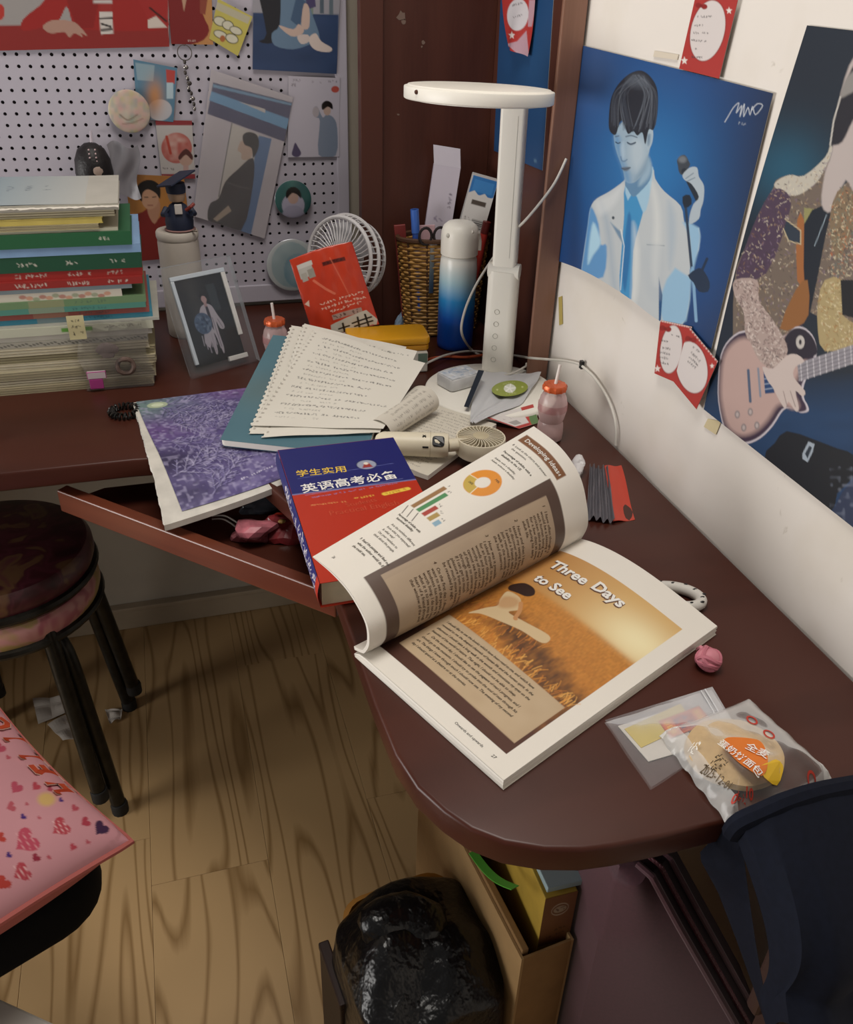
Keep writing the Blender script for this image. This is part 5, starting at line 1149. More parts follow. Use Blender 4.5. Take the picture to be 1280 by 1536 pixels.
# ================================================================== the stack of books
def end_x(px, z): return ony(px, 240+200, 1.35)[0]
STK = [ # from the desk up: thickness mm, right end px, style, colour, name, label
 (11, 231, 'pages', '#a79c80', 'exercise_book', 'cream exercise book at the very bottom of the stack'),
 (12, 234, 'pages', '#b1a78c', 'exercise_book', 'second cream exercise book from the bottom of the stack'),
 (12, 232, 'pages', '#a39a80', 'exercise_book', 'third cream exercise book from the bottom of the stack'),
 (12, 234, 'pages', '#b8ae92', 'exercise_book', 'fourth cream exercise book from the bottom of the stack'),
 (12, 233, 'pages', '#a59b7c', 'exercise_book', 'fifth cream exercise book from the bottom of the stack'),
 (13, 224, 'pages', '#b5ab90', 'exercise_book', 'pale exercise book just under the black-dotted one in the stack'),
 (8, 222, 'dots', '#9c988c', 'notebook', 'thin grey notebook with black dotted edge in the stack'),
 (9, 228, 'plain', '#c0bbb0', 'paperback', 'thin white paperback above the dotted notebook'),
 (12, 230, 'green', '#b9b9a6', 'paperback', 'white paperback with a green spine patch in the stack'),
 (4, 239, 'plain', '#a9a89e', 'folder', 'pale plastic folder sticking out furthest to the right of the stack'),
 (8, 229, 'spine', '#3b7f94', 'paperback', 'cyan paperback in the stack under the pink one'),
 (9, 224, 'spine', '#94524a', 'paperback', 'faded pink-red paperback in the stack between teal and cyan ones'),
 (8, 219, 'spine', '#4f8578', 'paperback', 'teal paperback in the stack above the pink-red one'),
 (10, 219, 'spine', '#6a8560', 'paperback', 'light green paperback in the stack above the teal one'),
 (11, 183, 'redprint', '#c9c2b4', 'magazine', 'short white magazine with red print in the stack'),
 (7, 198, 'plain', '#8d9ba0', 'paperback', 'pale grey-blue paperback just below the two red books'),
 (10, 214, 'title', '#8e2a26', 'textbook', 'lower of the two red books with white spine lettering'),
 (12, 214, 'title', '#9a2c27', 'textbook', 'upper of the two red books with white spine lettering'),
 (22, 212, 'title', '#1d4a35', 'textbook', 'dark green book lying on the two red books'),
 (12, 211, 'plain', '#7d9cc0', 'paperback', 'light blue paperback between the two green books'),
 (19, 197, 'title1', '#245b3a', 'textbook', 'upper green book near the top of the stack'),
 (4, 177, 'plain', '#c3bdaa', 'exam_paper', 'creased white exam paper on the upper green book'),
 (8, 149, 'pages', '#c1b691', 'notepad', 'short cream notepad near the top of the stack'),
 (8, 154, 'yellow', '#bfae5e', 'notepad', 'short yellow notepad near the top of the stack'),
 (9, 173, 'pages', '#c7bfa3', 'exam_paper', 'folded cream exam papers under the top booklet'),
 (9, 178, 'top', '#b9b6ac', 'booklet', 'blue-grey booklet with torn edge on top of the book stack'),
]
z = .0004; rs_ = random.Random(21)
for i, (th, pxr_, st, colr, nm, lb) in enumerate(STK):
    t_ = th/1000*1.02; zm = D+z+t_/2; yf = 1.348+rs_.uniform(-.004, .004)
    # right end where the photo shows it
    dx = None
    for pyy in range(250, 600, 2):
        q = ony(pxr_, pyy, yf)
        if q[2] < zm: break
    xr_ = q[0]; L = .275 if th > 6 else .285; dep = .185+rs_.uniform(-.01, .01)
    if st == 'top' or nm in ('exam_paper',): dep = .20
    rz = rs_.uniform(-.012, .012)
    t = thing(nm, lb, 'book' if nm not in ('exam_paper', 'notepad', 'folder') else {'exam_paper': 'paper', 'notepad': 'notepad', 'folder': 'folder'}[nm], (xr_, yf, D+z), rz, 'books in the tall stack')
    mc = M('bk_%d' % i, colr, .5, noise=(30, .06)); e = .0006
    if st in ('pages', 'yellow', 'top'):
        obj('page_block', MB().box(-L+.001, -.001, .0008, dep, e, t_-e), M_PAPERC if st == 'pages' and i % 2 else mc, t)
        for zz in (0, t_-e*.9): obj('cover', MB().box(-L, 0, 0, dep+.001, zz, zz+e*.9), mc, t)
        if st == 'pages':
            for q_ in range(2): zz = t_*(.3+.35*q_); obj('leaf_edge', MB().box(-L, rs_.uniform(-.004, .001), -.0006, .02, zz, zz+.0005), M('leaf_dark', '#857b64', .8), t)
    else:
        obj('page_block', MB().box(-L+.002, -.003, .002, dep-.002, e, t_-e), M_PAPER, t)
        mb = MB(); mb.box(-L, 0, 0, dep, 0, e); mb.box(-L, 0, 0, dep, t_-e, t_); mb.box(-L, 0, 0, .0012, e, t_-e); obj('cover', mb, mc, t)
    if st in ('title', 'title1', 'green', 'redprint', 'dots', 'spine'):
        k = Ink(L*1000, th, .9, colr); W_ = L*1000
        if st == 'title':
            for a, b in ((.36, .52), (.62, .74), (.82, .93)): k.scrib(W_*a, th*.5, W_*b, th*.5, '#c9c4b8', min(5.5, th*.5), w=1.1, seed=i)
        if st == 'title1': k.scrib(W_*.84, th*.45, W_*.90, th*.45, '#c9c4b8', 5, w=1.1, seed=i); k.scrib(W_*.05, th*.55, W_*.3, th*.55, '#c9c4b8', 6, w=1.2, seed=i+3)
        if st == 'green': k.rect(W_*.52, 3, W_*.68, 9, '#5f9440'); k.scrib(W_*.74, 5, W_*.95, 5, '#77766a', 4, seed=i)
        if st == 'redprint':
            for q_ in range(14): k.ell(W_*.5+q_*9, 5+(q_*7 % 5), 5, 3, ['#a04a3a', '#c07a5a', '#7d8a6a'][q_ % 3], a=.7)
        if st == 'dots':
            for q_ in range(60): k.line([(q_*5, 2+(q_*3 % 4)), (q_*5+2.6, 3+(q_*3 % 4))], 1.6, '#2a2824', .9)
        if st == 'spine': k.mix((k.X > W_*.40)*(k.X < W_*.58)*.35, '#b0987a'); k.scrib(W_*.62, th*.5, W_*.80, th*.5, '#2c4a50', 4, a=.5, seed=i)
        k.sheet('spine_print', lambda U, V: np.stack([-L+U*L, np.full_like(U, -.0002), t_*(1-V)], 1), PR_SATIN, t)
    if st == 'top':
        k = Ink(275, 195, .5, '#b5b6b2'); g_ = np.clip((k.X-40)/190, 0, 1); k.mix(1-g_, '#7f97a6')
        for q_ in range(5): k.scrib(70+q_*26, 70, 70+q_*26, 110, '#56616a', 9, seed=q_, a=.6)
        k.sheet('cover_print', lambda U, V: np.stack([-L+U*L, dep*(1-V), np.full_like(U, t_+.0002)+.001*np.sin(U*4)], 1), PR_MATTE, t)
        mb = MB(); rr = random.Random(3); N = 70; ed = [(-L+L*q_/N, -.004-rr.random()*.006, t_*.55+.001*rr.random()) for q_ in range(N+1)]
        mb.add(ed+[(x, .01, t_*.7) for x, y, zz in ed], [(q_, q_+1, N+1+q_+1, N+1+q_) for q_ in range(N)]); obj('torn_edge', mb, M_PAPER, t)
    z += t_
STACK_TOP = z
# little clear bag of trinkets hanging in front of the stack
tbg = Pl((-.142, 1.336, D+.001), (1, .0, 0), (0, .10, 1.0))
tb_ = thing('trinket_bag', 'small clear bag of trinkets leaning on the lower books of the stack', 'bag', mat=tbg.mat())
M_CLB = clear_mat('trinket_film', '#c9c4c0', .06, .10)
for s in (0, 1):
    mb = MB(); mb.grid(lambda u, v: (.005+.10*u+.004*math.sin(v*9), .105*v, (.002+.008*math.sin(PI*u)*math.sin(PI*v))*(1 if s else .2)+.0007*math.sin(u*22+v*17)), 24, 24); obj('film', mb, M_CLB, tb_, smooth=True)
k = Ink(26, 40, 1.2, '#b5ab84'); k.scrib(6, 9, 22, 9, '#33302a', 5, seed=1); k.scrib(6, 18, 22, 20, '#33302a', 5, seed=2); k.scrib(6, 30, 22, 30, '#33302a', 6, seed=3)
k.sheet('paper_tag', lambda U, V: np.stack([-.004+U*.024, .120-V*.036, .013+.001*np.sin(V*5)], 1), PR_MATTE, tb_)
def trinket(nm, lb, cat, mb, mats, **kw): o = obj(nm, mb, mats, None, **kw); return tag(o, lb, cat)
p = tbg.p(.022, .018, .006); mb = MB(); mb.box(p[0]-.010, p[0]+.010, p[1]-.003, p[1]+.003, p[2]-.014, p[2]+.002); mb.mi = 1; mb.box(p[0]-.012, p[0]+.016, p[1]-.003, p[1]+.003, p[2]+.0021, p[2]+.014); trinket('magenta_charm', 'magenta and white square charm in the trinket bag', 'charm', mb, [M('charm_magenta', '#9c3a78', .4), M('charm_pale', '#bfb0b4', .4)], bevel=.001)
p = tbg.p(.068, .036, .006); mb = MB(); mb.tube([(p[0]+.012*math.cos(a), p[1]+.001*math.sin(3*a), p[2]+.012*math.sin(a)) for a in np.linspace(0, 2*PI, 25)[:-1]], .0038, 8, closed=True); trinket('brown_ring', 'brown ring-shaped hair band in the trinket bag', 'hair band', mb, M('ring_brown', '#5d4a42', .6, noise=(120, .4)), smooth=True)
p = tbg.p(.045, .06, .005); mb = MB(); crumple(mb, (p[0], p[1], p[2]-.01), .020, .003, .014, 8, 3, .4); trinket('brown_ribbon', 'crumpled mauve-brown ribbon in the trinket bag', 'ribbon', mb, M('ribbon_mauve', '#7a6a66', .6))

# ================================================================== white canister with a graduate doll
cn = thing('white_canister', 'tall white canister standing behind the crystal frame', 'canister', (.031, 1.565, D))
obj('body', MB().lathe([(.033, .0005), (.0345, .003), (.035, .02), (.0345, .165), (.0335, .170)], 36), M('canister_white', '#b3aaa0', .5, noise=(20, .05)), cn, smooth=True)
obj('lid', MB().lathe([(.0345, .1702), (.0355, .173), (.0355, .181), (.0335, .184), (.0001, .185)], 36), M('canister_lid', '#bab2a8', .5), cn, smooth=True)
gd = thing('graduate_doll', 'navy-gowned graduate doll with mortarboard standing on the white canister', 'doll', (.037, 1.560, D+.1852))
M_NVY = M('gown_navy', '#1a2238', .6); 
obj('gown', MB().lathe([(.019, .0), (.0225, .003), (.0235, .014), (.021, .028), (.014, .040), (.0085, .044)], 24), M_NVY, gd, smooth=True)
obj('head', MB().lathe([(.004, .044), (.012, .047), (.0145, .056), (.013, .064), (.0001, .069)], 20), M('doll_skin', '#a58a72', .6), gd, smooth=True)
obj('collar', MB().box(-.006, .006, -.0245, -.0205, .030, .046), M('doll_white', '#c5beb8', .6), gd, bevel=.001)
obj('cap_band', MB().lathe([(.0155, .060), (.0165, .068), (.015, .076), (.0001, .077)], 20), M_NVY, gd, smooth=True)
mb = MB(); mb.box(-.026, .026, -.026, .026, -.0015, .0015); mb.xf(Matrix.Translation((.002, 0, .082)) @ Matrix.Rotation(-.42, 4, 'Y') @ Matrix.Rotation(.5, 4, 'Z')); obj('mortarboard', mb, M_NVY, gd, bevel=.0006)
mb = MB(); mb.tube([(.012, -.022, .036), (.020, -.026, .042), (.026, -.022, .046)], .0028, 8); obj('scroll', mb, M('scroll_red', '#7d3028', .6), gd, smooth=True)
for s in (-1, 1): mb = MB(); mb.tube([(s*.018, -.006, .036), (s*.025, -.014, .028), (s*.020, -.022, .030)], [.006, .005, .004], 8); obj('arm', mb, M_NVY, gd, smooth=True)
obj('base', MB().lathe([(.024, -.0), (.026, .0015), (.024, .0025)], 24), M('doll_base', '#8d6a66', .6), gd)
mb = MB(); mb.tube([(.022+.004*math.sin(q*1.3), -.024+.002*q*.3, .0015) for q in range(10)], .0013, 5); obj('key_chain', mb, M('chain_steel', '#8a7f74', .3, metal=.8), gd)

# ================================================================== things pinned on the pegboard
LVL = [0]
def board(name, label, cat, pts, nx, ny, base, paint, mat=PR_SATIN, off=None, group=None):
    """flat print hung on the pegboard; pts tl,tr,br,bl in photo pixels"""
    LVL[0] += 1; Y = PEGY-.0052-.0007*(off if off is not None else LVL[0] % 5); P = [ony(*p, Y) for p in pts]
    r = np.random.default_rng(LVL[0]); q = quad(*P)
    def sf(U, V): p = q(U, V); p[:, 1] -= .0008*np.sin(U*3+LVL[0])*np.sin(V*3); return p
    k = PxInk(sf, nx, ny, base); paint(k); o = k.sheet(name, mat); tag(o, label, cat, group)
    # card stock behind the print
    mb = MB(); b = [np.array(p) for p in P]; n_ = 10
    mb.grid(lambda u, v: tuple(sf(np.array([u]), np.array([v]))[0]+np.array([0, .0004, 0])), n_, n_, (0, .0003, 0)); obj('card_back', mb, M('card_stock', '#b9b4ae', .7), o); return o
def p_red(k):
    k.rect(-200, -200, 260, 44, '#8d8886'); k.poly([(-100, 40), (252, 34), (256, 75), (-100, 80)], '#7c2320')
    k.poly([(36, 46), (34, 30), (60, 8), (96, -20), (215, -20), (240, 10), (246, 44), (120, 44), (110, 40), (100, 10), (84, 34)], '#8a1f1c', curve=4); k.poly([(100, 0), (150, -5), (140, 42), (116, 44)], '#7a1a18'); k.poly([(196, -20), (252, -20), (252, 42), (222, 42), (222, 28)], '#8d2220')
    k.poly([(64, 40), (80, 30), (108, 32), (120, 40), (131, 54), (122, 50), (124, 56), (112, 50), (104, 56), (96, 48), (76, 50)], '#9c7a6c', curve=4); k.poly([(222, 30), (234, 24), (251, 41), (222, 42)], '#b9aca2'); k.line([(225, 12), (250, 32)], 3, '#3a1412')
    k.rect(150, -10, 168, 46, '#8a2a26'); k.poly([(149, 18), (169, 18), (170, 50), (151, 52)], '#b9b2ac'); k.line([(150, 28), (168, 27)], 3, '#2a2424'); k.line([(153, 36), (166, 40)], 3, '#2a2424'); k.line([(153, 45), (167, 44)], 4, '#4a4442'); k.rect(140, 0, 168, 5, '#b0aaa6'); k.ell(0, 18, 7, 12, '#a03028')
board('red_poster', 'red poster of a person in red resting hands on a red table', 'poster', [(-90, -120), (252, -120), (254, 70), (-90, 78)], 170, 100, '#8d8886', p_red, off=0)
def p_card1(k):
    k.mix(k.fld(40, 40, 1)*.5, '#9c6a3c'); k.poly([(258, -30), (252, 62), (297, 64), (314, 46), (304, 20), (296, -30)], '#6c1a1a', curve=3); k.poly([(268, -30), (276, 18), (286, -30)], '#a4806a'); k.poly([(300, -5), (312, -5), (308, 22), (300, 20)], '#7a3a2c'); k.scrib(282, 61, 296, 61, '#b9a69c', 3, seed=1)
board('photo_card', 'tan photo card of a person in dark red, right of the red poster', 'photo', [(248, -60), (316, -60), (320, 67), (257, 66)], 55, 80, '#a9794a', p_card1, off=2)
def p_yel(k):
    k.mix(k.fld(30, 20, 2)*.6, '#a89a4e'); k.poly([(324, 2), (376, 26), (372, 36), (320, 12)], '#aaa38c')
    for c, r in (((330, 32), (9, 6)), ((342, 38), (8, 6)), ((354, 46), (9, 5)), ((331, 52), (10, 5)), ((348, 58), (9, 6))): k.ell(*c, r[0]+1.3, r[1]+1.3, '#4a4432', rot=.4); k.ell(*c, *r, '#bdb8a4', rot=.4)
    k.ell(334, 58, 4, 5, '#9a5a34')
board('yellow_sachet', 'small yellow sachet with white cartoon shapes pinned at a slant', 'sachet', [(327, -2), (379, 25), (357, 84), (314, 58)], 50, 60, '#b3a857', p_yel, PR_GLOSS, off=3)
def p_jeans(k):
    k.rect(300, -200, 600, 19, '#8d8a90'); k.poly([(380, 19), (508, 22), (506, 112), (378, 106)], '#263654'); k.mix((k.Y > 20)*k.fld(26, 14, 3)*.5, '#33466a'); k.rect(480, -60, 486, 20, '#4a5560'); k.rect(494, -60, 500, 22, '#56626a'); k.rect(462, -60, 470, 22, '#6d7a70')
    k.poly([(390, -20), (400, 50), (388, 62), (410, 64), (422, 40), (444, 30), (440, -20)], '#1c1c22', curve=3); k.poly([(424, -20), (420, 36), (408, 50), (412, 68), (440, 74), (466, 66), (480, 58), (468, 20), (452, -20)], '#5c7288', curve=3); k.poly([(446, -10), (436, 30), (448, 40), (466, 10)], '#3b506a'); k.poly([(452, -30), (470, -30), (474, 10), (462, 14)], '#423a5c')
    k.poly([(418, 38), (440, 44), (448, 36), (456, 44), (452, 52), (436, 54)], '#b49c90', curve=3); k.poly([(456, 6), (464, 12), (464, 40), (456, 44), (452, 36)], '#b49c90', curve=3); k.poly([(464, 56), (474, 50), (482, 62), (498, 72), (494, 78), (476, 76), (466, 68)], '#c0b0a8', curve=3); k.poly([(446, 54), (462, 52), (464, 62), (452, 66)], '#b9aaa4', curve=3)
board('blue_poster', 'blue poster of a seated person in jeans at the top right of the pegboard', 'poster', [(380, -110), (515, -110), (505, 111), (379, 104)], 110, 160, '#8d8a90', p_jeans, off=1)
def p_blis(k):
    k.poly([(200, 90), (266, 102), (260, 184), (228, 184), (208, 132)], '#4f7186'); k.poly([(203, 94), (232, 98), (230, 122), (206, 120)], '#7d929c'); k.ell(240, 165, 18, 16, '#a9a8ac'); k.poly([(249, 104), (263, 106), (262, 126), (250, 124)], '#a0403c'); k.mix(np.exp(-((k.X-232)/13)**2-((k.Y-145)/26)**2)*.85, '#b57a44'); k.rect(250, 124, 260, 148, '#9fb0b8')
board('blister_card', 'blue blister card with red tab and orange patch pinned beside the round badge', 'card', [(200, 89), (266, 102), (260, 183), (206, 178)], 60, 80, '#55768a', p_blis, PR_GLOSS, off=2)
def disc(name, label, c, r_, paint, base, dome=.004, off=3, mat=PR_GLOSS, n=40):
    Y = PEGY-.009-.001*off; C = ony(*c, Y); R = np.linalg.norm(np.array(ony(c[0]+r_, c[1], Y))-np.array(C))
    t = thing(name, label, 'badge', C)
    def sf(U, V):
        x = U*2-1; y = V*2-1; xx = x*np.sqrt(1-y*y/2); yy_ = y*np.sqrt(1-x*x/2); rr_ = np.clip(xx*xx+yy_*yy_, 0, 1); return np.stack([C[0]+R*xx, C[1]-dome*np.sqrt(1-rr_*.98), C[2]-R*yy_], 1)
    k = PxInk(sf, n, n, base); paint(k); k.sheet('face', mat, t, org=C)
    mb = MB().lathe([(R*.99, 0), (R*1.01, .0008), (R*1.01, .0022), (R*.98, .003)], 40); mb.map(lambda x, y, z_: (x, z_-.0006, y)); obj('rim', mb, M('badge_rim', '#a9a9ae', .3, metal=.6), t, smooth=True); return t
def p_b1(k): k.mix(k.fld(9, 9, 1), '#b58f8a'); k.mix(np.clip(k.fld(7, 7, 2)-.45, 0, 1)*1.6, '#a8a078'); k.mix(np.clip(k.fld(6, 8, 3)-.5, 0, 1)*1.6, '#88938c'); k.line([(180, 172), (192, 180), (206, 172)], 2, '#6d5040', .7, curve=4); k.line([(184, 186), (200, 184), (214, 178)], 2, '#7d6050', .6, curve=4)
disc('round_badge', 'pastel pink and yellow round badge on the pegboard', (194, 167), 31, p_b1, '#b3a898')
def p_rc(k):
    k.ell(265, 222, 23, 23, '#a0524a'); k.mix(np.exp(-(((k.X-263)/21)**2+((k.Y-220)/21)**2)**4)*k.fld(6, 6, 2)*.9, '#b99a90'); k.line([(250, 205), (256, 230)], 4, '#9c3a2c'); k.ell(279, 240, 10, 9, '#a98a7c'); k.poly([(268, 234), (279, 223), (289, 233), (288, 240), (279, 232), (270, 240)], '#4a2420', curve=3); k.rect(275, 248, 283, 264, '#a98a84'); k.rect(225, 178, 300, 188, '#7c2a2e'); k.rect(225, 261, 300, 270, '#7c2a2e'); k.scrib(244, 252, 262, 254, '#3a3434', 3, seed=1)
board('red_edged_card', 'white card with red edges and a round red picture, right of the blister card', 'card', [(233, 180), (288, 181), (293, 268), (243, 267)], 55, 80, '#a9a3a0', p_rc, off=1)
def p_man(k):
    k.mix(k.fld(30, 40, 5)*.5, '#8a5a30'); k.poly([(196, 332), (214, 318), (226, 312), (236, 330), (248, 314), (262, 326), (270, 395), (212, 395)], '#6c1f1a', curve=3); k.poly([(222, 300), (238, 300), (240, 318), (232, 336), (222, 320)], '#9a7058', curve=3); k.ell(225, 297, 13, 17, '#a57e64'); k.poly([(208, 296), (206, 280), (216, 271), (230, 271), (240, 280), (240, 298), (234, 290), (222, 284), (214, 290), (213, 302)], '#17120f', curve=4)
    k.line([(217, 296), (222, 296)], 1.5, '#3a2a20'); k.line([(229, 296), (234, 295)], 1.5, '#3a2a20'); k.line([(222, 308), (229, 308)], 1.6, '#7d4a40')
board('portrait_card', 'orange photo card of a dark-haired person in red behind the graduate doll', 'photo', [(186, 261), (276, 265), (290, 384), (206, 392)], 80, 100, '#9c6a34', p_man, off=2)
# clear pouch with a photo print
pq = [(317, 104), (440, 146), (397, 358), (290, 324)]
Yp_ = PEGY-.0085; PP = [ony(*p, Yp_) for p in pq]
pou = thing('photo_pouch', 'clear pouch with a striped print of a person in black seen in profile', 'pouch', PP[0])
def p_prof(k):
    c = crop(280, 90, 4.15)
    k.poly(c((165, 140), (660, 265), (640, 520), (130, 335)), '#3a3a55'); k.poly(c((155, 195), (650, 370), (645, 440), (140, 250)), '#5b84a4'); k.poly(c((165, 150), (655, 270), (655, 285), (165, 170)), '#5f7f98'); k.poly(c((330, 260), (490, 305), (490, 330)), '#a8a29c')
    k.poly(c((280, 395), (520, 490), (390, 1085), (160, 1030)), '#aaa39c'); k.poly(c((450, 470), (530, 490), (400, 1090), (330, 1070)), '#4a6488'); k.line(c((282, 395), (200, 850)), 1.4, '#4a4850')
    k.poly(c((415, 610), (410, 800), (340, 1060), (160, 1025), (130, 960), (150, 890), (200, 860), (240, 760), (320, 680)), '#2a2626', curve=3); k.poly(c((165, 990), (260, 905), (280, 940), (190, 1005)), '#8d7d6c'); k.line(c((250, 760), (330, 790), (390, 800)), 2, '#4a4444', .7, curve=3)
    k.poly(c((345, 500), (318, 560), (340, 580), (345, 620), (400, 610), (410, 530)), '#a68f80', curve=3); k.poly(c((350, 470), (390, 448), (440, 470), (450, 540), (415, 610), (405, 550), (360, 525)), '#262422', curve=4)
k = PxInk(quad(*[np.array(p)+np.array([0, .0012, 0]) for p in PP]), 110, 170, '#a49ca0'); p_prof(k); k.sheet('print', PR_SATIN, pou, org=PP[0])
mb = MB(); q = quad(*PP); mb.grid(lambda u, v: tuple(q(np.array([u]), np.array([v]))[0]-np.array(PP[0])+np.array([0, -.001-.0015*math.sin(u*7+v*4)**2, 0])), 20, 20); obj('clear_film', mb, clear_mat('pouch_film', '#c9c6ca', .10, .12), pou, smooth=True)
def p_std(k):
    k.poly([(478, 232), (480, 182), (474, 176), (470, 164), (476, 160), (484, 176), (490, 172), (500, 176), (506, 192), (504, 233)], '#6d7788', curve=3); k.ell(491, 166, 5.5, 7, '#a68f84'); k.poly([(484, 165), (483, 156), (490, 151), (498, 155), (499, 164), (492, 160)], '#15100f', curve=3); k.ell(474, 168, 5, 8, '#9a9296'); k.poly([(438, 232), (440, 222), (443, 214), (447, 220), (452, 230), (446, 236)], '#453c58', curve=3)
    k.scrib(436, 120, 452, 121, '#6a6468', 4, seed=1); k.scrib(437, 127, 451, 128, '#6a6468', 5, seed=2); k.scrib(468, 122, 484, 123, '#8a8488', 4, seed=3); k.ell(503, 134, 6, 5, '#a0483e'); k.scrib(492, 122, 506, 122, '#5a5458', 3, seed=4)
board('figure_card', 'pale card with a person in a grey-blue jumper at the right of the pegboard', 'card', [(433, 114), (510, 117), (509, 235), (432, 236)], 80, 110, '#aaa4ae', p_std, PR_GLOSS, off=0)
def p_b2(k): k.mix(k.fld(12, 12, 1)*.8, '#27474a'); k.ell(440, 308, 17, 18, '#9a96a6'); k.ell(440, 297, 8, 9, '#a88c80'); k.poly([(430, 298), (430, 286), (440, 280), (450, 286), (452, 298), (446, 292), (438, 290)], '#17120f', curve=3); k.poly([(424, 330), (428, 312), (440, 308), (452, 312), (458, 330)], '#8f8b9c', curve=3)
disc('portrait_badge', 'teal round badge with a person in pale lilac on the pegboard', (440, 299), 27, p_b2, '#39605c')
def p_b3(k): k.ell(437, 397, 30, 34, '#7f9296'); k.ell(448, 406, 22, 26, '#5d7f8c'); k.mix(k.fld(14, 14, 4)*.4, '#aeb4b4')
disc('acrylic_disc', 'large pale acrylic disc partly hidden behind the desk fan', (439, 398), 38, p_b3, '#a3a6a6')
# key ring
kr = thing('key_ring', 'silver key ring with dark charm chain hanging on the pegboard', 'key ring', ony(277, 79, PEGY-.012)); o0 = np.array(ony(277, 79, PEGY-.012)); rel = lambda mb: (mb.map(lambda x, y, z: (x-o0[0], y-o0[1], z-o0[2])), mb)[1]
M_SIL = M('silver', '#8d8884', .3, metal=.9)
mb = MB(); mb.tube([(o0[0]+.0115*math.cos(a), o0[1], o0[2]+.0115*math.sin(a)) for a in np.linspace(0, 2*PI, 29)[:-1]], .0009, 6, closed=True); obj('ring', rel(mb), M_SIL, kr, smooth=True)
for i, (px, py) in enumerate(((277, 93), (279, 101), (278, 109), (281, 117), (284, 125), (283, 132), (287, 140), (289, 148), (291, 156), (292, 163))):
    p = ony(px, py, PEGY-.012); mb = MB(); mb.ball((p[0], p[1], p[2]), .0034, 10, 7, .8+.5*(i % 3 == 1), .8, 1.1); obj('bead', rel(mb), M_SIL if i % 2 else M('charm_dark', '#3a332f', .4), kr, smooth=True)
# doll with long black hair hanging behind the stack
hd = thing('black_haired_doll', 'small hanging doll with black hair and beaded strings above the book stack', 'doll', ony(138, 235, 1.655)); o0 = np.array(ony(138, 235, 1.655))
mb = MB().lathe([(.028, -.045), (.031, -.025), (.029, -.004), (.022, .012), (.010, .021), (.0001, .023)], 28); obj('hair', mb, M('doll_hair', '#171214', .5, bump=(200, .001)), hd, smooth=True)
obj('face', MB().ball((.004, -.022, -.020), .013, 14, 10, 1, .7, 1.1), M('doll_face', '#a08c80', .6), hd, smooth=True)
for s in (-1, 1):
    for q_ in range(9): mb = MB(); mb.ball((s*.005+.003, -.026-.002*math.sin(q_), .015-.006*q_), .0016, 7, 5); obj('bead', mb, M('bead_pink', '#b59a9c', .3), hd, smooth=True)
mb = MB(); mb.tube([(.003, -.004, .022), (.003, .01, .032), (.003, .03, .034)], .0025, 6); obj('hanger', mb, M('hanger_pale', '#a9a0a8', .5), hd, smooth=True)
mb = MB(); o0 = np.array(ony(190, 245, 1.66)); 
mb.grid(lambda u, v: (o0[0]-.028+.05*u-.008*v+.004*math.sin(v*7), o0[1]+.006*math.sin(u*8+v*3), o0[2]+.030-.085*v+.006*math.sin(u*6)), 14, 18, (0, .0006, 0)); o = obj('grey_pouch', mb, M('pouch_grey', '#8f8c92', .35, alpha=.9), None, smooth=True); tag(o, 'crumpled grey plastic pouch hanging between the black-haired doll and the portrait card', 'pouch')
# ================================================================== posters and notes on the right wall and in the bookcase
def poly_surf(top, bot, X, bulge=.0):
    """sheet between an upper and a lower pixel polyline on the plane x = X"""
    tp = np.array([onx(*p, X) for p in top]); bt = np.array([onx(*p, X) for p in bot])
    def arcp(P): d = np.r_[0, np.cumsum(np.linalg.norm(np.diff(P, axis=0), axis=1))]; return d/d[-1]
    at, ab = arcp(tp), arcp(bt)
    def f(U, V):
        a = np.stack([np.interp(U, at, tp[:, i]) for i in range(3)], 1); b = np.stack([np.interp(U, ab, bt[:, i]) for i in range(3)], 1); p = a*(1-V)[:, None]+b*V[:, None]
        p[:, 0] -= bulge*np.sin(PI*U)*V**2; return p
    return f
# --- blue singer poster
sf = poly_surf([(873, 68), (930, 82), (1015, 103), (1090, 122), (1160, 140)], smooth_path([(836, 391), (868, 402), (900, 417), (945, 445), (985, 476), (1030, 503), (1067, 524)], 6), WX-.004, .004)
k = PxInk(sf, 330, 380, '#17457f'); X, Y = k.X, k.Y
k.mix(np.clip((X-1010-(Y-250)*-.2)/150, 0, 1)*.92, '#1c2438'); k.mix(np.exp(-(((X-975)/85)**2+((Y-255)/110)**2))*.75, '#2d7cba'); k.mix(np.exp(-(((X-890)/40)**2+((Y-110)/70)**2))*.6, '#3f5f92'); k.mix(np.exp(-(((X-1050)/60)**2+((Y-400)/90)**2))*.55, '#1d4f8c'); k.mix(np.exp(-(((X-862)/12)**2))*.4, '#20304e')  # last mix paints the lamp post's shadow as a dark upright band
c = crop(860, 60, 3.656)
P = lambda pts, col, **kw: k.poly(c(*pts), col, **kw)
# jacket
P([(45, 1270), (60, 1150), (80, 1020), (95, 920), (130, 870), (200, 830), (280, 770), (300, 720), (430, 700), (450, 760), (500, 830), (590, 910), (610, 1000), (640, 1060), (690, 1030), (690, 1150), (640, 1260), (640, 1420), (600, 1560), (470, 1560), (260, 1400), (60, 1290)], '#b9c0c4', curve=3)
P([(45, 1270), (62, 1150), (82, 1000), (100, 915), (140, 1010), (150, 1120), (185, 1130), (165, 1300), (60, 1290)], '#5c92c4', curve=3, soft=3); P([(110, 1000), (140, 1060), (150, 1120), (110, 1180), (80, 1230), (90, 1100)], '#a9cfe4', curve=3, soft=4)
P([(285, 800), (280, 960), (270, 1100), (255, 1370), (320, 1420), (330, 1160), (380, 960), (400, 860), (360, 850)], '#3f8dc0', curve=3); P([(300, 960), (320, 1000), (310, 1200), (285, 1380), (270, 1250)], '#2b6ea6', curve=3, soft=3)
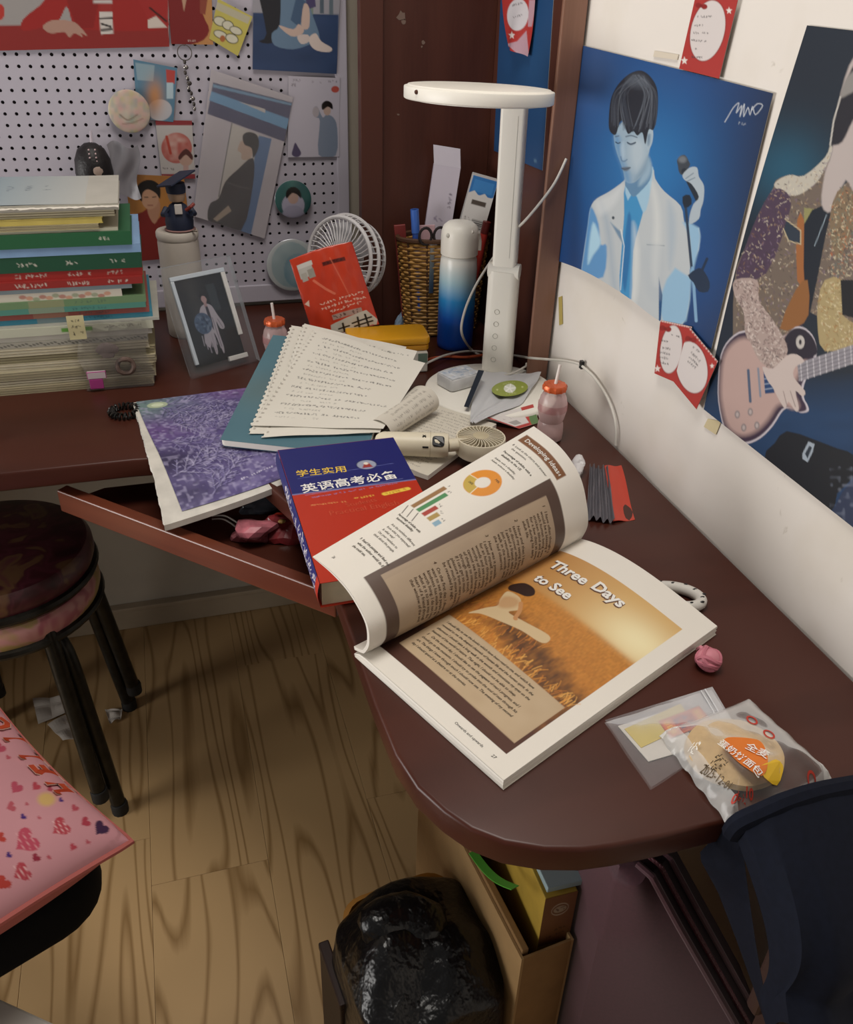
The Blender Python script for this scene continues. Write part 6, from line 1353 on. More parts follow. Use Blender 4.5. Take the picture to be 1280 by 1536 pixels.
P([(285, 800), (300, 880), (330, 830), (400, 800), (420, 720), (440, 700), (415, 880), (385, 950), (350, 860)], '#9cc0d6', curve=2, soft=2)
P([(600, 1000), (640, 1080), (640, 1300), (560, 1250), (480, 1400), (500, 1560), (620, 1540), (650, 1300), (690, 1140), (690, 1030)], '#8fb6d2', curve=2, soft=4); P([(470, 1300), (490, 1400), (480, 1560), (470, 1560)], '#20507e'); P([(205, 1000), (260, 1050), (275, 1120), (250, 1080)], '#6d8aa4', soft=3); k.line(c((405, 1122), (500, 1128)), 1.2, '#7d8c98')
k.ell(*c((220, 975))[0], 2, 2.4, '#3a4650'); k.line(c((262, 1040), (280, 1130), (260, 1370)), 1.4, '#dfe4e6', .8)
# folds of the jacket
for pts, col, a_ in (([(150, 880), (170, 1000), (190, 1150), (210, 1330), (240, 1400), (225, 1200), (200, 1000)], '#93a6b8', .55), ([(430, 780), (470, 900), (480, 1100), (460, 1350), (430, 1250), (445, 1000)], '#d5d8d6', .6), ([(520, 880), (560, 960), (560, 1120), (530, 1260), (520, 1100)], '#93a9bc', .45), ([(330, 1000), (360, 1150), (350, 1400), (320, 1450), (330, 1200)], '#dcdfdc', .6), ([(120, 890), (200, 850), (270, 800), (230, 900), (150, 960)], '#d3d8da', .55), ([(380, 1140), (500, 1150), (480, 1420), (400, 1380)], '#a9b4bd', .3)): P(pts, col, curve=3, soft=9, a=a_)
# neck, face, ear, hair
P([(285, 780), (300, 820), (330, 860), (370, 830), (420, 770), (432, 700), (405, 640), (330, 700)], '#5f86a8', curve=3); P([(360, 800), (410, 760), (430, 700), (410, 640), (380, 720)], '#93aec2', curve=3, soft=6)
P([(230, 500), (226, 560), (240, 620), (262, 680), (275, 720), (285, 768), (308, 786), (345, 775), (392, 720), (410, 640), (425, 580), (438, 500), (420, 440), (300, 430)], '#94abbd', curve=4)
P([(228, 520), (226, 570), (245, 640), (268, 700), (288, 772), (314, 782), (306, 730), (268, 640), (258, 540)], '#5d8db8', curve=3, soft=9, a=.85); P([(330, 540), (390, 560), (395, 650), (350, 720), (318, 680), (310, 600)], '#b3c2cc', curve=3, soft=14, a=.8); P([(340, 770), (395, 715), (412, 640), (380, 700)], '#6d8ba4', curve=3, soft=8, a=.7); P([(262, 590), (276, 560), (284, 640), (270, 655)], '#a9bfd0', curve=3, soft=5, a=.8)
P([(395, 525), (414, 490), (438, 497), (435, 560), (412, 605), (399, 580)], '#a3b6c4', curve=3); P([(408, 525), (424, 518), (420, 565), (410, 578)], '#6f889e', curve=3, soft=4)
k.line(c((298, 562), (316, 571), (342, 562)), 1.9, '#24384e', curve=3); k.line(c((300, 568), (318, 576), (340, 568)), 1.2, '#3a5068', .6, curve=3); k.line(c((234, 560), (246, 567), (258, 562)), 1.6, '#24384e', curve=3); k.line(c((262, 640), (268, 662), (284, 664), (296, 655)), 1.5, '#48698a', .8, curve=3)
P([(266, 702), (284, 696), (314, 698), (300, 716), (280, 718)], '#63707f', curve=3, soft=2); k.line(c((266, 704), (286, 708), (314, 700)), 1.1, '#333f4e', curve=3); k.line(c((290, 530), (318, 524), (350, 534)), 1.9, '#35465a', .7, curve=3); k.line(c((232, 530), (250, 526)), 1.7, '#35465a', .7)
P([(196, 480), (198, 390), (212, 310), (250, 240), (310, 185), (375, 168), (430, 208), (463, 280), (463, 400), (442, 490), (415, 492), (396, 572), (380, 508), (352, 524), (330, 500), (300, 514), (276, 450), (256, 452), (236, 516), (214, 514)], '#20242f', curve=4)
rh = random.Random(4)
for q_ in range(70):
    t = rh.random(); x0_, y0_ = 330+60*rh.random(), 190+30*rh.random(); ex_ = 205+250*t; ey_ = 470+40*rh.random()-60*abs(t-.5); mx_ = (x0_+ex_)/2+(-50 if t < .5 else 45); my_ = (y0_+ey_)/2-40
    k.line(c((x0_, y0_), (mx_, my_), (ex_, ey_)), rh.uniform(.7, 1.3), rh.choice(['#4d5562', '#363d4a', '#6a727d', '#191c26', '#2a303c']), .55, curve=6)
P([(300, 210), (360, 190), (410, 230), (380, 260), (320, 250)], '#5d6672', curve=3, soft=12, a=.5)
# microphone and hand
P([(575, 690), (570, 660), (590, 635), (615, 632), (635, 665), (640, 690), (600, 740), (580, 720)], '#3c434c', curve=3); k.ell(*c((600, 655))[0], 6, 5, '#777d84', soft=4, a=.8); k.line(c((610, 720), (690, 880)), 9, '#222c38'); k.line(c((690, 880), (700, 905)), 5, '#10151c')
P([(600, 740), (640, 700), (680, 700), (690, 750), (718, 800), (715, 880), (700, 930), (690, 980), (640, 1010), (640, 960), (660, 900), (690, 860), (650, 790), (615, 770)], '#a9b6c0', curve=3); k.line(c((618, 760), (660, 730)), 1.2, '#64788a'); k.line(c((625, 775), (668, 755)), 1.2, '#64788a')
k.line(c((612, 860), (650, 1250)), 4, '#2a3c52'); k.line(c((655, 1250), (675, 1540)), 4.5, '#7da4c6'); P([(600, 860), (640, 850), (650, 900), (610, 920)], '#1c2836', curve=2); P([(630, 1290), (690, 1250), (720, 1270), (750, 1330), (740, 1380), (690, 1380), (660, 1330)], '#1d3048', curve=2); k.line(c((700, 1280), (735, 1200)), 4, '#1d3048')
# signature
k.line(c((832, 450), (850, 420), (880, 370), (910, 345), (895, 400), (925, 360), (915, 420), (940, 350), (935, 420), (960, 370), (970, 410), (985, 365), (1000, 410), (1040, 360), (1010, 350), (980, 385)), 1.1, '#c5cbd2', curve=3); k.scrib(*c((905, 455))[0], *c((955, 465))[0], '#9aa3ae', 4, seed=2)
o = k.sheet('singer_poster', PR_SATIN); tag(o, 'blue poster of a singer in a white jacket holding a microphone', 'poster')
mb = MB(); mb.grid(lambda u, v: tuple(sf(np.array([u]), np.array([v]))[0]+np.array([.0004, 0, 0])), 16, 16, (.0004, 0, 0)); obj('paper_back', mb, M('poster_back', '#c9c5bf', .8), o)
# --- guitarist poster
g0 = [onx(1211, 38, WX-.003), onx(1056, 614, WX-.003)]
Yl = (g0[0][1]+g0[1][1])/2; zt_, zb__ = g0[0][2], g0[1][2]
gq = quad((WX-.003, g0[0][1], zt_), (WX-.003, .47, zt_-.004), (WX-.003, .48, zb__-.004), (WX-.003, g0[1][1], zb__))
def sf2(U, V): p = gq(U, V); p[:, 1] += .010*np.sin(PI*V)*(1-U); p[:, 0] -= .002*np.sin(PI*V)*np.sin(PI*U); return p
k = PxInk(sf2, 270, 400, '#1b2633'); X, Y = k.X, k.Y
k.mix(np.exp(-(((X-1180)/60)**2+((Y-255)/60)**2))*.8, '#1f5873'); k.mix((Y > 560)*np.clip((Y-560)/60, 0, 1)*.75, '#20446e'); k.mix((Y > 560)*k.fld(40, 12, 3)*.45, '#123050'); k.mix(np.exp(-(((X-1085)/25)**2+((Y-480)/100)**2))*.5, '#122036')
c2 = crop(1040, 20, 3.84); c3 = crop(1040, 420, 3.84)
P2 = lambda pts, col, **kw: k.poly(c2(*pts), col, **kw)
P3 = lambda pts, col, **kw: k.poly(c3(*pts), col, **kw)
def scales(msk_pts, cols, n, seed, w=1.4):
    r = random.Random(seed); M_ = np.array(msk_pts); x0, y0 = M_.min(0); x1, y1 = M_.max(0)
    def inside(x, y):
        c_ = False; j = len(M_)-1
        for i in range(len(M_)):
            if (M_[i][1] > y) != (M_[j][1] > y) and x < (M_[j][0]-M_[i][0])*(y-M_[i][1])/(M_[j][1]-M_[i][1])+M_[i][0]: c_ = not c_
            j = i
        return c_
    for _ in range(n):
        x, y = r.uniform(x0, x1), r.uniform(y0, y1)
        if inside(x, y): a = r.uniform(0, PI); l = r.uniform(1.5, 4.5); k.line([(x, y), (x+l*math.cos(a), y+l*math.sin(a))], w*.8, r.choice(cols), .7)
# jacket body (embroidered)
jk = c2((460, 1010), (480, 960), (560, 930), (650, 935), (760, 840), (800, 780), (760, 1000), (740, 1100), (860, 1000), (1000, 900), (1100, 1200), (1100, 2000), (640, 1700), (560, 2200), (260, 2000), (240, 1530), (300, 1350), (380, 1150))
k.poly(jk, '#6d6158', curve=3); P2([(470, 1000), (490, 960), (560, 930), (640, 935), (760, 830), (790, 760), (800, 800), (730, 950), (640, 1030), (560, 1050)], '#b9b4a8', curve=3)
P2([(380, 1150), (470, 1010), (560, 1060), (540, 1200), (420, 1500), (250, 1530), (300, 1350)], '#4a3a4e', curve=3)
scales(jk, ['#a8957c', '#c9b99c', '#3a3236', '#7d6a80', '#d6cbb6', '#8a6a4a', '#5d4a5c'], 2600, 5); 
P2([(600, 1190), (640, 1190), (660, 1540), (600, 1540)], '#9a6238', curve=2); P2([(540, 1190), (620, 1260), (615, 1330), (550, 1310), (520, 1250)], '#2a3644', curve=1); k.line(c2((530, 1185), (620, 1250), (620, 1330), (550, 1310), (520, 1240)), 1.6, '#b9ab8c')
P2([(640, 1120), (725, 1130), (640, 1210)], '#8d8a5c'); P2([(640, 1215), (740, 1110), (800, 1100), (760, 1300), (680, 1700), (650, 1700)], '#16202c', curve=2); k.line(c2((770, 1160), (700, 1340)), 1.2, '#8fa0ac')
# face, hair, fur edge
P2([(800, 800), (830, 560), (900, 300), (1000, 200), (1200, 200), (1200, 900), (960, 1050), (880, 960), (800, 1140), (740, 1100), (760, 920)], '#b3a9a6', curve=3, soft=3); P2([(790, 750), (810, 600), (850, 480), (900, 350), (960, 280), (1200, 250), (1200, 560), (980, 560), (920, 620), (860, 740), (800, 760)], '#22232c', curve=3, soft=3); P2([(850, 480), (880, 380), (940, 320), (1000, 300), (960, 420), (890, 470)], '#8a8784', curve=3, soft=4); k.line(c2((790, 760), (810, 620), (850, 480)), 2.5, '#b9b6b0')
# lapel right
P2([(800, 1100), (870, 990), (960, 1100), (900, 1300), (830, 1420), (790, 1270)], '#7c6a54', curve=2); scales(c2((800, 1100), (870, 990), (1000, 1100), (1000, 1500), (780, 1540)), ['#b0623a', '#c9c2a4', '#5d7a74', '#d6c9a8', '#2a3036'], 600, 6)
P3([(720, 120), (760, 0), (860, 0), (860, 200), (930, 250), (940, 380), (760, 410), (720, 300)], '#a5946c', curve=2); scales(c3((720, 120), (760, 0), (860, 0), (860, 200), (930, 250), (940, 400), (760, 410)), ['#c9b98a', '#7a6a44', '#d8ceb0', '#9c6a3a'], 350, 7)
P3([(590, 60), (660, 0), (665, 200), (600, 270), (500, 280)], '#8a5c34', curve=2); P3([(850, 0), (1000, 0), (1000, 240), (860, 200)], '#15191f')
# guitar
gp_ = c3((300, 290), (210, 340), (160, 430), (145, 560), (145, 700), (180, 860), (240, 930), (310, 945), (390, 910), (460, 840), (520, 750), (570, 740), (620, 765), (665, 755), (660, 720), (640, 680), (640, 600), (710, 440), (700, 340), (650, 280), (590, 270), (530, 320), (440, 330))
k.poly(gp_, '#c3bcc4', curve=3); k.poly([(x*.965+1112*.035, y*.965+575*.035) for x, y in gp_], '#3a2c40', curve=3, soft=2); k.poly([(x*.86+1107*.14, y*.86+575*.14) for x, y in gp_], '#b59a94', curve=3, soft=9)
P3([(530, 330), (590, 280), (650, 290), (700, 350), (710, 430), (600, 460), (530, 420)], '#262230', curve=3, soft=2)
k.ell(*c3((618, 358))[0], 6.5, 10, '#b9b4b0'); k.ell(*c3((618, 358))[0], 2, 4, '#2a2630')
P3([(600, 480), (930, 370), (930, 480), (610, 585)], '#8d8a92'); 
for a in range(9): x = 620+a*36; k.line(c3((x, 478-a*12), (x+6, 580-a*12)), 1.3, '#c9c6cc')
for a in range(4): k.line(c3((608, 500+a*22), (925, 395+a*22)), .8, '#4a4852')
P3([(405, 520), (465, 510), (468, 650), (415, 655)], '#22406c'); 
for a in range(4): k.line(c3((412, 540+a*30), (466, 532+a*30)), 1.4, '#9aa6ba')
k.line(c3((318, 520), (330, 700)), 4, '#4a5a74'); k.line(c3((375, 510), (388, 670)), 3, '#7d8494')
for p_ in ((255, 775), (330, 760), (292, 850), (368, 838)): k.ell(*c3(p_)[0], 4, 6, '#8a7f80'); k.ell(*c3(p_)[0], 2, 3.4, '#b3a8a6')
# sleeve and hand
sl_ = c3((240, 0), (370, 0), (380, 120), (460, 230), (530, 350), (540, 430), (460, 510), (380, 460), (330, 360), (300, 300), (290, 180), (240, 90)); k.poly(sl_, '#a89690', curve=3); scales(sl_, ['#c9bab2', '#5d4a4c', '#d9cdc6', '#7d6664', '#3a2e34'], 900, 9)
P3([(400, 500), (460, 510), (540, 435), (600, 430), (640, 470), (590, 500), (580, 560), (645, 640), (630, 670), (590, 640), (610, 740), (590, 755), (550, 700), (530, 740), (490, 680), (460, 620), (430, 580)], '#c3b5b0', curve=3); k.line(c3((560, 640), (590, 730)), 1, '#8a7874'); k.line(c3((520, 640), (540, 720)), 1, '#8a7874')
# strap and clothes
P3([(540, 870), (700, 920), (830, 970), (930, 1010), (930, 1130), (830, 1230), (800, 1330), (640, 1210), (410, 1040), (470, 940)], '#151b23', curve=2); k.poly(c3((630, 1000), (665, 930), (700, 945), (690, 990), (660, 1050), (630, 1030)), '#9aa6b3'); k.poly(c3((645, 1000), (670, 955), (685, 965), (660, 1030)), '#26303c')
P3([(930, 1140), (860, 1220), (800, 1340), (940, 1460)], '#2b3650', curve=1); k.mix((X > 1245)*(Y > 700)*np.clip(k.fld(6, 6, 5)-.6, 0, 1), '#8a94a8')
o = k.sheet('guitarist_poster', PR_SATIN); tag(o, 'dark poster of a performer in an embroidered jacket playing an electric guitar', 'poster')
mb = MB(); mb.grid(lambda u, v: tuple(sf2(np.array([u]), np.array([v]))[0]+np.array([.0004, 0, 0])), 16, 16, (.0004, 0, 0)); obj('paper_back', mb, M('poster_back', '#c9c5bf', .8), o)
# --- red note cards
def note(name, label, pts, X_, ov, stars, lines, bow, nx=70, ny=110):
    P = [onx(*p, X_) for p in pts]; q = quad(*P); k = PxInk(q, nx, ny, '#a8322e')
    cx, cy, rx, ry, rot = ov
    k.ell(cx, cy, rx+1.3, ry+1.3, '#8a2422', rot=rot); k.ell(cx, cy, rx, ry, '#d3ccca', rot=rot)
    for sx_, sy_, sr in stars: k.poly([(sx_+sr*(1 if i % 2 == 0 else .45)*math.cos(i*PI/5-PI/2), sy_+sr*1.15*(1 if i % 2 == 0 else .45)*math.sin(i*PI/5-PI/2)) for i in range(10)], '#e0d8d2')
    if bow: bx_, by_ = bow; k.ell(bx_-4, by_, 4.5, 4, '#8a1f1e'); k.ell(bx_+5, by_+2, 4.5, 4, '#8a1f1e'); k.ell(bx_, by_+1, 2.4, 2.4, '#7a1a1a')
    for i, (a, b) in enumerate(lines): k.scrib(a[0], a[1], b[0], b[1], '#3f3a3c', 3.4, w=.8, a=.85, seed=i+int(cx))
    a_, b_ = pts[0], pts[1]
    for i in range(14): t = i/13; k.ell(a_[0]*(1-t)+b_[0]*t, a_[1]*(1-t)+b_[1]*t+1, 1.6, 1.6, '#d3b9b4')
    o = k.sheet(name, PR_SATIN); tag(o, label, 'note', 'red note cards'); 
    mb = MB(); mb.grid(lambda u, v: tuple(q(np.array([u]), np.array([v]))[0]+np.array([.0002, 0, 0])), 4, 4, (.0003, 0, 0)); obj('card_back', mb, M('card_stock', '#b9b4ae'), o); return o
note('note_card', 'red-bordered note card above the blue singer poster', [(1045, -14), (1107, -2), (1079, 118), (1019, 103)], WX-.0055, (1063, 44), [], [], None) if False else None
note('note_card', 'red-bordered note card above the blue singer poster', [(1046, -16), (1108, -3), (1079, 118), (1019, 103)], WX-.0055, (1062, 46, 25, 46, .22), [(1027, 91, 5.5), (1094, 16, 5)], [((1045, 25), (1070, 25)), ((1042, 38), (1062, 38)), ((1040, 49), (1064, 50)), ((1037, 60), (1060, 62)), ((1036, 73), (1050, 74)), ((1038, 85), (1056, 87))], (1052, 8))
note('note_card', 'left red note card of the overlapping pair below the singer poster', [(991, 480), (1038, 490), (1028, 580), (982, 560)], WX-.0075, (1007, 524, 16, 36, .12), [(986.5, 553, 5)], [((993, 511), (1003, 512)), ((991, 521), (1008, 524)), ((990, 528), (1007, 532)), ((990, 535), (1006, 539)), ((991, 543), (1004, 546)), ((1007, 502), (1019, 505))], (998, 492), 50, 80)
note('note_card', 'right red note card of the overlapping pair, tilted towards the guitarist poster', [(1033, 489), (1077, 542), (1045, 614), (1011, 573)], WX-.0088, (1038, 551, 23, 39, -.18), [(1008.5+2, 556, 5.5), (1068.5, 549, 3.6)], [((1040, 520), (1052, 530)), ((1037, 528), (1050, 542)), ((1034, 535), (1049, 550)), ((1032, 541), (1045, 553))], (1036, 508), 60, 80)
# --- inside the bookcase
XB = .5742
q = quad(onx(753, -40, XB), onx(833, -40, XB), onx(814, 256, XB), onx(741, 226, XB)); k = PxInk(q, 40, 120, '#1b4470'); k.mix(k.fld(40, 60, 2)*.4, '#153659'); k.glow(800, 90, 40, 60, '#234f7a', .6); k.ell(803, 241, 2, 3, '#4a6a86')
o = k.sheet('blue_sheet', PR_SATIN); tag(o, 'plain deep blue poster on the inner side of the bookcase', 'poster')
mb = MB(); mb.grid(lambda u, v: tuple(q(np.array([u]), np.array([v]))[0]+np.array([.0002, 0, 0])), 4, 4, (.0003, 0, 0)); obj('paper_back', mb, M('poster_back', '#c9c5bf'), o)
P_ = [onx(*p, XB-.006) for p in ((751, -30), (806, -30), (793, 85), (761, 70))]; qn = quad(*P_)
def sfn(U, V): p = qn(U, V); p[:, 0] -= .006*np.sin(PI*U)*V+.003*np.sin(U*9+V*4)*V; return p
k = PxInk(sfn, 50, 90, '#a8322e'); k.ell(777, 22, 16, 24, '#c9c4c8', rot=.1); k.scrib(768, 8, 786, 4, '#4a4448', 3, seed=1); k.scrib(770, 26, 784, 22, '#4a4448', 3, seed=2); k.poly([(768+5*(1 if i % 2 == 0 else .45)*math.cos(i*PI/5-PI/2), 53+6*(1 if i % 2 == 0 else .45)*math.sin(i*PI/5-PI/2)) for i in range(10)], '#dcd4d0'); k.poly([(760, 66), (776, 62), (790, 46), (794, 86), (780, 84)], '#b59aa6', a=.85); k.poly([(794, 0), (806, 0), (798, 40), (792, 40)], '#b59aa6', a=.8)
o = k.sheet('hanging_note', PR_SATIN); tag(o, 'crumpled red and white note card hanging on the deep blue poster', 'note', 'red note cards')
# --- yellowed tape scraps on the wall
for lb, pts, n_ in (('small yellowed tape strip on the wall beside the bookcase post', [(838, 446), (843, 444), (844, 486), (839, 488)], 1), ('pale tape strip on the wall above the singer poster', [(982, 76), (1018, 82), (1016, 90), (980, 85)], 2), ('yellowed tape scrap below the guitarist poster corner', [(1062, 628), (1082, 632), (1074, 652), (1056, 640)], 3)):
    P_ = [onx(*p, WX-.0016) for p in pts]; mb = MB(); mb.add([tuple(p) for p in P_]+[(p[0]+.0006, p[1], p[2]) for p in P_], [(0, 1, 2, 3), (7, 6, 5, 4), (0, 4, 5, 1), (1, 5, 6, 2), (2, 6, 7, 3), (3, 7, 4, 0)])
    o = obj('tape_scrap', mb, M('tape_%d' % n_, ('#b5a25c', '#d3c9b8', '#cbbd98')[n_-1], .5), None); tag(o, lb, 'tape')
# ================================================================== two stacked stools
M_STL = M('stool_steel', '#26241f', .32, metal=.55, noise=(60, .4)); 
def floral(name, base, cols, sc):
    mt = bpy.data.materials.new(name); mt.use_nodes = True; nt = mt.node_tree; b = nt.nodes['Principled BSDF']; L = nt.links.new
    tc = nt.nodes.new('ShaderNodeTexCoord'); n = nt.nodes.new('ShaderNodeTexNoise'); n.inputs['Scale'].default_value = sc; n.inputs['Detail'].default_value = 2; n.inputs['Distortion'].default_value = .7; L(tc.outputs['Object'], n.inputs['Vector'])
    r = nt.nodes.new('ShaderNodeValToRGB'); e = r.color_ramp.elements; r.color_ramp.interpolation = 'EASE'
    e[0].position = .30; e[0].color = (*lin(base), 1); e[1].position = .72; e[1].color = (*lin(cols[-1]), 1)
    for i, c in enumerate(cols[:-1]): x = e.new(.40+.26*i/max(1, len(cols)-1)); x.color = (*lin(c), 1)
    L(n.outputs['Fac'], r.inputs['Fac']); L(r.outputs['Color'], b.inputs['Base Color']); b.inputs['Roughness'].default_value = .38; return mt
M_FL1 = floral('cushion_maroon', '#33161a', ['#431c22', '#552630', '#4a2028', '#6a4c34', '#5d2c36'], 17); M_FL2 = floral('cushion_rose', '#7d3a44', ['#a8606a', '#c08a86', '#a89058', '#b06a74'], 16)
SC = (-.322, 1.305)
def stool(dz, rz, label, mf):
    t = thing('round_stool', label, 'stool', (SC[0], SC[1], dz), rz, 'stacked round stools')
    obj('cushion', MB().lathe([(.140, .405), (.150, .410), (.154, .422), (.153, .438), (.146, .448), (.12, .454), (.05, .457), (.0001, .457)], 56), mf, t, smooth=True)
    mb = MB(); mb.tube([(.150*math.cos(a), .150*math.sin(a), .402) for a in np.linspace(0, 2*PI, 49)[:-1]], .008, 8, closed=True); obj('seat_ring', mb, M_STL, t, smooth=True)
    leg = None
    for q in range(4):
        if leg is None:
            pts = smooth_path([(.02, 0, .392), (.09, 0, .390), (.128, 0, .376), (.146, 0, .335), (.158, 0, .25), (.190, 0, .004)], 6); mb = MB(); mb.tube([tuple(p) for p in pts], .0130, 12); leg = obj('leg', mb, M_STL, t, smooth=True); leg.rotation_euler = (0, 0, .62)
            mb = MB().lathe([(.0148, .0), (.0150, .02), (.0135, .024)], 12, (.1895, 0, 0)); ft = obj('rubber_foot', mb, M('rubber_black', '#131211', .7), leg, smooth=True)
        else:
            c_ = leg.copy(); link(c_, t); c_.rotation_euler = (0, 0, .62+PI/2*q); f_ = ft.copy(); link(f_, c_)
    return t
stool(.0, .10, 'lower of two stacked black metal stools, with a rose floral seat', M_FL2)
stool(.062, -.06, 'upper of two stacked black metal stools, with a dark maroon floral seat', M_FL1)
# scraps of paper on the floor
def scrap(label, pts, seed):
    P = [on(*p, -D+.003) for p in pts]; r = random.Random(seed); q = quad(*P); ph = r.random()*6
    mb = MB(); mb.grid(lambda u, v: tuple(q(np.array([u]), np.array([v]))[0]+np.array([0, 0, .003+.006*abs(math.sin(u*4+ph)*math.sin(v*5+ph))])), 10, 10, (0, 0, -.0008)); o = obj('paper_scrap', mb, M('scrap_white', '#b3aba2', .8), None); tag(o, label, 'paper')
scrap('white paper scrap on the floor under the stools, nearer the stool leg', [(72, 1090), (118, 1062), (122, 1108), (95, 1113)], 1); scrap('small folded white paper scrap on the floor right of the stool leg', [(158, 1066), (184, 1066), (182, 1080), (165, 1088)], 2); scrap('grey paper sheet on the floor behind the stool leg', [(50, 1052), (112, 1044), (110, 1066), (58, 1088)], 3)

# ================================================================== pink cushion on a black padded seat
bs = thing('black_padded_seat', 'black padded seat standing under the pink cushion', 'seat', (-.405, .735, 0), .42)
obj('pad', MB().prism(rrect(.46, .26, .07, 6), .33, .425), M('black_cloth', '#0b0a0b', .9, spec=.2), bs, bevel=.03, seg=4, smooth=True)
obj('column', MB().lathe([(.03, .02), (.03, .33)], 20, (-.12, .02, 0)), M_BLKP, bs, smooth=True)
obj('foot_plate', MB().lathe([(.10, .0005), (.10, .010), (.03, .02)], 36, (-.12, .02, 0)), M_BLKP, bs, smooth=True)
CZ = .487; pc = np.array(on(197, 1263, CZ-D)); e1 = np.array(on(0, 1052, CZ-D))-pc; e1[2] = 0; e1 /= np.linalg.norm(e1); e2 = np.array([-e1[1], e1[0], 0]); e2 = e2 if e2[0] < 0 else -e2
PS = .40
def pillow(U, V, s):
    x = U*2-1; y = V*2-1; sh = 1-.055*(1-np.abs(x)**2.0)*0; a = x*(1-.06*(1-y*y)); b = y*(1-.06*(1-x*x)); h = .052*np.clip((1-x**4)*(1-y**4), 0, 1)**.42
    c = pc+(e1+e2)*PS/2; return c+np.outer(a*PS/2, e1)+np.outer(b*PS/2, e2)+np.outer(s*h+.004*np.sin(x*5)*np.sin(y*4)*(h > .01), ZV)
pw = thing('pink_cushion', 'pink heart-patterned cushion with red HELLO lettering on the black seat', 'cushion', pc)
k = PxInk(lambda U, V: pillow(U, V, 1), 280, 280, '#c08a90'); k.mix(k.fld(60, 60, 1)*.3, '#b57c84')
def heart(x, y, r_, col, rot=.5, stripe=None):
    pts = []
    for i in range(24):
        t = 2*PI*i/24; hx = 16*math.sin(t)**3/16; hy = -(13*math.cos(t)-5*math.cos(2*t)-2*math.cos(3*t)-math.cos(4*t))/16
        pts.append((x+r_*(hx*math.cos(rot)-hy*math.sin(rot)), y+r_*(hx*math.sin(rot)+hy*math.cos(rot))))
    k.poly(pts, col)
    if stripe: 
        for q in (-.5, 0, .5): k.line([(x+r_*q-r_*.3, y-r_*.6), (x+r_*q+r_*.3, y+r_*.6)], 1.4, stripe, .8)
cs = crop(0, 1000, 2.866)
for x, y, r_, col, st in ((70, 520, 10, '#a8485a', None), (155, 515, 7, '#a8404c', None), (215, 525, 5, '#9c4050', None), (48, 602, 8, '#a8505a', None), (262, 573, 4, '#43286a', None), (322, 608, 6, '#a84854', None), (368, 668, 8, '#a03a48', None), (435, 695, 12, '#3c2440', None), (262, 690, 15, '#a8404a', '#d9b0b0'), (115, 750, 20, '#b0485a', '#d09a9c'), (100, 645, 5, '#43286a', None), (38, 810, 5, '#43286a', None), (155, 822, 7, '#8a2a3c', None), (95, 885, 15, '#a8404a', '#d9b0b0'), (15, 930, 12, '#a83c34', None), (430, 600, 7, '#a8404c', None), (315, 775, 6, '#a8404c', None), (168, 650, 3, '#a8505a', None), (115, 590, 3, '#a8505a', None), (378, 755, 4, '#a8505a', None), (210, 820, 4, '#a8505a', None), (5, 735, 8, '#a83c34', None), (80, 215, 6, '#a84858', None), (0, 350, 9, '#a8485a', None), (35, 390, 4, '#a8505a', None)):
    p_ = cs((x, y))[0]; heart(p_[0], p_[1], r_, col, .6+(x % 7)*.1, st)
k.ell(*cs((200, 570))[0], 13, 10, '#c4a266', soft=6)
rr = random.Random(5)
for _ in range(70): 
    j, i = rr.randrange(280), rr.randrange(280); x, y = k.X[j, i], k.Y[j, i]
    if x < -8: heart(x, y, rr.choice((4, 7, 11)), rr.choice(['#a8485a', '#a83c34', '#43286a', '#c4a266']), rr.uniform(0, 6))
k.sheet('printed_face', print_mat('print_cloth', .85, .2), pw, org=pc)
mb = MB(); mb.grid(lambda u, v: tuple(pillow(np.array([u]), np.array([v]), -1)[0]-pc), 40, 40); obj('back_face', mb, M('cushion_salmon', '#b0605a', .85), pw, smooth=True)
mb = MB(); pr_ = [pillow(np.array([u]), np.array([v]), 0)[0]-pc for u, v in [(i/30, 0) for i in range(30)]+[(1, i/30) for i in range(30)]+[(1-i/30, 1) for i in range(30)]+[(0, 1-i/30) for i in range(30)]]; mb.tube([tuple(p) for p in pr_], .004, 6, closed=True); obj('piping', mb, M('cushion_salmon', '#b0605a'), pw, smooth=True)
def pfn(l): # sheet metres: x along e1 from the corner, y along e2
    def f(x, y):
        p = pillow(np.array([x/PS]), np.array([y/PS]), 1)[0]; return tuple(p-pc+ZV*l)
    return f
HB = [('H', .092), ('E', .132), ('L', .167), ('L', .205), ('O', .242)]
def inv_pillow(px, py):
    U, V = np.meshgrid(np.linspace(0, .9, 150), np.linspace(0, .9, 150)); P = pillow(U.ravel(), V.ravel(), 1); d = P-CAM; w = d@CF; X = 640+F_PX*(d@CR)/w; Y = 768-F_PX*(d@CU)/w; k_ = np.argmin((X-px)**2+(Y-py)**2); return U.ravel()[k_]*PS, V.ravel()[k_]*PS
for i, (ch, (px, py)) in enumerate((('H', (131, 1186)), ('E', (101, 1157)), ('L', (76, 1136)), ('L', (47, 1116)), ('O', (19, 1096)))):
    x, y = inv_pillow(px, py)
    text_obj('letter_outline', [(ch, x-.002, y-.002, .038, dict(bold=.06))], M('letter_cream', '#cda394', .85), pw, pfn(.0035)); text_obj('letter', [(ch, x-.002, y-.002, .038, dict(bold=.035))], M('letter_red', '#b0401f', .85), pw, pfn(.0042))
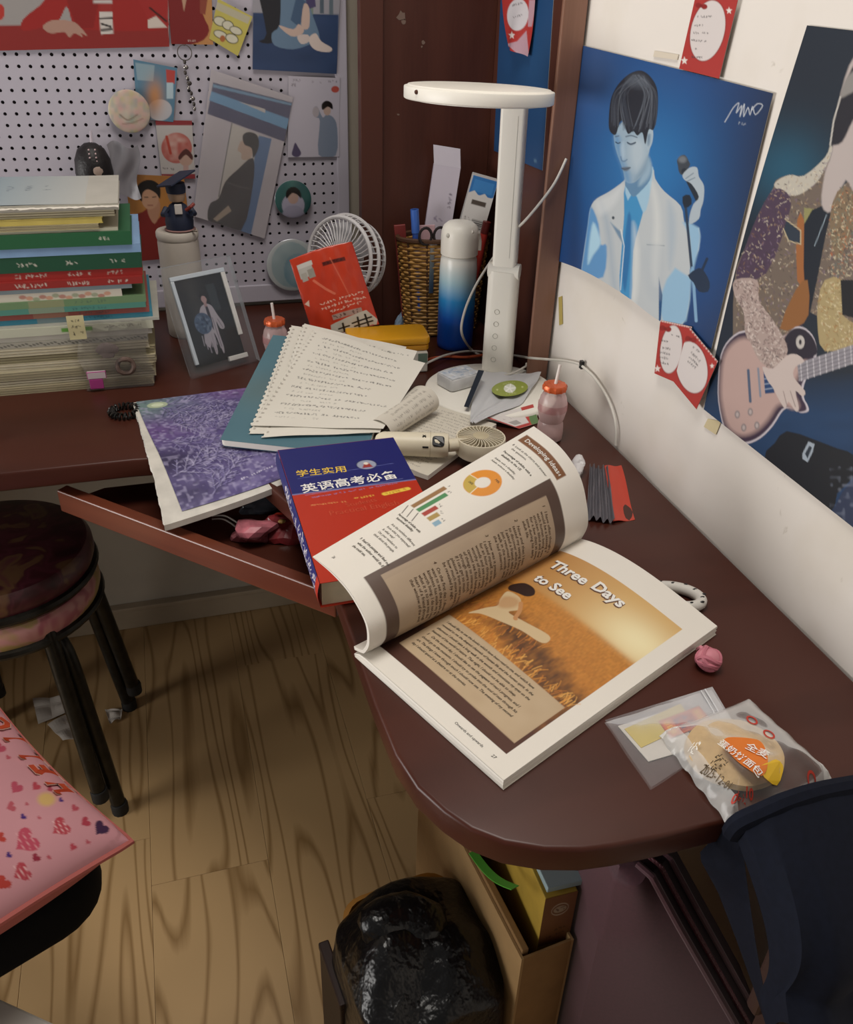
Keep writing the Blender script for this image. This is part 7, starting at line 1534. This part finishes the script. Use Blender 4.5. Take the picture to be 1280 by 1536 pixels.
# white bin corner at the bottom left
P0, P1 = np.array(on(-30, 1484, -.45)), np.array(on(95, 1541, -.45)); dd = P1-P0
wt_ = thing('white_storage_lid', 'corner of a white storage box at the bottom left of the view', 'box', (P0[0], P0[1], 0))
q = [(0, 0), (dd[0], dd[1]), (dd[0]-.10, dd[1]-.30), (-.10-.2, -.30)]
mb = MB(); mb.prism([(x*1.0, y*1.0) for x, y in q], .02, .285); obj('body', mb, M('storage_grey', '#9a9690', .5), wt_)
mb = MB(); mb.prism(q, .2855, .300); obj('lid', mb, M('storage_white', '#b9b4ac', .5), wt_, bevel=.003)

# ================================================================== waste bin with black bag
bn = thing('waste_bin', 'orange waste bin covered by a black plastic bag under the desk end', 'bin', (.192, .606, 0), .12)
mb = MB(); a = rrect(.140, .135, .03, 5); n_ = len(a); v = [(x*.8, y*.8, .001) for x, y in a]+[(x, y, .30) for x, y in a]+[(x*1.05, y*1.05, .302) for x, y in a]+[(x*1.05, y*1.05, .311) for x, y in a]+[(x*.97, y*.97, .311) for x, y in a]+[(x*.78, y*.78, .006) for x, y in a]
mb.add(v, [(i*n_+j, i*n_+(j+1) % n_, (i+1)*n_+(j+1) % n_, (i+1)*n_+j) for i in range(5) for j in range(n_)]+[tuple(range(n_-1, -1, -1)), tuple(range(5*n_, 6*n_))]); obj('bucket', mb, M('bin_orange', '#a8732a', .5), bn, smooth=True)
M_BAGB = M('bag_black', '#0c0b0d', .28, spec=.6, bump=(38, .006))
bb = thing('black_bag', 'shiny black plastic rubbish bag filling the waste bin', 'bag', (.192, .572, 0), .12)
r3 = random.Random(4); dirs = [(r3.uniform(0, 2*PI), r3.uniform(3, 11), r3.uniform(0, 6)) for _ in range(9)]
def bagpt(u, v):
    a = 2*PI*u; ca, sa = math.cos(a), math.sin(a); e = .55
    if v < .5: z = .362-.040*(v/.5)**3.0; f = (v/.5)
    else: z = .322-.24*((v-.5)/.5); f = 1.0+.10*((v-.5)/.5)
    x = math.copysign(abs(ca)**e, ca)*.090*f; y = math.copysign(abs(sa)**e, sa)*.092*f
    w_ = sum(math.sin(a*n_*.7+v*9*math.sin(p)+p) for p, n_, q in dirs)/9; w2 = sum(math.sin(x*60*math.cos(p)+y*60*math.sin(p)+q) for p, n_, q in dirs)/9
    k_ = 1+.07*w_*(v > .05); return (x*k_, y*k_, z+.022*w2*(1 if v < .6 else .2))
mb = MB(); N, Mv = 96, 40; vv = [bagpt(i/N, j/Mv) for j in range(1, Mv+1) for i in range(N)]; fs = [(j*N+i, (j+1)*N+i, (j+1)*N+(i+1) % N, j*N+(i+1) % N) for j in range(Mv-1) for i in range(N)]+[tuple(range(N))]; mb.add(vv, fs); obj('film', mb, M_BAGB, bb, smooth=True, angle=1.2)
mb = MB(); crumple(mb, (-.02, .02, .342), .05, .045, .022, 7, 3, .5); obj('knot_folds', mb, M_BAGB, bb, smooth=True, angle=1.0)
dk = thing('dark_box', 'dark brown narrow box standing left of the waste bin', 'box', (.096, .604, 0), .12)
obj('body', MB().box(-.006, .006, -.035, .05, .0005, .25), M('box_darkbrown', '#241410', .5), dk, bevel=.002); obj('lid', MB().box(-.007, .007, -.036, .051, .2505, .262), M('box_darkbrown2', '#2c1a15', .5), dk, bevel=.002)

# ================================================================== cardboard box with things under the desk
M_CRD = M('cardboard', '#a58458', .8, noise=(25, .07)); M_CRD2 = M('cardboard_shaded', '#8a683f', .8, noise=(30, .1))  # darker copy paints shade into the front wall; the inner flap shares it
cb = thing('cardboard_box', 'open brown cardboard box standing under the desk end', 'box', (.2835, .489, 0), .10)
bw_, bl_, bh_ = .066, .30, .400
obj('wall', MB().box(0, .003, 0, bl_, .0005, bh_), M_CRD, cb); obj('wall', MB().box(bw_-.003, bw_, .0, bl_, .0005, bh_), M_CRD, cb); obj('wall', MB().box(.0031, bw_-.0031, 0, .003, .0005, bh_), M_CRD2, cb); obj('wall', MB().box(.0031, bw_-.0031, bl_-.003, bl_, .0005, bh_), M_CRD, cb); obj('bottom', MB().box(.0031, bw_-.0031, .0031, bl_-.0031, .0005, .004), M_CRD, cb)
mb = MB(); mb.grid(lambda u, v: (.001-.006*u, bl_*v, bh_+.0005-.004*u+.035*u), 3, 10, (-.002, 0, 0)); 
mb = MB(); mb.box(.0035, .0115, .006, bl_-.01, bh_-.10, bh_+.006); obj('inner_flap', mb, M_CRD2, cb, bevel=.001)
def top_z(px, py, Y): return ony(px, py, Y)
y0 = .506; A_, B_, C_, E_ = (np.array(ony(*p, y0)) for p in ((812, 1350), (905, 1320), (882, 1408), (806, 1432)))
yx0, yx1 = min(A_[0], E_[0])+.004, .352
yt = thing('printed_carton', 'yellow and brown printed carton inside the cardboard box', 'carton', (yx0+.001, y0, .02), .0)
hz_ = float(A_[2])-.02; wz_ = yx1-yx0-.004
obj('body', MB().box(0, wz_, 0, .20, 0, hz_), M('carton_ochre', '#a88a34', .6, noise=(30, .1)), yt, bevel=.001)
k = Ink(wz_*1000, 90, 1.2, '#6d4424'); W_ = wz_*1000; k.mix(k.fld(30, 20, 1)*.4, '#7d5230'); k.ell(W_*.52, 26, W_*.27, 11, '#a89a86', rot=-.1); k.ell(W_*.52, 26, W_*.25, 9, '#6d4424', rot=-.1); k.ell(W_*.52, 26, W_*.20, 6, '#9a8a74', rot=-.1); k.scrib(W_*.36, 26, W_*.68, 24, '#5a3a22', 7, seed=1); k.scrib(W_*.2, 66, W_*.85, 62, '#3a2414', 5, seed=2); k.scrib(W_*.2, 76, W_*.85, 72, '#3a2414', 4, seed=3)
k.sheet('printed_front', lambda U, V: np.stack([U*wz_, np.full_like(U, -.0005), hz_-V*.088], 1), PR_SATIN, yt)
def lid_thing(name, label, cat, box, mat, rot=(0, 0, 0), loc=(0, 0, 0)):
    t = thing(name, label, cat, loc); t.rotation_euler = rot; obj('sheet', MB().box(*box), mat, t, bevel=.001); return t
zz = .02+hz_
lid_thing('grey_blue_folder', 'grey-blue folder lying on the printed carton', 'folder', (0, .052, 0, .16, 0, .008), M('folder_blue', '#8fa3a8', .5), (.0, .05, .0), (yx0+.004, y0+.004, zz+.0034))
lid_thing('white_leaflet', 'white leaflet lying behind on the grey-blue folder', 'leaflet', (0, .046, 0, .10, 0, .002), M('leaflet_white', '#c3bfb8', .6), (0, .05, .06), (yx0+.006, y0+.045, zz+.0125))
lid_thing('pink_leaflet', 'pink leaflet under the desk edge on the folder', 'leaflet', (0, .028, 0, .08, 0, .002), M('leaflet_pink', '#c09aa0', .6), (0, .05, .0), (yx0+.026, y0+.066, zz+.0150))
gA, gB = Vector(ony(709, 1277, .60)), Vector(ony(773, 1331, .520))
gs_ = thing('green_strap', 'bright green strap lying along the inner edge of the cardboard box', 'strap', gA); mb = MB(); d_ = gB-gA; s_ = Vector((d_.y, -d_.x, 0)).normalized()
mb.grid(lambda u, v: tuple(d_*v+s_*(.010*(u-.5))+Vector((0, 0, -.012*math.sin(PI*v)))), 2, 12, (0, 0, -.0015)); obj('band', mb, M('strap_green', '#4f9a35', .5), gs_, smooth=True)

# ================================================================== maroon bag and navy jacket by the desk end
mbag = thing('maroon_backpack', 'maroon backpack with zip standing under the desk end', 'backpack', (.42, .45, 0)); o0 = np.array([.42, .45, 0]); rel = lambda mb: (mb.map(lambda x, y, z: (x-o0[0], y-o0[1], z-o0[2])), mb)[1]
M_MAR = M('maroon_cloth', '#47222c', .7, noise=(300, .12), sheen=.3); M_MARD = M('maroon_dark', '#25141a', .8)
Lp = [(930, 1300, .462), (921, 1318, .458), (900, 1400, .455), (870, 1536, .455), (838, 1680, .455)]; Rp = [(950, 1293, .462), (972, 1312, .446), (1012, 1385, .418), (1104, 1545, .365), (1165, 1690, .325)]
LP_ = np.array([ony(*p) for p in Lp]); RP_ = np.array([ony(*p) for p in Rp])
def bg(u, v, dx=0):
    t = v*(len(Lp)-1); i = min(len(Lp)-2, int(t)); f = t-i; a = LP_[i]*(1-f)+LP_[i+1]*f; b = RP_[i]*(1-f)+RP_[i+1]*f; q = a*(1-u)+b*u; q[1] -= .012*math.sin(PI*u)*min(1, v*4); return q
mb = MB(); mb.grid(lambda u, v: tuple(bg(u, v)), 14, 30, (.005, .07, .0)); obj('front_panel', rel(mb), M_MAR, mbag, smooth=True)
edge = [bg(1.0, v/24) for v in range(25)]; 
def shift(e, dx, dy): return [tuple(p+np.array([dx, dy, 0])) for p in e]
mb = MB(); mb.tube([tuple(p+np.array([.003, -.003, 0])) for p in edge], .004, 8); obj('piping', rel(mb), M_MAR, mbag, smooth=True)
mb = MB(); E2 = shift(edge, .030, .012); n_ = len(edge); mb.add([tuple(p+np.array([.004, 0, 0])) for p in edge]+E2+shift(edge, .045, .06), [(i, i+1, n_+i+1, n_+i) for i in range(n_-1)]+[(n_+i, n_+i+1, 2*n_+i+1, 2*n_+i) for i in range(n_-1)]); obj('gusset', rel(mb), M_MARD, mbag)
mb = MB(); mb.tube(shift(edge, .017, .004), .0028, 6); obj('zip', rel(mb), M('zip_maroon', '#5d3038', .5, bump=(400, .002)), mbag)
mb = MB(); mb.tube(shift(edge, .031, .010), .003, 6); obj('piping', rel(mb), M_MAR, mbag)
zp = np.array(ony(1087, 1534, .412)); mb = MB(); mb.tube([(zp[0]+.008*math.cos(a), zp[1]-.004, zp[2]+.006*math.sin(a)) for a in np.linspace(0, 2*PI, 21)[:-1]], .0016, 6, closed=True); obj('zip_pull', rel(mb), M('pull_orange', '#b5702c', .4), mbag, smooth=True)
# chair carrying the jacket
ch = thing('wooden_chair', 'chair hidden under the navy jacket at the desk end', 'chair', (.49, .26, 0))
M_CHR = M('chair_wood', '#3a2620', .5)
obj('backrest', MB().box(-.05, .09, .065, .08, .50, .738), M_CHR, ch, bevel=.004)
for x in (-.03, .07): obj('leg', MB().box(x, x+.016, .066, .079, 0, .4995), M_CHR, ch)
for x in (-.01, .07): obj('leg', MB().box(x, x+.016, -.28, -.264, 0, .4195), M_CHR, ch)
obj('seat', MB().box(-.02, .095, -.29, .0645, .42, .445), M_CHR, ch, bevel=.004)
jk_ = thing('navy_jacket', 'dark navy jacket draped over a chair back beside the bread bag', 'jacket', (.47, .345, D)); o0 = np.array([.47, .345, D])
M_NAV = M('navy_cloth', '#0f1320', .85, noise=(200, .15), spec=.2)
# ridge of the collar from pixels, then the front falls towards the viewer
RG = np.array([ony(*p) for p in ((1102, 1248, .348), (1114, 1232, .346), (1148, 1216, .344), (1188, 1199, .344), (1240, 1184, .346), (1320, 1170, .350))])
BT = np.array([ony(*p) for p in ((1108, 1246, .335), (1152, 1545, .26), (1190, 1545, .24), (1240, 1545, .235), (1300, 1545, .235), (1420, 1545, .235))])
def jf(u, v):
    t = u*(len(RG)-1); i = min(len(RG)-2, int(t)); f = t-i; a = RG[i]*(1-f)+RG[i+1]*f; b = BT[min(i+1, len(BT)-1)]*f+BT[max(i, 1) if i == 0 else i]*(1-f)
    q = a*(1-v)+b*v; q = q+np.array([0, -.030*math.sin(PI*min(1, v*1.15)), .0]); q[1] += .006*math.sin(u*14+v*3)*v; q[2] += .010*math.sin(PI*min(1, v*8)/1)*0; return q
mb = MB(); mb.grid(lambda u, v: tuple(jf(u, v*1.6 if False else v)), 40, 36, (.002, .006, 0)); obj('front_panel', rel(mb), M_NAV, jk_, smooth=True)
mb = MB(); mb.tube([tuple(p+np.array([0, .002, -.004])) for p in smooth_path(RG, 6)], .008, 8); obj('collar_fold', rel(mb), M_NAV, jk_, smooth=True)
SL = np.array([ony(*p) for p in ((1106, 1232, .352), (1080, 1262, .362), (1052, 1292, .372), (1078, 1340, .36), (1105, 1410, .34), (1130, 1480, .32), (1160, 1570, .30))]); SR = np.array([ony(*p) for p in ((1112, 1236, .350), (1114, 1262, .345), (1118, 1300, .335), (1124, 1345, .325), (1134, 1415, .305), (1146, 1485, .285), (1165, 1570, .265))])
def slv(u, v): t = v*6; i = min(5, int(t)); f = t-i; a = SL[i]*(1-f)+SL[i+1]*f; b = SR[i]*(1-f)+SR[i+1]*f; q = a*(1-u)+b*u; q[1] -= .008*math.sin(PI*u); return tuple(q)
mb = MB(); mb.grid(slv, 8, 24, (.004, .008, 0)); obj('sleeve', rel(mb), M_NAV, jk_, smooth=True)
